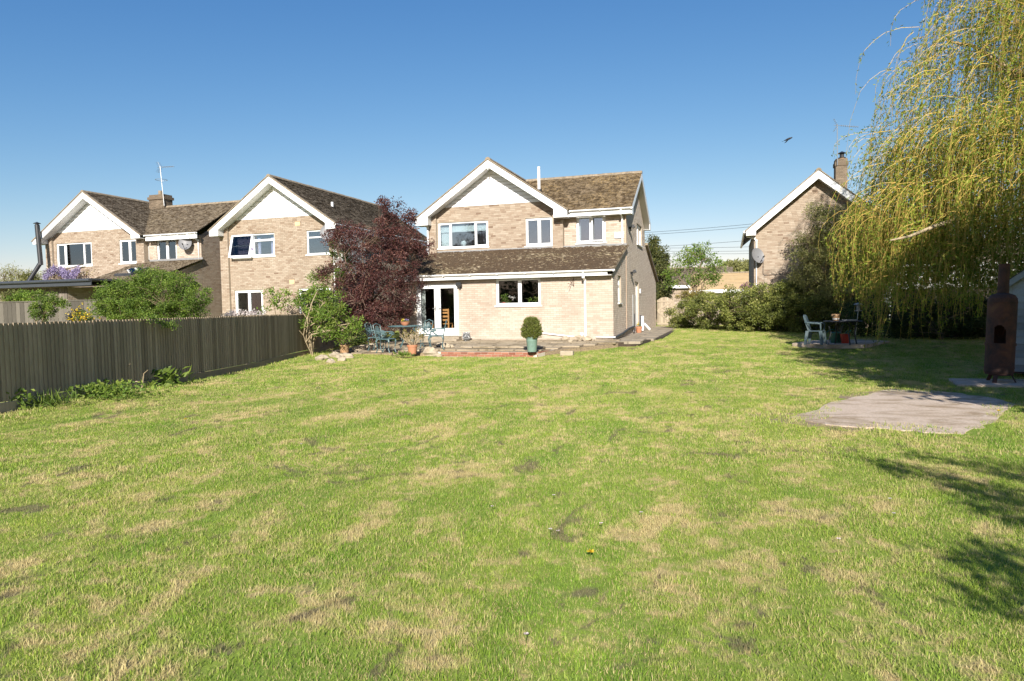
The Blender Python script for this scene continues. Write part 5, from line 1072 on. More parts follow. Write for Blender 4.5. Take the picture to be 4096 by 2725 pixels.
    V, Q, R_ = cat(parts); link('trunk', mesh_np('trunk', V, Q, smooth=True), M['bark_pale'], t)
    n = 44; s_ = rng.random((S, n))**.85*(K-1.001); k = s_.astype(int); f = (s_-k)[..., None]; ii = np.arange(S)[:, None]; LP = P[ii, k]*(1-f)+P[ii, k+1]*f; tang = P[ii, k+1]-P[ii, k]
    D = tang/(np.linalg.norm(tang, axis=2, keepdims=True)+1e-9)+rng.normal(0, .8, LP.shape); tone = np.clip(.5+rng.normal(0, .17, (S, 1))+rng.normal(0, .17, (S, n)), 0, 1)
    m = rng.random((S, n)) < (.35+.65*rng.random((S, 1)))
    V, Q, R_ = leaves(LP[m]+rng.normal(0, .02, (m.sum(), 3)), D[m], rng.uniform(.06, .125, m.sum()), .30, tone[m], .05); link('crown', mesh_np('crown', V, Q, R_), M['willow_leaf'], t)
willow()
# two garden trees standing just outside the frame on the sunny side: they shade the stove, the shed and the near lawn
crown_tree('garden_tree', 'leafy garden tree right of the shed whose shadow lies over the rusty stove', 'tree', (7.2, 7.4, 0), [((6.5, 6.7, 4.3), (2.4, 2.4, 2.2)), ((7.3, 8.4, 6.2), (2.6, 2.4, 2.2)), ((8.2, 10, 4.4), (2.6, 2.2, 2.4)), ((9.4, 11.5, 5.), (2.4, 2.2, 2.4)), ((5.9, 8.4, 2.6), (1.4, 1.4, 1.4))], 520, 62000, .16, .6, 'leaf_mid', trunk_r=.22, trunk_h=2.4, cl_r=.5)
def drooper():
    B0 = vec(6.2, -3.0, 0); t = thing('overhanging_tree', 'tree behind the camera whose branch shadows streak the lawn at lower right', 'tree', B0, absolute=True)
    parts = [segs([B0-vec(0, 0, .1)], [B0+vec(-.2, .1, 2.6)], .2, .15, 7)]; Ps = []; Ds = []; up = lambda u, v, h_: gp(u, v)-LD*(h_/-LD[2])
    for k, (g0, g1, h_) in enumerate((((3480, 1858), (3900, 1945), 2.5), ((3560, 1885), (4000, 1985), 2.7), ((3640, 1828), (3980, 1880), 2.6), ((3780, 1950), (4150, 2070), 2.9), ((3920, 2045), (4200, 2170), 2.6), ((3930, 1850), (4200, 1900), 3.), ((3860, 1985), (4150, 2040), 3.1), ((3765, 2228), (3960, 2300), 2.3), ((3940, 2225), (4160, 2300), 2.5), ((3855, 2395), (4150, 2455), 2.2), ((4000, 1900), (4250, 1990), 2.8), ((4040, 2080), (4300, 2200), 2.9))):
        tip, mid = up(*g0, h_), up(*g1, h_+.25); base = B0+vec(-.2, .1, rng.uniform(1.9, 2.6)); s_ = np.linspace(0, 1, 10)[:, None]; B = (1-s_)**2*base+2*s_*(1-s_)*(mid+vec(.5, 0, .2))+s_**2*tip+rng.normal(0, .03, (10, 3)); rr = np.linspace(.04, .006, 10); parts.append(segs(B[:-1], B[1:], rr[:-1], rr[1:], 4))
        for j in range(300):
            q = 1-rng.random()**1.2*.6; i = min(8, int(q*9)); p = B[i]+(B[i+1]-B[i])*(q*9-i)+rng.normal(0, .075, 3); Ps.append(p); Ds.append(rng.normal(0, 1, 3))
    V, Q, R = cat(parts); link('trunk', mesh_np('trunk', V, Q), M['bark'], t); V, Q, R = leaves(np.array(Ps), np.array(Ds), .10, .3); link('crown', mesh_np('crown', V, Q, R), M['leaf_mid'], t)
drooper()
hp = [((x, -11+rng.normal(0, .4), 1.9+rng.normal(0, .2)), (2.2, 1.6, 2.1+rng.normal(0, .25))) for x in np.arange(-32, 17, 2.4)]
crown_tree('added_reflection_hedge', 'unseen hedge added behind the camera to darken the ground floor reflections', 'hedge', (-6, -11, 0), hp, 700, 26000, .28, .6, 'leaf_dark', 'bark', .2, 1., .7, twigs=False, fill=.2)  # unseen hedge, added only so the lower panes reflect something dark
# ================================================================ shrubs and trees in view
pb = gp(1487, 1375, .2); pb[2] = .18
Pt = lambda u, v, Y: yp(u, v, Y)
def el(u, v, Y, ru, rv, rd):
    c = yp(u, v, Y); Z = proj(c)[2]; return (c, (ru*Z/F, rd, rv*Z/F))
crown_tree('purple_leaved_tree', 'purple-leaved plum tree beside the patio doors', 'tree', pb, [el(1520, 960, 22.6, 185, 120, 1.4), el(1410, 1100, 22.6, 130, 130, 1.3), el(1570, 1100, 22.4, 140, 150, 1.4), el(1480, 1200, 22.6, 190, 110, 1.4), el(1650, 1000, 22.8, 80, 90, .9), el(1380, 950, 22.8, 70, 70, .9), el(1560, 850, 22.8, 60, 50, .6), el(1640, 900, 22.8, 30, 70, .4), el(1600, 1250, 22.8, 80, 60, .8), el(1480, 1285, 22.5, 150, 55, 1.1), el(1390, 1230, 22.6, 90, 70, .9), el(1690, 990, 22.6, 45, 35, .3), el(1530, 820, 22.8, 22, 30, .3), el(1630, 870, 22.8, 22, 45, .3), el(1300, 1080, 22.6, 40, 30, .3)],
           480, 44000, .072, .5, 'plum_leaf', 'twig_red', .13, 1.5, .24, fill=.12, twig_r=.011)
b = gp(1215, 1428, .05)
crown_tree('leafy_shrub', 'bright green multi-stemmed shrub at the far end of the dark fence', 'shrub', (b[0]+.1, b[1]+.3, .08), [el(1260, 1265, 19.2, 75, 75, .7), el(1340, 1240, 19.3, 60, 70, .6), el(1230, 1190, 19.2, 40, 40, .5), el(1340, 1330, 19.3, 60, 40, .5), el(1290, 1170, 19.2, 50, 40, .4), el(1430, 1300, 19.5, 35, 30, .3)],
           95, 5200, .10, .36, 'leaf_bright', 'bark_pale', .04, .75, .18, stems=5, fill=.05)
crown_tree('dusky_shrub', 'dusky dark-leaved shrub against the middle house lower window', 'shrub', (*yp(1290, 1320, 21.0)[:2], .2), [el(1290, 1230, 21.2, 75, 75, .7), el(1200, 1250, 21.2, 50, 35, .4)], 80, 7000, .06, .35, 'leaf_dusky', 'twig', .05, .8, .2, stems=3)
crown_tree('climbing_shrub', 'pale green shrub growing up behind the left side of the purple tree', 'shrub', (*yp(1360, 1330, 23.6)[:2], .2), [el(1360, 1060, 23.6, 55, 90, .4), el(1290, 1110, 23.6, 50, 30, .3), el(1350, 1180, 23.6, 40, 40, .3)], 46, 3600, .09, .45, 'leaf_mid', 'twig', .05, 2., .22, stems=2)
crown_tree('young_shrub', 'thin young shrub with upright stems in front of the brick wall', 'shrub', (*yp(1118, 1260, 20.0)[:2], .1), [el(1110, 1205, 20, 55, 45, .3), el(1070, 1175, 20, 22, 18, .2), el(1150, 1190, 20, 25, 25, .2), el(1040, 1240, 20, 16, 16, .2)], 26, 620, .085, .55, 'leaf_bright', 'twig', .03, .9, .14, stems=5, fill=.2)
crown_tree('viburnum_bush', 'pale flowering bush showing over the fence below the glazed doors', 'shrub', (*yp(980, 1300, 18.6)[:2], .1), [el(985, 1262, 18.6, 75, 18, .5), el(920, 1268, 18.6, 24, 12, .3)], 40, 1300, .06, .7, 'flower_white', 'twig', .03, .7, .13, stems=3)
crown_tree('privet_bush', 'rounded green bush hanging over the dark fence', 'shrub', (*yp(620, 1300, 16.6)[:2], .1), [el(600, 1185, 16.6, 175, 75, 1.1), el(500, 1200, 16.6, 110, 75, .9), el(580, 1255, 16.4, 170, 40, .9), el(740, 1235, 16.5, 80, 45, .7), el(690, 1150, 16.6, 100, 60, .9), el(600, 1120, 16.6, 90, 45, .7), el(780, 1200, 16.6, 50, 50, .6), el(440, 1230, 16.6, 60, 40, .5)],
           520, 40000, .056, .5, 'leaf_privet', 'twig', .09, .9, .17, stems=5, fill=.45, twig_r=.008)
# spray of that kind hanging in front of the fence boards
sp_ = [xp(u, v, -11.0) for u, v in ((560, 1262), (620, 1280), (680, 1297), (735, 1304))]
for q in sp_: q[0] = FP((q[1]-FD0[1])/fd[1])[0]+.16
t = thing('overhanging_spray', 'leafy spray hanging over the top of the dark fence', 'branch', sp_[0], absolute=True)
B = np.array(sp_); V, Q = segs(B[:-1], B[1:], .008, .005, 4); link('stem', mesh_np('stem', V, Q), M['twig'], t)
s_ = rng.random((420, 1))*3; i = np.minimum(s_[:, 0].astype(int), 2); P = B[i]*(1-(s_-i[:, None]))+B[i+1]*(s_-i[:, None])+rng.normal(0, .045, (420, 3)); V, Q, R = leaves(P, rng.normal(size=(420, 3)), .045, .5); link('leaves', mesh_np('leaves', V, Q, R), M['leaf_bright'], t)
# growth along the neighbour's grey fence
crown_tree('fence_climber', 'green climber on trellis against the grey fence', 'climber', (*yp(150, 1290, 16.9)[:2], .2), [el(165, 1245, 16.9, 55, 32, .25), el(220, 1225, 17.2, 60, 26, .2), el(200, 1195, 17.2, 40, 20, .2)], 46, 3200, .06, .6, 'leaf_mid', 'twig', .03, .8, .15, stems=3)
for k, (u, ru, lb, mt) in enumerate(((40, 40, 'silvery bush above the grey fence at the left edge', 'leaf_olive'), (65, 30, 'yellow-green bush above the grey fence, left one', 'leaf_bright'), (105, 22, 'yellow-green bush above the grey fence, middle one', 'leaf_bright'), (145, 24, 'yellow-green bush above the grey fence, right one', 'leaf_bright'))):
    crown_tree('fence_top_bush', lb, 'shrub', (*yp(u, 1280, 19.4)[:2], .2), [el(u, 1190, 19.4, ru, 22, .4)], 26, 1300, .07, .5, mt, 'twig', .04, 1., .16, stems=2)
crown_tree('rose_bush', 'yellow-flowered rose in front of the grey fence', 'shrub', (*yp(335, 1300, 17.0)[:2], .2), [el(330, 1265, 17, 35, 25, .25)], 18, 420, .05, .6, 'leaf_mid', 'twig', .02, .8, .12, stems=3)
t = thing('rose_flowers', 'small yellow blooms on the rose by the grey fence', 'flowers', yp(330, 1262, 16.9), absolute=True); P = np.array([yp(rng.normal(325, 28), rng.normal(1262, 18), 16.85) for _ in range(46)]); P = np.repeat(P, 5, 0)+rng.normal(0, .015, (230, 3)); V, Q, R = leaves(P, rng.normal(size=P.shape), .05, .9); link('petals', mesh_np('petals', V, Q, R), M['flower_yellow'], t)
# wisteria on the left house
t = thing('wisteria', 'mauve wisteria in bloom on the wall of the leftmost house', 'climber', yp(280, 1110, 27.1), absolute=True); B = np.array([yp(u, v, 27.12) for u, v in ((175, 1085), (215, 1080), (260, 1078), (300, 1066), (330, 1060))]); V, Q = segs(B[:-1], B[1:], .03, .02, 4); V2, Q2 = segs([yp(235, 1085, 27.1)], [yp(245, 1125, 27.1)], .05, .04, 5); V, Q, R = cat([(V, Q), (V2, Q2)]); link('stem', mesh_np('stem', V, Q), M['bark'], t)
Ps = []
for k in range(130): 
    u = rng.uniform(170, 318); c = yp(u, 1080+12*math.sin(u*.05)-(u-170)*.1+rng.uniform(-6, 14), rng.uniform(26.6, 27.1)); n = 22; z_ = rng.random(n)*.38; Ps.append(c+np.stack([rng.normal(0, .05, n)*(1-z_*1.6), rng.normal(0, .05, n)*(1-z_*1.6), -z_], 1))
P = np.concatenate(Ps); V, Q, R = leaves(P, rng.normal(size=P.shape), .06, .8); link('flowers', mesh_np('flowers', V, Q, R), M['wisteria'], t)
P = np.stack([rng.uniform(-34.2, -31, 260), rng.uniform(26.8, 27.1, 260), rng.uniform(3.5, 4.1, 260)], 1); V, Q, R = leaves(P, rng.normal(size=P.shape), .09, .4); link('leaves', mesh_np('leaves', V, Q, R), M['leaf_bronze'], t)
# hedge on the right
hb = []
for (u, v, Y, ru, rv, rd) in ((2760, 1255, 35.5, 90, 56, 1.), (2860, 1242, 34.0, 110, 70, 1.2), (2980, 1236, 32.5, 120, 84, 1.3), (3090, 1226, 31.8, 120, 100, 1.3), (3190, 1230, 31.4, 110, 92, 1.2), (3290, 1235, 31.2, 110, 92, 1.2), (3380, 1235, 31.2, 90, 92, 1.2), (3130, 1170, 32.0, 70, 40, .9), (2740, 1295, 36.5, 50, 30, .7)): hb.append(el(u, v, Y, ru, rv, rd))
crown_tree('bramble_hedge', 'overgrown olive-green bramble hedge along the right boundary', 'hedge', (*yp(3000, 1330, 32.5)[:2], .2), hb, 760, 88000, .075, .55, 'leaf_hedge', 'twig_red', .08, .8, .26, stems=9, fill=.6, twig_r=.008)
crown_tree('sallow_bush', 'tall olive-green sallow bush in front of the right brick wall', 'shrub', (*yp(3360, 1330, 30.6)[:2], .2), [el(3330, 1050, 30.6, 110, 170, 1.1), el(3400, 950, 30.4, 110, 130, 1.1), el(3260, 1000, 30.6, 75, 90, .7), el(3300, 870, 30.4, 60, 55, .6), el(3420, 1150, 30.2, 110, 120, 1.), el(3220, 1090, 30.6, 60, 60, .6), el(3480, 1050, 30, 100, 150, 1.)], 520, 44000, .085, .42, 'leaf_olive', 'twig', .10, 1.4, .3, stems=6, fill=.3, twig_r=.010)
tag(crown_tree('lilac_spikes', 'dark mauve flower spikes above the hedge left of the brick wall', 'shrub', (*yp(2985, 1240, 33.4)[:2], .3), [el(2975, 1155, 33.4, 12, 18, .12), el(2990, 1145, 33.4, 6, 14, .08), el(3007, 1152, 33.4, 5, 12, .08), el(2962, 1170, 33.4, 6, 10, .08)], 16, 620, .055, .7, 'lilac_fl', 'twig', .02, 1.2, .07, stems=3))
# trees beyond the gate
crown_tree('conifer_tree', 'bronze-green conifer beyond the gate beside the house corner', 'tree', (*yp(2625, 1240, 47)[:2], .3), [el(2618, 1080, 47, 32, 110, 1.), el(2615, 1000, 47, 20, 50, .7), el(2655, 1120, 47, 28, 90, .9), el(2652, 1030, 47, 10, 55, .4), el(2640, 1190, 46, 40, 40, 1.)], 220, 15000, .16, .4, 'leaf_conifer', 'bark', .2, 3.5, .34, fill=.4)
crown_tree('birch_tree', 'light green open-crowned tree above the garden wall', 'tree', (*yp(2775, 1215, 44)[:2], .3), [el(2740, 1035, 44, 50, 50, 1.), el(2800, 1020, 44, 55, 45, 1.), el(2860, 1060, 44, 40, 40, .8), el(2850, 1120, 44, 50, 28, .8), el(2700, 1110, 44, 40, 50, .8), el(2780, 1110, 44, 60, 50, .9), el(2800, 1000, 44, 30, 25, .6)], 120, 4600, .13, .5, 'leaf_bright', 'twig', .10, 2.2, .36, fill=.15, twig_r=.012)
for k, (u, v, ru, rv, lb, Yd_) in enumerate(((2925, 1080, 36, 30, 'distant dark round-headed tree above the tan roof, left one', 72), (3010, 1075, 34, 32, 'distant dark tree half behind the right brick wall', 76))): crown_tree('distant_tree', lb, 'tree', (*yp(u, 1200, Yd_)[:2], .3), [el(u, v, Yd_, ru, rv, 1.2)], 60, 3400, .26, .45, 'leaf_olive', 'bark', .2, 2.5, .5)
for k, (u, v, ru, rv, lb, Yd_) in enumerate(((35, 1110, 55, 45, 'bare-twigged distant tree at the left edge', 62), (120, 1115, 24, 34, 'pale green distant tree beside the black flue', 58))): crown_tree('distant_tree', lb, 'tree', (*yp(u, 1220, Yd_)[:2], .3), [el(u, v, Yd_, ru, rv, 1.5)], 70, 1300 if k == 0 else 2400, .2, .4, 'leaf_olive', 'twig', .25, 3., .6, fill=.2, twig_r=.03)
crown_tree('low_shrub', 'bronze and green shrub spilling over the garden wall', 'shrub', (*yp(2770, 1240, 39.6)[:2], .3), [el(2740, 1185, 39.7, 40, 18, .4), el(2810, 1185, 39.7, 50, 20, .4)], 50, 3000, .09, .4, 'leaf_bronze', 'twig', .04, 1., .2, stems=3)
crown_tree('bank_shrub', 'dark green shrub under the willow along the shaded boundary', 'shrub', (6.6, 25.6, .2), [((6.0, 26.3, .8), (1.0, .8, .9)), ((7.6, 26., .9), (1.2, .8, 1.)), ((9.2, 25.8, .8), (1.2, .8, .9)), ((4.9, 27.8, .9), (1.0, .8, 1.))], 260, 22000, .10, .5, 'leaf_dark', 'bark', .03, .4, .28, stems=5, twig_r=.005, fill=.3)
# plants at the foot of the dark fence
def tuft(name, label, base, n, ln, asp, matk, spread, up=1., cat_='plant', hgt=.15, group=None):
    base = np.asarray(base, float); t = thing(name, label, cat_, base, group=group, absolute=True); P = base+np.stack([rng.normal(0, spread[0], n), rng.normal(0, spread[1], n), rng.random(n)**1.3*hgt], 1); D = rng.normal(0, 1, (n, 3)); D[:, 2] = np.abs(D[:, 2])*up+.15
    V, Q, R = leaves(P, D, ln*rng.uniform(.6, 1.25, n), asp, None, .1); link('leaves', mesh_np('leaves', V, Q, R), M[matk], t); return t
tuft('broadleaf_plant', 'clump of broad green leaves at the foot of the dark fence', gnd(590, 1545)+vec(.0, .15, 0), 170, .26, .42, 'leaf_mid', (.42, .3), .8, hgt=.3)
tuft('nettle_patch', 'low nettle-like weeds along the foot of the dark fence', gnd(370, 1595)+vec(-.05, .2, 0), 700, .085, .55, 'leaf_bright', (.42, .3), 1., hgt=.22)
tuft('tall_nettle', 'taller nettle standing against the dark fence', gnd(315, 1580)+vec(-.1, .25, 0), 230, .11, .6, 'leaf_mid', (.11, .11), .8, hgt=.55)
tuft('corner_weed', 'small leafy weed at the fence foot near the left edge', gnd(75, 1640), 80, .09, .6, 'leaf_mid', (.09, .09), .8, hgt=.3)
tuft('grass_tussock', 'dark grassy tussock at the fence foot', gnd(175, 1625), 260, .24, .07, 'leaf_mid', (.25, .12), 1.6, hgt=.05)
for k, (pts, lb) in enumerate(((((375, 1548), (398, 1500), (425, 1450), (450, 1390), (455, 1365)), 'thorny bare stem rising against the dark fence'), (((352, 1570), (405, 1537), (470, 1500), (522, 1455)), 'long pale dead stem leaning across the fence foot'), (((566, 1525), (575, 1495), (592, 1480)), 'short pale twig in the broad-leaved clump'))):
    base = gnd(*((pts[0][0], 1560))); q = [yp(u, v, base[1]+.1) for u, v in pts]; q[0][2] = float(gz(q[0][0], q[0][1])); t = thing('dead_stem', lb, 'twig', q[0], absolute=True); m_ = MB().tube(q, np.linspace(.012, .005, len(q)), 5)
    if k == 0:
        for a in q[1:]:
            for s_ in range(5): m_.tube([a, a+rng.normal(0, .07, 3)], .004, 3)
    m_.build('stem', M['bark_pale'], t)
tuft('patio_weed', 'green weed growing at the foot of the leggy pot', gp(1615, 1425, .08), 90, .14, .3, 'leaf_bright', (.12, .08), 1., hgt=.06)
tuft('shade_plants', 'glossy evergreen plants beneath the purple tree', gp(1410, 1380, .2)+vec(0, .3, 0), 620, .09, .5, 'leaf_mid', (.35, .3), .7, hgt=.95)

# ================================================================ lawn grass (one mass)
def shrink(poly, d):
    c = np.mean(np.array(poly), 0); return [tuple(np.array(p)+(c-np.array(p))/np.linalg.norm(c-np.array(p))*d) for p in poly]
def grass():
    col = bpy.data.collections.new('grass_patches'); PS = .3
    specs = [(13500, .0031, .0225, 5), (6200, .0048, .024, 5), (2500, .0085, .027, 5)]; idx = 0
    for (dens, wd, ht, nv) in specs:
        for v in range(nv):
            n = int(dens*PS*PS*1.15); qa = rng.uniform(0, 6.283, n); qr = PS*.86*np.sqrt(rng.random(n)); P = np.stack([qr*np.cos(qa), qr*np.sin(qa), np.full(n, -.003)], 1)
            an = rng.uniform(0, 6.28, n); lean = np.abs(rng.normal(0, .62, n)); hh = ht*rng.uniform(.45, 1.35, n); d = np.stack([np.cos(an)*np.sin(lean), np.sin(an)*np.sin(lean), np.cos(lean)], 1); a2 = an+rng.normal(0, 1.2, n)+1.57; wv = np.stack([np.cos(a2), np.sin(a2), np.zeros(n)], 1)*(wd*rng.uniform(.6, 1.3, n)*.5)[:, None]
            mid = P+d*hh[:, None]*.55; dn = d.copy(); dn[:, 2] -= .45; dn /= np.linalg.norm(dn, axis=1, keepdims=True); tip = mid+dn*(hh*.6)[:, None]
            V = np.stack([P-wv, P+wv, mid+wv*.85, mid-wv*.85, tip+wv*.15, tip-wv*.15], 1); Q = (np.arange(n)[:, None, None]*6+np.array([(0, 1, 2, 3), (3, 2, 4, 5)])[None]).reshape(-1, 4); R = np.repeat(np.clip(rng.normal(.5, .25, n), 0, 1)[:, None], 6, 1); SW = np.repeat(rng.random(n)[:, None], 6, 1)
            o = bpy.data.objects.new('grass_patch_%02d' % idx, mesh_np('grass_patch', V.reshape(-1, 3), Q, R.ravel())); aw = o.data.attributes.new('straw', 'FLOAT', 'POINT'); aw.data.foreach_set('value', SW.ravel().astype(np.float32)); o.data.materials.append(M['blade']); col.objects.link(o); idx += 1
    X, Y = np.meshgrid(np.arange(-16, 13, PS), np.arange(.9, 41, PS)); P = np.stack([X.ravel(), Y.ravel()], 1)+rng.uniform(-.06, .06, (X.size, 2))
    keep = []
    hard = [[(p[0], p[1]) for p in pad_poly], [(p[0], p[1]) for p in sp], pp, [(-3.95, 22.9), (-2.85, 22.9), (-2.4, 27), (-2.45, 39), (-3.95, 39)], [(-13, 23.9), (-3.9, 23.9), (-3.9, 39), (-13, 39)], [(px0, KY-.12), (kc[0]+.08, KY-.12), (kc[0]+.5, KY+1.5), (px0, KY+1)], [(stv[0]-.7, stv[1]-.5), (stv[0]+1.6, stv[1]-.6), (stv[0]+1.6, stv[1]+.5), (stv[0]-.6, stv[1]+.5)]]
    for x, y in P:
        s_ = (y-FD0[1])/fd[1]
        if x < FP(s_)[0]+.06: continue
        u, v, Z = proj((x, y, 0))
        if Z < .6 or u < -700 or u > 4800 or v > 3300: continue
        if any(inside(x, y, q) for q in hard): continue
        if inside(x, y, soilpoly) and rng.random() < .55: continue
        keep.append((x, y, Z))
    K = np.array(keep); n = len(K); z = gz(K[:, 0], K[:, 1]); var = np.where(K[:, 2] < 6.5, 0, np.where(K[:, 2] < 13, 5, 10))+rng.integers(0, 5, n)
    me = bpy.data.meshes.new('grass'); me.vertices.add(n); me.vertices.foreach_set('co', np.stack([K[:, 0], K[:, 1], z], 1).astype(np.float32).ravel())
    a = me.attributes.new('variant', 'INT', 'POINT'); a.data.foreach_set('value', var.astype(np.int32)); a = me.attributes.new('turn', 'FLOAT_VECTOR', 'POINT'); tv = np.zeros((n, 3), np.float32); tv[:, 2] = rng.uniform(0, 6.28, n); a.data.foreach_set('vector', tv.ravel())
    sc = np.clip(rng.normal(1, .14, n), .8, 1.5)*(1+.12*np.sin(K[:, 0]*2.1+np.sin(K[:, 1]*1.7))*np.sin(K[:, 1]*2.6+K[:, 0])); ed = np.abs(K[:, 0]-np.array([FP((y-FD0[1])/fd[1])[0] for y in K[:, 1]])); sc *= 1+.9*np.exp(-(ed/.25)**2); sc *= 1+.8*ss(30, 34, K[:, 1]); inp = np.array([inside(x, y, soilpoly) for x, y in K[:, :2]]); sc = np.where(inp, sc*1.4, sc)
    a = me.attributes.new('size', 'FLOAT', 'POINT'); a.data.foreach_set('value', sc.astype(np.float32))
    o = link('grass', me, M['blade']); tag(o, 'short mown grass blades of the lawn', 'grass', kind='stuff')
    ng = bpy.data.node_groups.new('grass', 'GeometryNodeTree'); ng.interface.new_socket('Geometry', in_out='INPUT', socket_type='NodeSocketGeometry'); ng.interface.new_socket('Geometry', in_out='OUTPUT', socket_type='NodeSocketGeometry')
    N = ng.nodes; L = ng.links; gi = N.new('NodeGroupInput'); go = N.new('NodeGroupOutput'); ip = N.new('GeometryNodeInstanceOnPoints'); ci = N.new('GeometryNodeCollectionInfo'); ci.inputs[0].default_value = col; ci.inputs[1].default_value = True; ci.inputs[2].default_value = True
    def na(nm, ty): q = N.new('GeometryNodeInputNamedAttribute'); q.data_type = ty; q.inputs[0].default_value = nm; return q.outputs[0]
    L.new(gi.outputs[0], ip.inputs['Points']); L.new(ci.outputs[0], ip.inputs['Instance']); ip.inputs['Pick Instance'].default_value = True; L.new(na('variant', 'INT'), ip.inputs['Instance Index']); L.new(na('size', 'FLOAT'), ip.inputs['Scale'])
    er = N.new('FunctionNodeEulerToRotation'); L.new(na('turn', 'FLOAT_VECTOR'), er.inputs[0]); L.new(er.outputs[0], ip.inputs['Rotation']); L.new(ip.outputs[0], go.inputs[0])
    md = o.modifiers.new('grass', 'NODES'); md.node_group = ng
grass()
# ================================================================ pots
def pot_profile(r0, r1, hgt, rim=.03, rimh=.06): return [(0, 0), (r0, 0), (r1*.96, hgt-rimh), (r1*.96+rim*.6, hgt-rimh), (r1+rim*.5, hgt), (r1-.02, hgt), (r1-.03, hgt-.05), (0, hgt-.05)]
def pot(name, label, loc, r0, r1, hgt, mat, rim=.03, rimh=.06, prof=None):
    t = thing(name, label, 'plant pot', loc); MB().lathe(prof or pot_profile(r0, r1, hgt, rim, rimh), n=24).build('pot', M[mat], t, smooth=True); MB().lathe([(r1-.025, hgt-.045), (0, hgt-.03)], n=16).build('soil', M['soil'], t); return t
def addleaves(t, P, D, ln, asp, matk, name='foliage', R=None):
    V, Q, R = leaves(np.asarray(P, float), np.asarray(D, float), ln, asp, R, .08); return link(name, mesh_np(name, V, Q, R), M[matk], t, loc=(0, 0, 0))
# big green pot with a clipped conifer
gpz = pz(-5.65, 19.75)+.012; L0 = (*gp(2128, 1407, gpz)[:2], gpz)
t = pot('green_planter', 'tall sage-green glazed pot with a small spruce on the brick edging', L0, .13, .185, .44, 'greenpot', prof=[(0, 0), (.135, 0), (.14, .02), (.165, .32), (.172, .335), (.168, .35), (.176, .395), (.19, .40), (.192, .44), (.172, .44), (.165, .39), (0, .39)])
m_ = MB()
for rx in (1., .68):
    m_.tube([vec(.035+.055*rx*math.cos(a), -math.sqrt(.1585**2-(.035+.055*rx*math.cos(a))**2), .21+.045*rx*math.sin(a)) for a in np.linspace(0, 6.28, 22)], .004, 5, cap=False)
for k in range(5): m_.blob((.035+.02*math.cos(k*1.26), -.153, .21+.018*math.sin(k*1.26)), (.013, .006, .013), k, 6, 4)
m_.build('emblem', M['greenpot'], t, smooth=True)
Ps = []; Ds = []; tw = []
for k in range(560):
    z_ = rng.random()**.9; rmax = .27*math.sqrt(max(.02, 1-((z_-.28)/.74)**2)); an = rng.uniform(0, 6.28); q = rmax*(.35+.65*rng.random()**.5); c = vec(q*math.cos(an), q*math.sin(an), .42+z_*.56); d = unit(vec(math.cos(an), math.sin(an), .45+.9*z_)); tw.append((c-d*.06, c+d*.06))
    for j in range(26): s_ = rng.random(); Ps.append(c+d*(s_*.13-.06)); Ds.append(d*.8+rng.normal(0, .7, 3))
addleaves(t, Ps, Ds, .048*rng.uniform(.7, 1.3, len(Ps)), .26, 'spruce'); V, Q = segs([a for a, b in tw]+[vec(0, 0, .39)], [b for a, b in tw]+[vec(0, 0, 1.0)], .005, .003); link('stem', mesh_np('stem', V, Q), M['twig'], t, loc=(0, 0, 0))
def leggy(t, z0, n, hgt, spread, matk, leafn=5, lm='leaf_bronze'):
    tw = []; Ps = []; Ds = []
    for k in range(n):
        an = rng.uniform(0, 6.28); a = vec(.05*math.cos(an), .05*math.sin(an), z0); e = vec(spread*rng.uniform(.4, 1)*math.cos(an), spread*rng.uniform(.4, 1)*math.sin(an), z0+hgt*rng.uniform(.55, 1)); m = (a+e)/2+vec(math.cos(an), math.sin(an), 0)*.03; tw += [(a, m), (m, e)]
        for j in range(2): e2 = m+(e-a)*rng.uniform(.3, .5)+rng.normal(0, .06, 3); tw.append((m, e2))
        if rng.random() < .7:
            for j in range(leafn): Ps.append(e+rng.normal(0, .035, 3)); Ds.append(rng.normal(0, 1, 3)+vec(0, 0, .4))
    V, Q = segs([a for a, b in tw], [b for a, b in tw], .009, .006, 4); link('stems', mesh_np('stems', V, Q), M[matk], t, loc=(0, 0, 0))
    if Ps: addleaves(t, Ps, Ds, .07, .5, lm, 'leaves')
z_ = .13; t = pot('terracotta_pot', 'glossy terracotta pot of leggy stems in front of the green table', (*gp(1650, 1414, z_)[:2], z_-.02), .115, .16, .29, 'terracotta', .025, .06); leggy(t, .26, 26, .52, .36, 'bark_pale', 6)
z_ = .14; t = pot('terracotta_pot', 'pale mossy terracotta pot of bare stems beside the stones', (*gp(1378, 1408, z_)[:2], z_-.02), .135, .165, .26, 'terra_old', .025, .045); leggy(t, .23, 22, .42, .3, 'bark_pale', 3)
tuft_z = .31; t = pot('terracotta_pot', 'smooth terracotta pot by the white downpipe', (*gp(2367, 1359, .30)[:2], .29), .105, .155, .30, 'terracotta', .02, .04); leggy(t, .25, 12, .09, .11, 'twig', 0)
t = pot('terracotta_pot', 'orange terracotta pot with a yellow flower by the side door', (*gp(2556, 1330, .31)[:2], .30), .10, .145, .27, 'terracotta', .022, .07); addleaves(t, rng.normal(0, .055, (60, 3))+vec(0, 0, .29), rng.normal(0, 1, (60, 3)), .06, .6, 'leaf_mid'); addleaves(t, rng.normal(0, .02, (14, 3))+vec(-.05, -.04, .36), rng.normal(0, 1, (14, 3)), .06, .8, 'flower_yellow', 'flower')
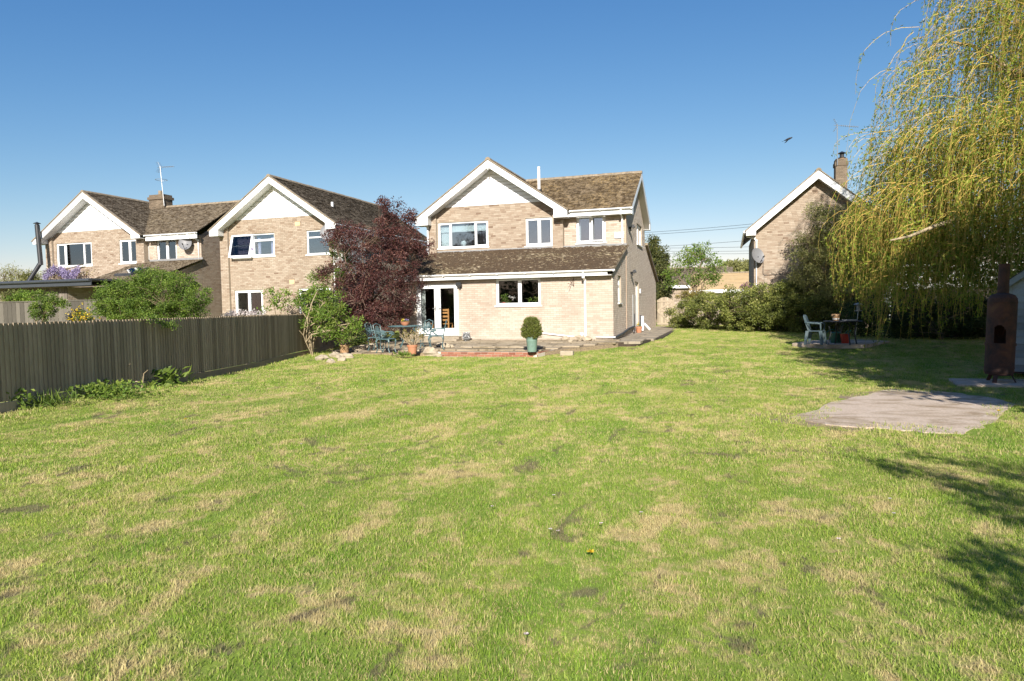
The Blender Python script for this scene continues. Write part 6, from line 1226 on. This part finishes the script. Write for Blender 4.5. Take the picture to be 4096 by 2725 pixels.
# lacy grey pot by the door
gl0 = (*yp(1866, 1355, 23.55)[:2], pz(-10, 23.55)); t = thing('filigree_pot', 'round grey filigree pot beside the glazed doors', 'plant pot', gl0); t.scale = (.82, .82, .82); m_ = MB(); R_ = .18
for k in range(16):
    for sg in (-1, 1):
        pts = [vec(R_*math.sin(ph)*math.cos(2*math.pi*k/16+sg*ph*.8), R_*math.sin(ph)*math.sin(2*math.pi*k/16+sg*ph*.8), .20-R_*math.cos(ph)*1.05) for ph in np.linspace(.4, 2.45, 9)]; m_.tube(pts, .009, 4)
for ph in (.5, 1.2, 1.7, 2.4): m_.tube([vec(R_*math.sin(ph)*math.cos(a), R_*math.sin(ph)*math.sin(a), .20-R_*math.cos(ph)*1.05) for a in np.linspace(0, 6.28, 20)], .011, 5, cap=False)
for a in np.linspace(0, 6.28, 14): m_.blob((.14*math.cos(a), .14*math.sin(a), .37), (.03, .03, .035), int(a*10), 6, 4)
for a in (.5, 2.6, 4.7): m_.tube([vec(.1*math.cos(a), .1*math.sin(a), .06), vec(.14*math.cos(a), .14*math.sin(a), 0)], .012, 5)
m_.build('basket', M['grey_metal'], t); MB().lathe([(0, .03), (.1, .06), (.155, .2), (.14, .33), (0, .33)], n=16).build('liner', M['soil'], t)

# ================================================================ cast chairs and table
def cast_chair(label, loc, rz):
    t = thing('cast_chair', label, 'chair', loc, rz, 'verdigris patio chairs'); V_ = M['verdigris']   # faces +x
    sh, sw, sd_ = .43, .23, .22
    s_ = MB(); s_.tube([(-sd_, -sw*.85, sh), (sd_*.8, -sw, sh), (sd_, -sw*.7, sh), (sd_, sw*.7, sh), (sd_*.8, sw, sh), (-sd_, sw*.85, sh), (-sd_, -sw*.85, sh)], .018, 6)
    s_.box(-sd_, sd_, -sw*.86, sw*.86, sh-.006, sh+.006)
    s_.build('seat', V_, t)
    for sx, sy in ((1, 1), (1, -1), (-1, 1), (-1, -1)):
        x, y = sx*sd_*.9, sy*sw*.85; MB().tube([(x, y, sh), (x+sx*.035, y+sy*.02, sh-.08), (x+sx*.02, y, sh-.22), (x+sx*.0, y, .12), (x+sx*.035, y, .02), (x+sx*.06, y, .0)], [.032, .03, .021, .017, .018, .022], 6).build('leg', V_, t)
    b = MB(); tl = lambda y, z: (-sd_-.02-(z-sh)*.22, y, z); top = [(-.21, .80), (-.2, .88), (-.12, .89), (-.05, .92), (0, .93), (.05, .92), (.12, .89), (.2, .88), (.21, .80)]
    b.tube([tl(-.17, sh), tl(-.19, .6)]+[tl(y, z) for y, z in top]+[tl(.19, .6), tl(.17, sh)], .018, 6); b.tube([tl(-.18, .5), tl(.18, .5)], .011, 5)
    for k in range(9):
        an = math.pi*(k+.5)/9; e = (.18*math.cos(an), .58+.28*math.sin(an)); b.tube([tl(0, .5), tl(e[0]*.5+.03*math.sin(k*2), .5+(e[1]-.5)*.5), tl(*e)], .011, 4); c = tl(e[0]*.75, .5+(e[1]-.5)*.75); b.obox(c, (.003, 0, 0), unit((0, e[0]+.001, e[1]-.5))*.05, np.cross(EX, unit((0, e[0]+.001, e[1]-.5)))*.022)
    b.build('backrest', V_, t)
    for sy in (1, -1):
        y = sy*.235; a = MB(); a.tube([tl(sy*.19, .66), (-.1, y, .66), (.06, y, .655), (.15, y, .63), (.17, y, .59), (.12, y, .56), (.08, y, .58)], .016, 6); a.tube([(.10, y, .63), (.06, y, .52), (-.06, y*.98, sh)], .014, 5); a.tube([(0, y, .65), (.05, y, .58), (.12, y, .6)], .010, 4); a.obox((.03, y, .6), (.05, 0, .01), (0, .004, 0), (-.004, 0, .02))
        a.build('armrest', V_, t)
    return t
def pzl(p): return pz(p[0], p[1])+.012
for (u, v, rz, lb) in ((1545, 1410, -.05, 'green cast chair nearest the lawn, left of the table'), (1510, 1400, .05, 'green cast chair left of the table, partly behind the nearer one'), (1688, 1384, -2.0, 'green cast chair with its back to the glazed doors'), (1745, 1391, -2.75, 'green cast chair right of the table, nearest the filigree pot')):
    p = gp(u, v, .15); p = gp(u, v, pzl(p)); cast_chair(lb, (p[0], p[1], pzl(p)), rz)
tp = gp(1625, 1392, .17); tp[2] = pzl(tp); t = thing('patio_table', 'round green cast table on the patio', 'table', tp); V_ = M['verdigris']
m_ = MB(); m_.lathe([(0, .70), (.60, .70), (.62, .71), (.62, .725), (.6, .73), (0, .728)], n=32); 
for k in range(8): an = k*math.pi/4; m_.tube([(.1*math.cos(an), .1*math.sin(an), .735), (.57*math.cos(an), .57*math.sin(an), .735)], .008, 4)
for q in (.2, .4, .55): m_.tube([vec(q*math.cos(a), q*math.sin(a), .735) for a in np.linspace(0, 6.28, 24)], .007, 4, cap=False)
m_.build('table_top', V_, t)
for k in range(3):
    an = k*2.094+.5; c_, s_ = math.cos(an), math.sin(an); MB().tube([(.34*c_, .34*s_, .70), (.25*c_, .25*s_, .55), (.12*c_, .12*s_, .40), (.16*c_, .16*s_, .25), (.34*c_, .34*s_, .05), (.42*c_, .42*s_, 0)], [.022, .018, .016, .016, .018, .02], 6).tube([(.20*c_, .20*s_, .30), (.30*c_, .30*s_, .33), (.32*c_, .32*s_, .25)], .008, 4).build('leg', V_, t)
bw = thing('flower_bowl', 'shallow terracotta bowl of yellow and violet pansies on the green table', 'plant pot', (tp[0]-.02, tp[1], tp[2]+.74)); bw.scale = (.8, .8, .8); MB().lathe([(0, 0), (.10, 0), (.17, .07), (.19, .14), (.21, .145), (.21, .17), (.18, .17), (0, .15)], n=24).build('bowl', M['terracotta'], bw, smooth=True)
addleaves(bw, rng.normal(0, .07, (220, 3))*vec(1, 1, .25)+vec(0, 0, .2), rng.normal(0, 1, (220, 3)), .045, .6, 'leaf_mid'); addleaves(bw, rng.normal(0, .06, (46, 3))*vec(1, 1, .3)+vec(-.08, 0, .25), rng.normal(0, 1, (46, 3)), .045, .95, 'flower_yellow', 'yellow_flowers'); addleaves(bw, rng.normal(0, .05, (46, 3))*vec(1, 1, .3)+vec(.08, 0, .25), rng.normal(0, 1, (46, 3)), .045, .95, 'flower_violet', 'violet_flowers')

# ================================================================ seating base under the willow
def on_sp(u, v): p = gp(u, v, SPZ); return (p[0], p[1], SPZ)
cl = on_sp(3262, 1378); t = thing('plastic_chair', 'weathered dark green plastic garden chair under the willow', 'chair', cl, rad(-20)); G = M['plastic_green']; sh = .42
MB().box(-.2, .22, -.21, .21, sh-.02, sh).build('seat', G, t, bevel=.01)
for sx, sy in ((1, 1), (1, -1), (-1, 1), (-1, -1)): x, y = .19*sx, .19*sy; MB().add([(x+sx*.05-.035, y+sy*.04-.03, 0), (x+sx*.05+.035, y+sy*.04-.03, 0), (x+sx*.05+.035, y+sy*.04+.03, 0), (x+sx*.05-.035, y+sy*.04+.03, 0), (x-.045, y-.03, sh), (x+.045, y-.03, sh), (x+.045, y+.03, sh), (x-.045, y+.03, sh)], [(3, 2, 1, 0), (4, 5, 6, 7), (0, 1, 5, 4), (1, 2, 6, 5), (2, 3, 7, 6), (3, 0, 4, 7)]).build('leg', G, t)
b = MB(); prof = [(-.16, sh), (-.2, .62), (-.21, .78), (-.17, .87), (-.08, .91), (.08, .91), (.17, .87), (.21, .78), (.2, .62), (.16, sh)]; f_ = lambda y, z, o: (-.19-(z-sh)*.30+o+.25*y*y, y, z)
b.prism([f_(y, z, 0) for y, z in prof], (.022, 0, 0)); 
for k in range(5): y = -.11+.055*k; b.obox(f_(y, .68, .026), (.004, 0, 0), (0, .008, 0), (-.05, 0, .17))
b.build('backrest', G, t)
for sy in (1, -1): MB().tube([(-.26, sy*.2, .68), (-.1, sy*.25, .66), (.12, sy*.26, .65), (.2, sy*.25, .63), (.2, sy*.23, .5), (.19, sy*.2, .42)], [.022, .026, .028, .026, .02, .02], 6).build('armrest', G, t)
tl_ = on_sp(3370, 1378); t = thing('garden_table', 'dark garden table with splayed legs on the seating base', 'table', tl_, rad(-15)); MB().lathe([(0, .68), (.52, .68), (.54, .70), (.53, .72), (0, .72)], n=24).build('table_top', M['slate'], t)
for k in range(4):
    an = k*math.pi/2+.6; c_, s_ = math.cos(an), math.sin(an); MB().tube([(.25*c_, .25*s_, .68), (.42*c_, .42*s_, .56), (.36*c_, .36*s_, .35), (.44*c_, .44*s_, .0)], [.02, .022, .02, .02], 6).build('leg', M['black_metal'], t)
q = tl_; pt = pot('brown_flowerpot', 'brown flowerpot with a pale band on the dark table', (q[0]-.18, q[1]+.05, q[2]+.72), .08, .12, .2, 'terra_old'); MB().lathe([(.093, .04), (.098, .07)], n=20).build('band', M['white_old'], pt)
tag(MB().box(-.2, .2, -.12, .12, 0, .012).box(-.2, .2, -.12, -.105, .012, .03).box(-.2, .2, .105, .12, .012, .03).build('tray', M['grey_metal'], loc=(q[0]+.2, q[1], q[2]+.722)), 'thin pale tray lying on the dark table', 'tray')
q = on_sp(3345, 1372); t = thing('watering_can', 'dark green watering can under the dark table', 'watering can', (q[0], q[1]+.1, q[2])); MB().lathe([(0, 0), (.15, 0), (.16, .02), (.15, .32), (.13, .34), (0, .34)], n=18).build('body', M['can_green'], t, smooth=True); MB().tube([(-.13, 0, .08), (-.24, 0, .16), (-.27, 0, .32), (-.16, 0, .42), (0, 0, .40), (.08, 0, .34)], .014, 6).build('handle', M['can_green'], t, smooth=True); MB().tube([(.13, 0, .06), (.26, 0, .25), (.34, 0, .38)], [.035, .022, .018], 8).build('spout', M['can_green'], t)
q = on_sp(3381, 1373); t = thing('red_bucket', 'red plastic bucket under the dark table', 'bucket', (q[0], q[1], q[2])); MB().lathe([(0, 0), (.11, 0), (.145, .27), (.155, .27), (.155, .29), (.138, .29), (.105, .02), (0, .02)], n=20).build('tub', M['bucket'], t, smooth=True); MB().tube([(.148, 0, .27), (.0, -.13, .22), (-.148, 0, .27)], .006, 5).build('bail_handle', M['grey_metal'], t)
tag(MB().tube([(q[0]-.03, q[1], q[2]+.12), (q[0]+.15, q[1], q[2]+.40)], [.012, .016], 6).build('trowel_handle', simple('jade_plastic', (.10, .45, .33), .4)), 'jade green tool handle sticking out of the red bucket', 'tool')
q = on_sp(3418, 1375); top_ = yp(3433, 1245, q[1]); t = thing('bird_feeder', 'small bird feeder on a thin leaning pole beside the dark table', 'bird feeder', q, absolute=True); MB().tube([q, top_], .012, 6).build('pole', M['grey_metal'], t); MB().lathe([(0, .26), (.12, .22), (.13, .20), (0, .21)], top_, 12).build('roof', M['grey_metal'], t); MB().lathe([(0, 0), (.11, .0), (.11, .025), (.05, .025), (.05, .2), (0, .2)], top_, 12).build('seed_tube', M['lead'], t)
# ================================================================ rusty stove
t = thing('rusty_stove', 'tall rusty cylinder stove with flue and arched opening beside the shed', 'stove', (stv[0]+.05, stv[1]+.05, .045), rad(0)); t.rotation_euler = (rad(0), rad(1.6), rad(-6)); R_ = .225
def cyl(z0, z1, hole=None, n=48, th=.012):
    m_ = MB(); zs = np.linspace(z0, z1, 2) if hole is None else np.unique(np.concatenate([np.linspace(z0, z1, 12), np.linspace(hole[1], hole[2], 14)]))
    def inh(an, z):
        if hole is None: return False
        da = (an-hole[0]+math.pi) % (2*math.pi)-math.pi; x = da*R_; w_ = .088; zt = hole[2]-w_
        return hole[1] < z < hole[2] and abs(x) < w_ and (z < zt or x*x+(z-zt)**2 < w_*w_)
    for i in range(len(zs)-1):
        for k in range(n):
            a0, a1 = 2*math.pi*k/n, 2*math.pi*(k+1)/n
            if inh((a0+a1)/2, (zs[i]+zs[i+1])/2): continue
            m_.add([(R_*math.cos(a), R_*math.sin(a), z) for a, z in ((a0, zs[i]), (a1, zs[i]), (a1, zs[i+1]), (a0, zs[i+1]))], [(0, 1, 2, 3)])
    return m_
body = cyl(.20, 1.45, (rad(-108), .70, 1.02)); body.lathe([(R_, 1.45), (R_*.97, 1.50), (R_*.8, 1.555), (.09, 1.59)], n=48); body.lathe([(R_, .20), (R_*.9, .14), (R_*.5, .12), (0, .12)], n=48); bo = body.build('body', M['rust'], t)
sm = bo.modifiers.new('wall', 'SOLIDIFY'); sm.thickness = .008; sm.offset = -1
MB().lathe([(R_-.01, .655), (R_+.012, .655), (R_+.012, .70), (R_-.01, .70)], n=48).build('hoop', M['rust'], t); MB().lathe([(R_-.003, .245), (R_+.006, .25), (R_+.006, .265), (R_-.003, .27)], n=48).build('weld_band', M['rust'], t); MB().lathe([(R_-.003, 1.42), (R_+.005, 1.425), (R_+.005, 1.435), (R_-.003, 1.44)], n=48).build('weld_band', M['rust'], t)
MB().lathe([(0, .5), (R_-.03, .5), (R_-.03, .505), (0, .505)], n=24).build('grate', M['ink'], t)
MB().lathe([(.088, 1.57), (.084, 2.11), (.078, 2.11), (.078, 1.6)], n=24).build('flue', M['rust'], t, smooth=True)
a = rad(-108); MB().obox((R_*math.cos(a)*1.01, R_*math.sin(a)*1.01, 1.16), (-math.sin(a)*.05, math.cos(a)*.05, 0), (.012*math.cos(a), .012*math.sin(a), 0), (0, 0, .008)).build('handle', M['rust'], t)
for an in (-115, -20, 115):
    a = rad(an); c_, s_ = math.cos(a), math.sin(a); MB().obox((.215*c_, .215*s_, .085), (-.035*s_, .035*c_, 0), (.006*c_, .006*s_, .003), (.045*c_, .045*s_, -.09)).build('leg', M['rust'], t)
# ================================================================ shed
sx0, sy0 = gp(4037, 1500, .05)[:2]; t = thing('timber_shed', 'grey-painted overlapping-board shed at the right edge', 'shed', (sx0, sy0, 0), absolute=True); wd = 2.4; ez, rz2 = yp(4032, 1135, sy0)[2], 2.75; nb = int((ez-.12)/.135)
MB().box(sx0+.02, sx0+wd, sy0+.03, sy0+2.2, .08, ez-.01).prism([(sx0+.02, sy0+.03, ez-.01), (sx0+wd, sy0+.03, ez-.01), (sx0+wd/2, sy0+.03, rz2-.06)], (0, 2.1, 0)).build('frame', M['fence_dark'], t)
z = .12; k = 0
while z < rz2-.15:
    z1 = z+.145; x0, x1 = sx0, sx0+wd
    if z > ez-.13: f_ = (z+.07-ez)/(rz2-ez); x0 = sx0+wd/2*max(0, f_); x1 = sx0+wd-wd/2*max(0, f_)
    if x1-x0 > .1: MB().add([(x0, sy0-.016, z), (x1, sy0-.016, z), (x1, sy0+.004, z1), (x0, sy0+.004, z1), (x0, sy0+.03, z), (x1, sy0+.03, z), (x1, sy0+.03, z1), (x0, sy0+.03, z1)], [(0, 1, 2, 3), (0, 4, 5, 1), (1, 5, 6, 2), (2, 6, 7, 3), (3, 7, 4, 0)], random.random()).build('shiplap_board', M['shed'], t)
    if z < ez-.1: MB().add([(sx0-.016, sy0+2.2, z), (sx0-.016, sy0+.02, z), (sx0+.004, sy0+.02, z1), (sx0+.004, sy0+2.2, z1)], [(0, 1, 2, 3)], random.random()).build('side_board', M['shed'], t)
    z += .135; k += 1
bx(sx0-.022, sx0+.03, sy0-.024, sy0+.02, .1, ez+.02).build('corner_trim', M['shed'], t)
for sg in (0, 1):
    xa, xb = (sx0-.12, sx0+wd/2) if sg == 0 else (sx0+wd+.12, sx0+wd/2); sl_ = (rz2-ez)/(wd/2); za = ez-.12*sl_+.06
    MB().prism([(xa, sy0-.10, za-.10), (xb, sy0-.10, rz2-.04), (xb, sy0-.10, rz2+.08), (xa, sy0-.10, za+.03)], (0, .025, 0)).build('barge_board', M['shed'], t); MB().prism([(xa, sy0-.11, za+.03), (xb, sy0-.11, rz2+.08), (xb, sy0-.11, rz2+.10), (xa, sy0-.11, za+.05)], (0, 2.4, 0)).build('roof_felt', M['slate'], t)
t.rotation_euler = (0, 0, rad(-21))
# ================================================================ houses far behind
def far_house(name, label, x0, x1, Y, zb, ze, zr, dp, roofm, wallm, fasc=True, wins=()):
    t = thing(name, label, 'house', ((x0+x1)/2, Y, .3), absolute=True); MB().box(x0, x1, Y, Y+dp, zb, ze).build('wall', M[wallm], t)
    MB().add([(x0-.2, Y-.3, ze-.05), (x1+.2, Y-.3, ze-.05), (x1+.2, Y+dp/2, zr), (x0-.2, Y+dp/2, zr), (x0-.2, Y+dp+.3, ze-.05), (x1+.2, Y+dp+.3, ze-.05)], [(0, 1, 2, 3), (3, 2, 5, 4)]).build('roof', M[roofm], t)
    m_ = MB(); n = int((x1-x0)/.45)
    for k in range(n): m_.tube([(x0+.45*k, Y+dp/2, zr+.02), (x0+.45*k+.43, Y+dp/2, zr+.02)], .1, 6)
    m_.build('ridge_line', M['ridge'], t)
    if fasc: bx(x0-.2, x1+.2, Y-.36, Y-.3, ze-.28, ze-.03).build('fascia', M['white'], t)
    for (a, b, c, d) in wins: o = bx(a, b, Y-.03, Y+.0, c, d).build('window', M['white'], t); bx(a+.08, b-.08, Y-.035, Y-.031, c+.08, d-.08).build('pane', M['glass_up'], o)
a, b = yp(2770, 1165, 56), yp(3040, 1098, 60); M['tan_roof'] = simple('tan_roof', (.46, .33, .17), .9, .12, 1.2, dirt=(.36, .2, .07), dirt_amt=.4)
far_house('bungalow', 'long low bungalow with a tan tiled roof beyond the hedge', a[0], b[0]+9, 56, .2, yp(2900, 1157, 55.7)[2], yp(2900, 1094, 60)[2], 8, 'tan_roof', 'brick_buff', wins=[(a[0]+1.2+2.2*k, a[0]+2.6+2.2*k, .9, 2.0) for k in range(4)])
a = yp(2720, 1160, 64); far_house('terraced_house', 'dark-roofed house glimpsed through the light green tree', a[0]-3, a[0]+4.4, 64, .2, yp(2760, 1140, 64)[2], yp(2850, 1070, 68)[2], 8, 'tile_plain', 'brick_tan')
M['white_far'] = simple('white_render', (.42, .42, .41), .8, .1, 2)
a, b = yp(3560, 1130, 52), yp(4300, 1130, 52); far_house('white_house', 'white-walled house glimpsed through the hanging willow', a[0], b[0], 52, .2, 3.9, 5.6, 8, 'ridge', 'white_far', wins=[(a[0]+1.5+3.*k, a[0]+2.9+3.*k, 2.6, 3.8) for k in range(5)])
# ================================================================ wires and bird
for k, ((u0_, v0_), (u1_, v1_), lb) in enumerate((((2560, 932), (3060, 891), 'topmost overhead wire between the houses'), ((2560, 941), (3060, 902), 'second overhead wire from the top between the houses'), ((2560, 990), (3060, 957), 'third overhead wire, dipping towards the light green tree'), ((2560, 992), (3060, 986), 'fourth overhead wire, almost level, above the distant trees'), ((2560, 1004), (3060, 1003), 'fifth overhead wire just above the distant trees'), ((2560, 1013), (3060, 1014), 'lowest overhead wire between the houses'))):
    P = [yp(u0_+(u1_-u0_)*s_, v0_+(v1_-v0_)*s_+10*s_*(1-s_), 48+2*k) for s_ in np.linspace(-.6, 1.6, 14)]; t = thing('overhead_wire', lb, 'wire', P[0], group='overhead wires', absolute=True); MB().tube(P, .011, 4).build('cable', M['black_metal'], t)
c = yp(3152, 557, 30); t = thing('flying_bird', 'dark bird in flight left of the aerial', 'bird', c); d = unit(vec(1, 0, .35)); w_ = unit(np.cross(d, EY))
b = MB(); b.tube([-d*.17, -d*.10, -d*.02, d*.06, d*.11, d*.15, d*.18], [.008, .022, .038, .042, .03, .026, .006], 8); b.add([-d*.02+vec(0, -.03, 0), d*.08+vec(0, -.03, 0), -d*.05+vec(0, -.20, -.06), -d*.14+vec(0, -.18, -.07)], [(0, 1, 2, 3)]); b.add([-d*.02+vec(0, .03, 0), d*.08+vec(0, .03, 0), -d*.05+vec(0, .2, -.06), -d*.14+vec(0, .18, -.07)], [(3, 2, 1, 0)]); b.add([-d*.15+vec(0, -.02, 0), -d*.15+vec(0, .02, 0), -d*.25+vec(0, .035, 0), -d*.25+vec(0, -.035, 0)], [(0, 1, 2, 3)]); b.build('body', simple('black_plumage', (.015, .015, .017), .5), t, smooth=True)
# ================================================================ behind the panes
def ladder_chair(label, loc, rz):
    t = thing('ladder_chair', label, 'chair', loc, rz, 'oak dining chairs'); o = M['oak']; MB().box(-.22, .22, -.2, .2, .43, .47).build('seat', o, t)
    for sx in (-1, 1): MB().box(sx*.2-.022, sx*.2+.022, .17, .21, 0, .43).build('leg', o, t); MB().box(sx*.2-.025, sx*.2+.025, -.21, -.16, 0, 1.03).build('back_post', o, t)
    for z in (.56, .70, .84, .95): MB().box(-.175, .175, -.20, -.18, z, z+.07).build('slat', o, t)
pd = yp(1812, 1300, 25.0); ladder_chair('oak ladder-back chair behind the right-hand glazed door', (pd[0]-.2, 24.75, .47), 0); pd = yp(1715, 1300, 25.2); ladder_chair('oak ladder-back chair behind the left-hand glazed door', (pd[0]+.05, 24.9, .47), rad(-50))
def sillplant(label, x, mat, r, h_, n, ln, lm, hgt, spread, extra=None):
    t = pot('sill_pot', label, (x, YE+.26, 1.60), r*.75, r, h_, mat, .01, .02); addleaves(t, rng.normal(0, spread, (n, 3))*vec(1, .6, 0)+vec(0, 0, 1)*(h_+rng.random((n, 1))*hgt), rng.normal(0, 1, (n, 3))+vec(0, -.3, .3), ln, .5, lm)
    if extra: addleaves(t, rng.normal(0, .05, (26, 3))*vec(1.4, .5, .6)+vec(*extra), rng.normal(0, 1, (26, 3)), .06, .9, 'flower_white', 'blooms')
sillplant('red pot with a bushy plant on the kitchen sill', -8.05, 'bucket', .075, .11, 90, .09, 'leaf_mid', .28, .07); sillplant('blue-grey pot with a white orchid on the kitchen sill', -7.89, 'lead', .06, .09, 14, .12, 'leaf_mid', .06, .06, (.16, -.02, .27)); sillplant('round-leaved pot plant on the kitchen sill by the right pane', -6.92, 'terracotta', .06, .07, 40, .09, 'leaf_bright', .2, .09); sillplant('small plant at the right end of the kitchen sill', -6.72, 'terra_old', .05, .08, 30, .07, 'leaf_olive', .2, .05)
bx(-8.3, -6.55, YE+.13, YE+.42, 1.56, 1.597).build('inner_sill', M['white_old'], MAIN.e)
t = thing('white_globe', 'round white ornament on the upstairs window sill', 'ornament', (-10.9, YPA+.3, 4.10)); MB().lathe([(0, 0), (.06, 0), (.06, .02), (.02, .04), (.02, .06), (.1, .12), (.125, .2), (.1, .29), (0, .33)], n=18).build('globe', M['white'], t, smooth=True)
bx(-12., -9.6, YPA+.13, YPA+.45, 4.06, 4.10).build('inner_sill', M['white'], MAIN.e)
# ================================================================ lawn flowers and litter
for k, (u, v) in enumerate(((2362, 2243), (743, 1693), (3995, 1660))):
    p = gnd(u, v); t = thing('dandelion', ['yellow dandelion in the near lawn right of centre', 'yellow dandelion in the lawn far left', 'yellow dandelion at the edge of the concrete base'][k], 'flower', p, group='dandelions'); V, Q, R = leaves(np.zeros((46, 3))+vec(0, 0, .055), np.concatenate([rng.normal(0, 1, (46, 2)), rng.random((46, 1))*.8], 1), .026, .28); link('flower', mesh_np('flower', V, Q, R), M['flower_yellow'], t); MB().tube([(0, 0, 0), (0, 0, .055)], .003, 5).build('stalk', M['leaf_mid'], t)
g = random.Random(8); daisies = [(2565, 2078), (2232, 2155), (2202, 2147), (2405, 2123), (1970, 2053), (2215, 2007), (3560, 2022), (3575, 2083), (2105, 2581), (3355, 2188), (2320, 1430), (2325, 1431), (1610, 1440), (1990, 1432), (3525, 1505), (3080, 1395), (905, 1544), (1205, 1795)]
for k, (u, v) in enumerate(daisies):
    p = gnd(u, v); t = thing('daisy', 'tiny white daisy dotted in the lawn', 'flower', p, group='daisies in the lawn'); an = np.arange(12)*math.pi/6; V, Q, R = leaves(np.zeros((12, 3))+vec(0, 0, .052), np.stack([np.cos(an), np.sin(an), np.full(12, .35)], 1), .015, .45); link('flower', mesh_np('flower', V, Q, R), M['flower_white'], t); MB().tube([(0, 0, 0), (0, 0, .052)], .002, 4).build('stalk', M['leaf_mid'], t)
for o in bpy.data.objects:
    if '_abs' in o: del o['_abs']
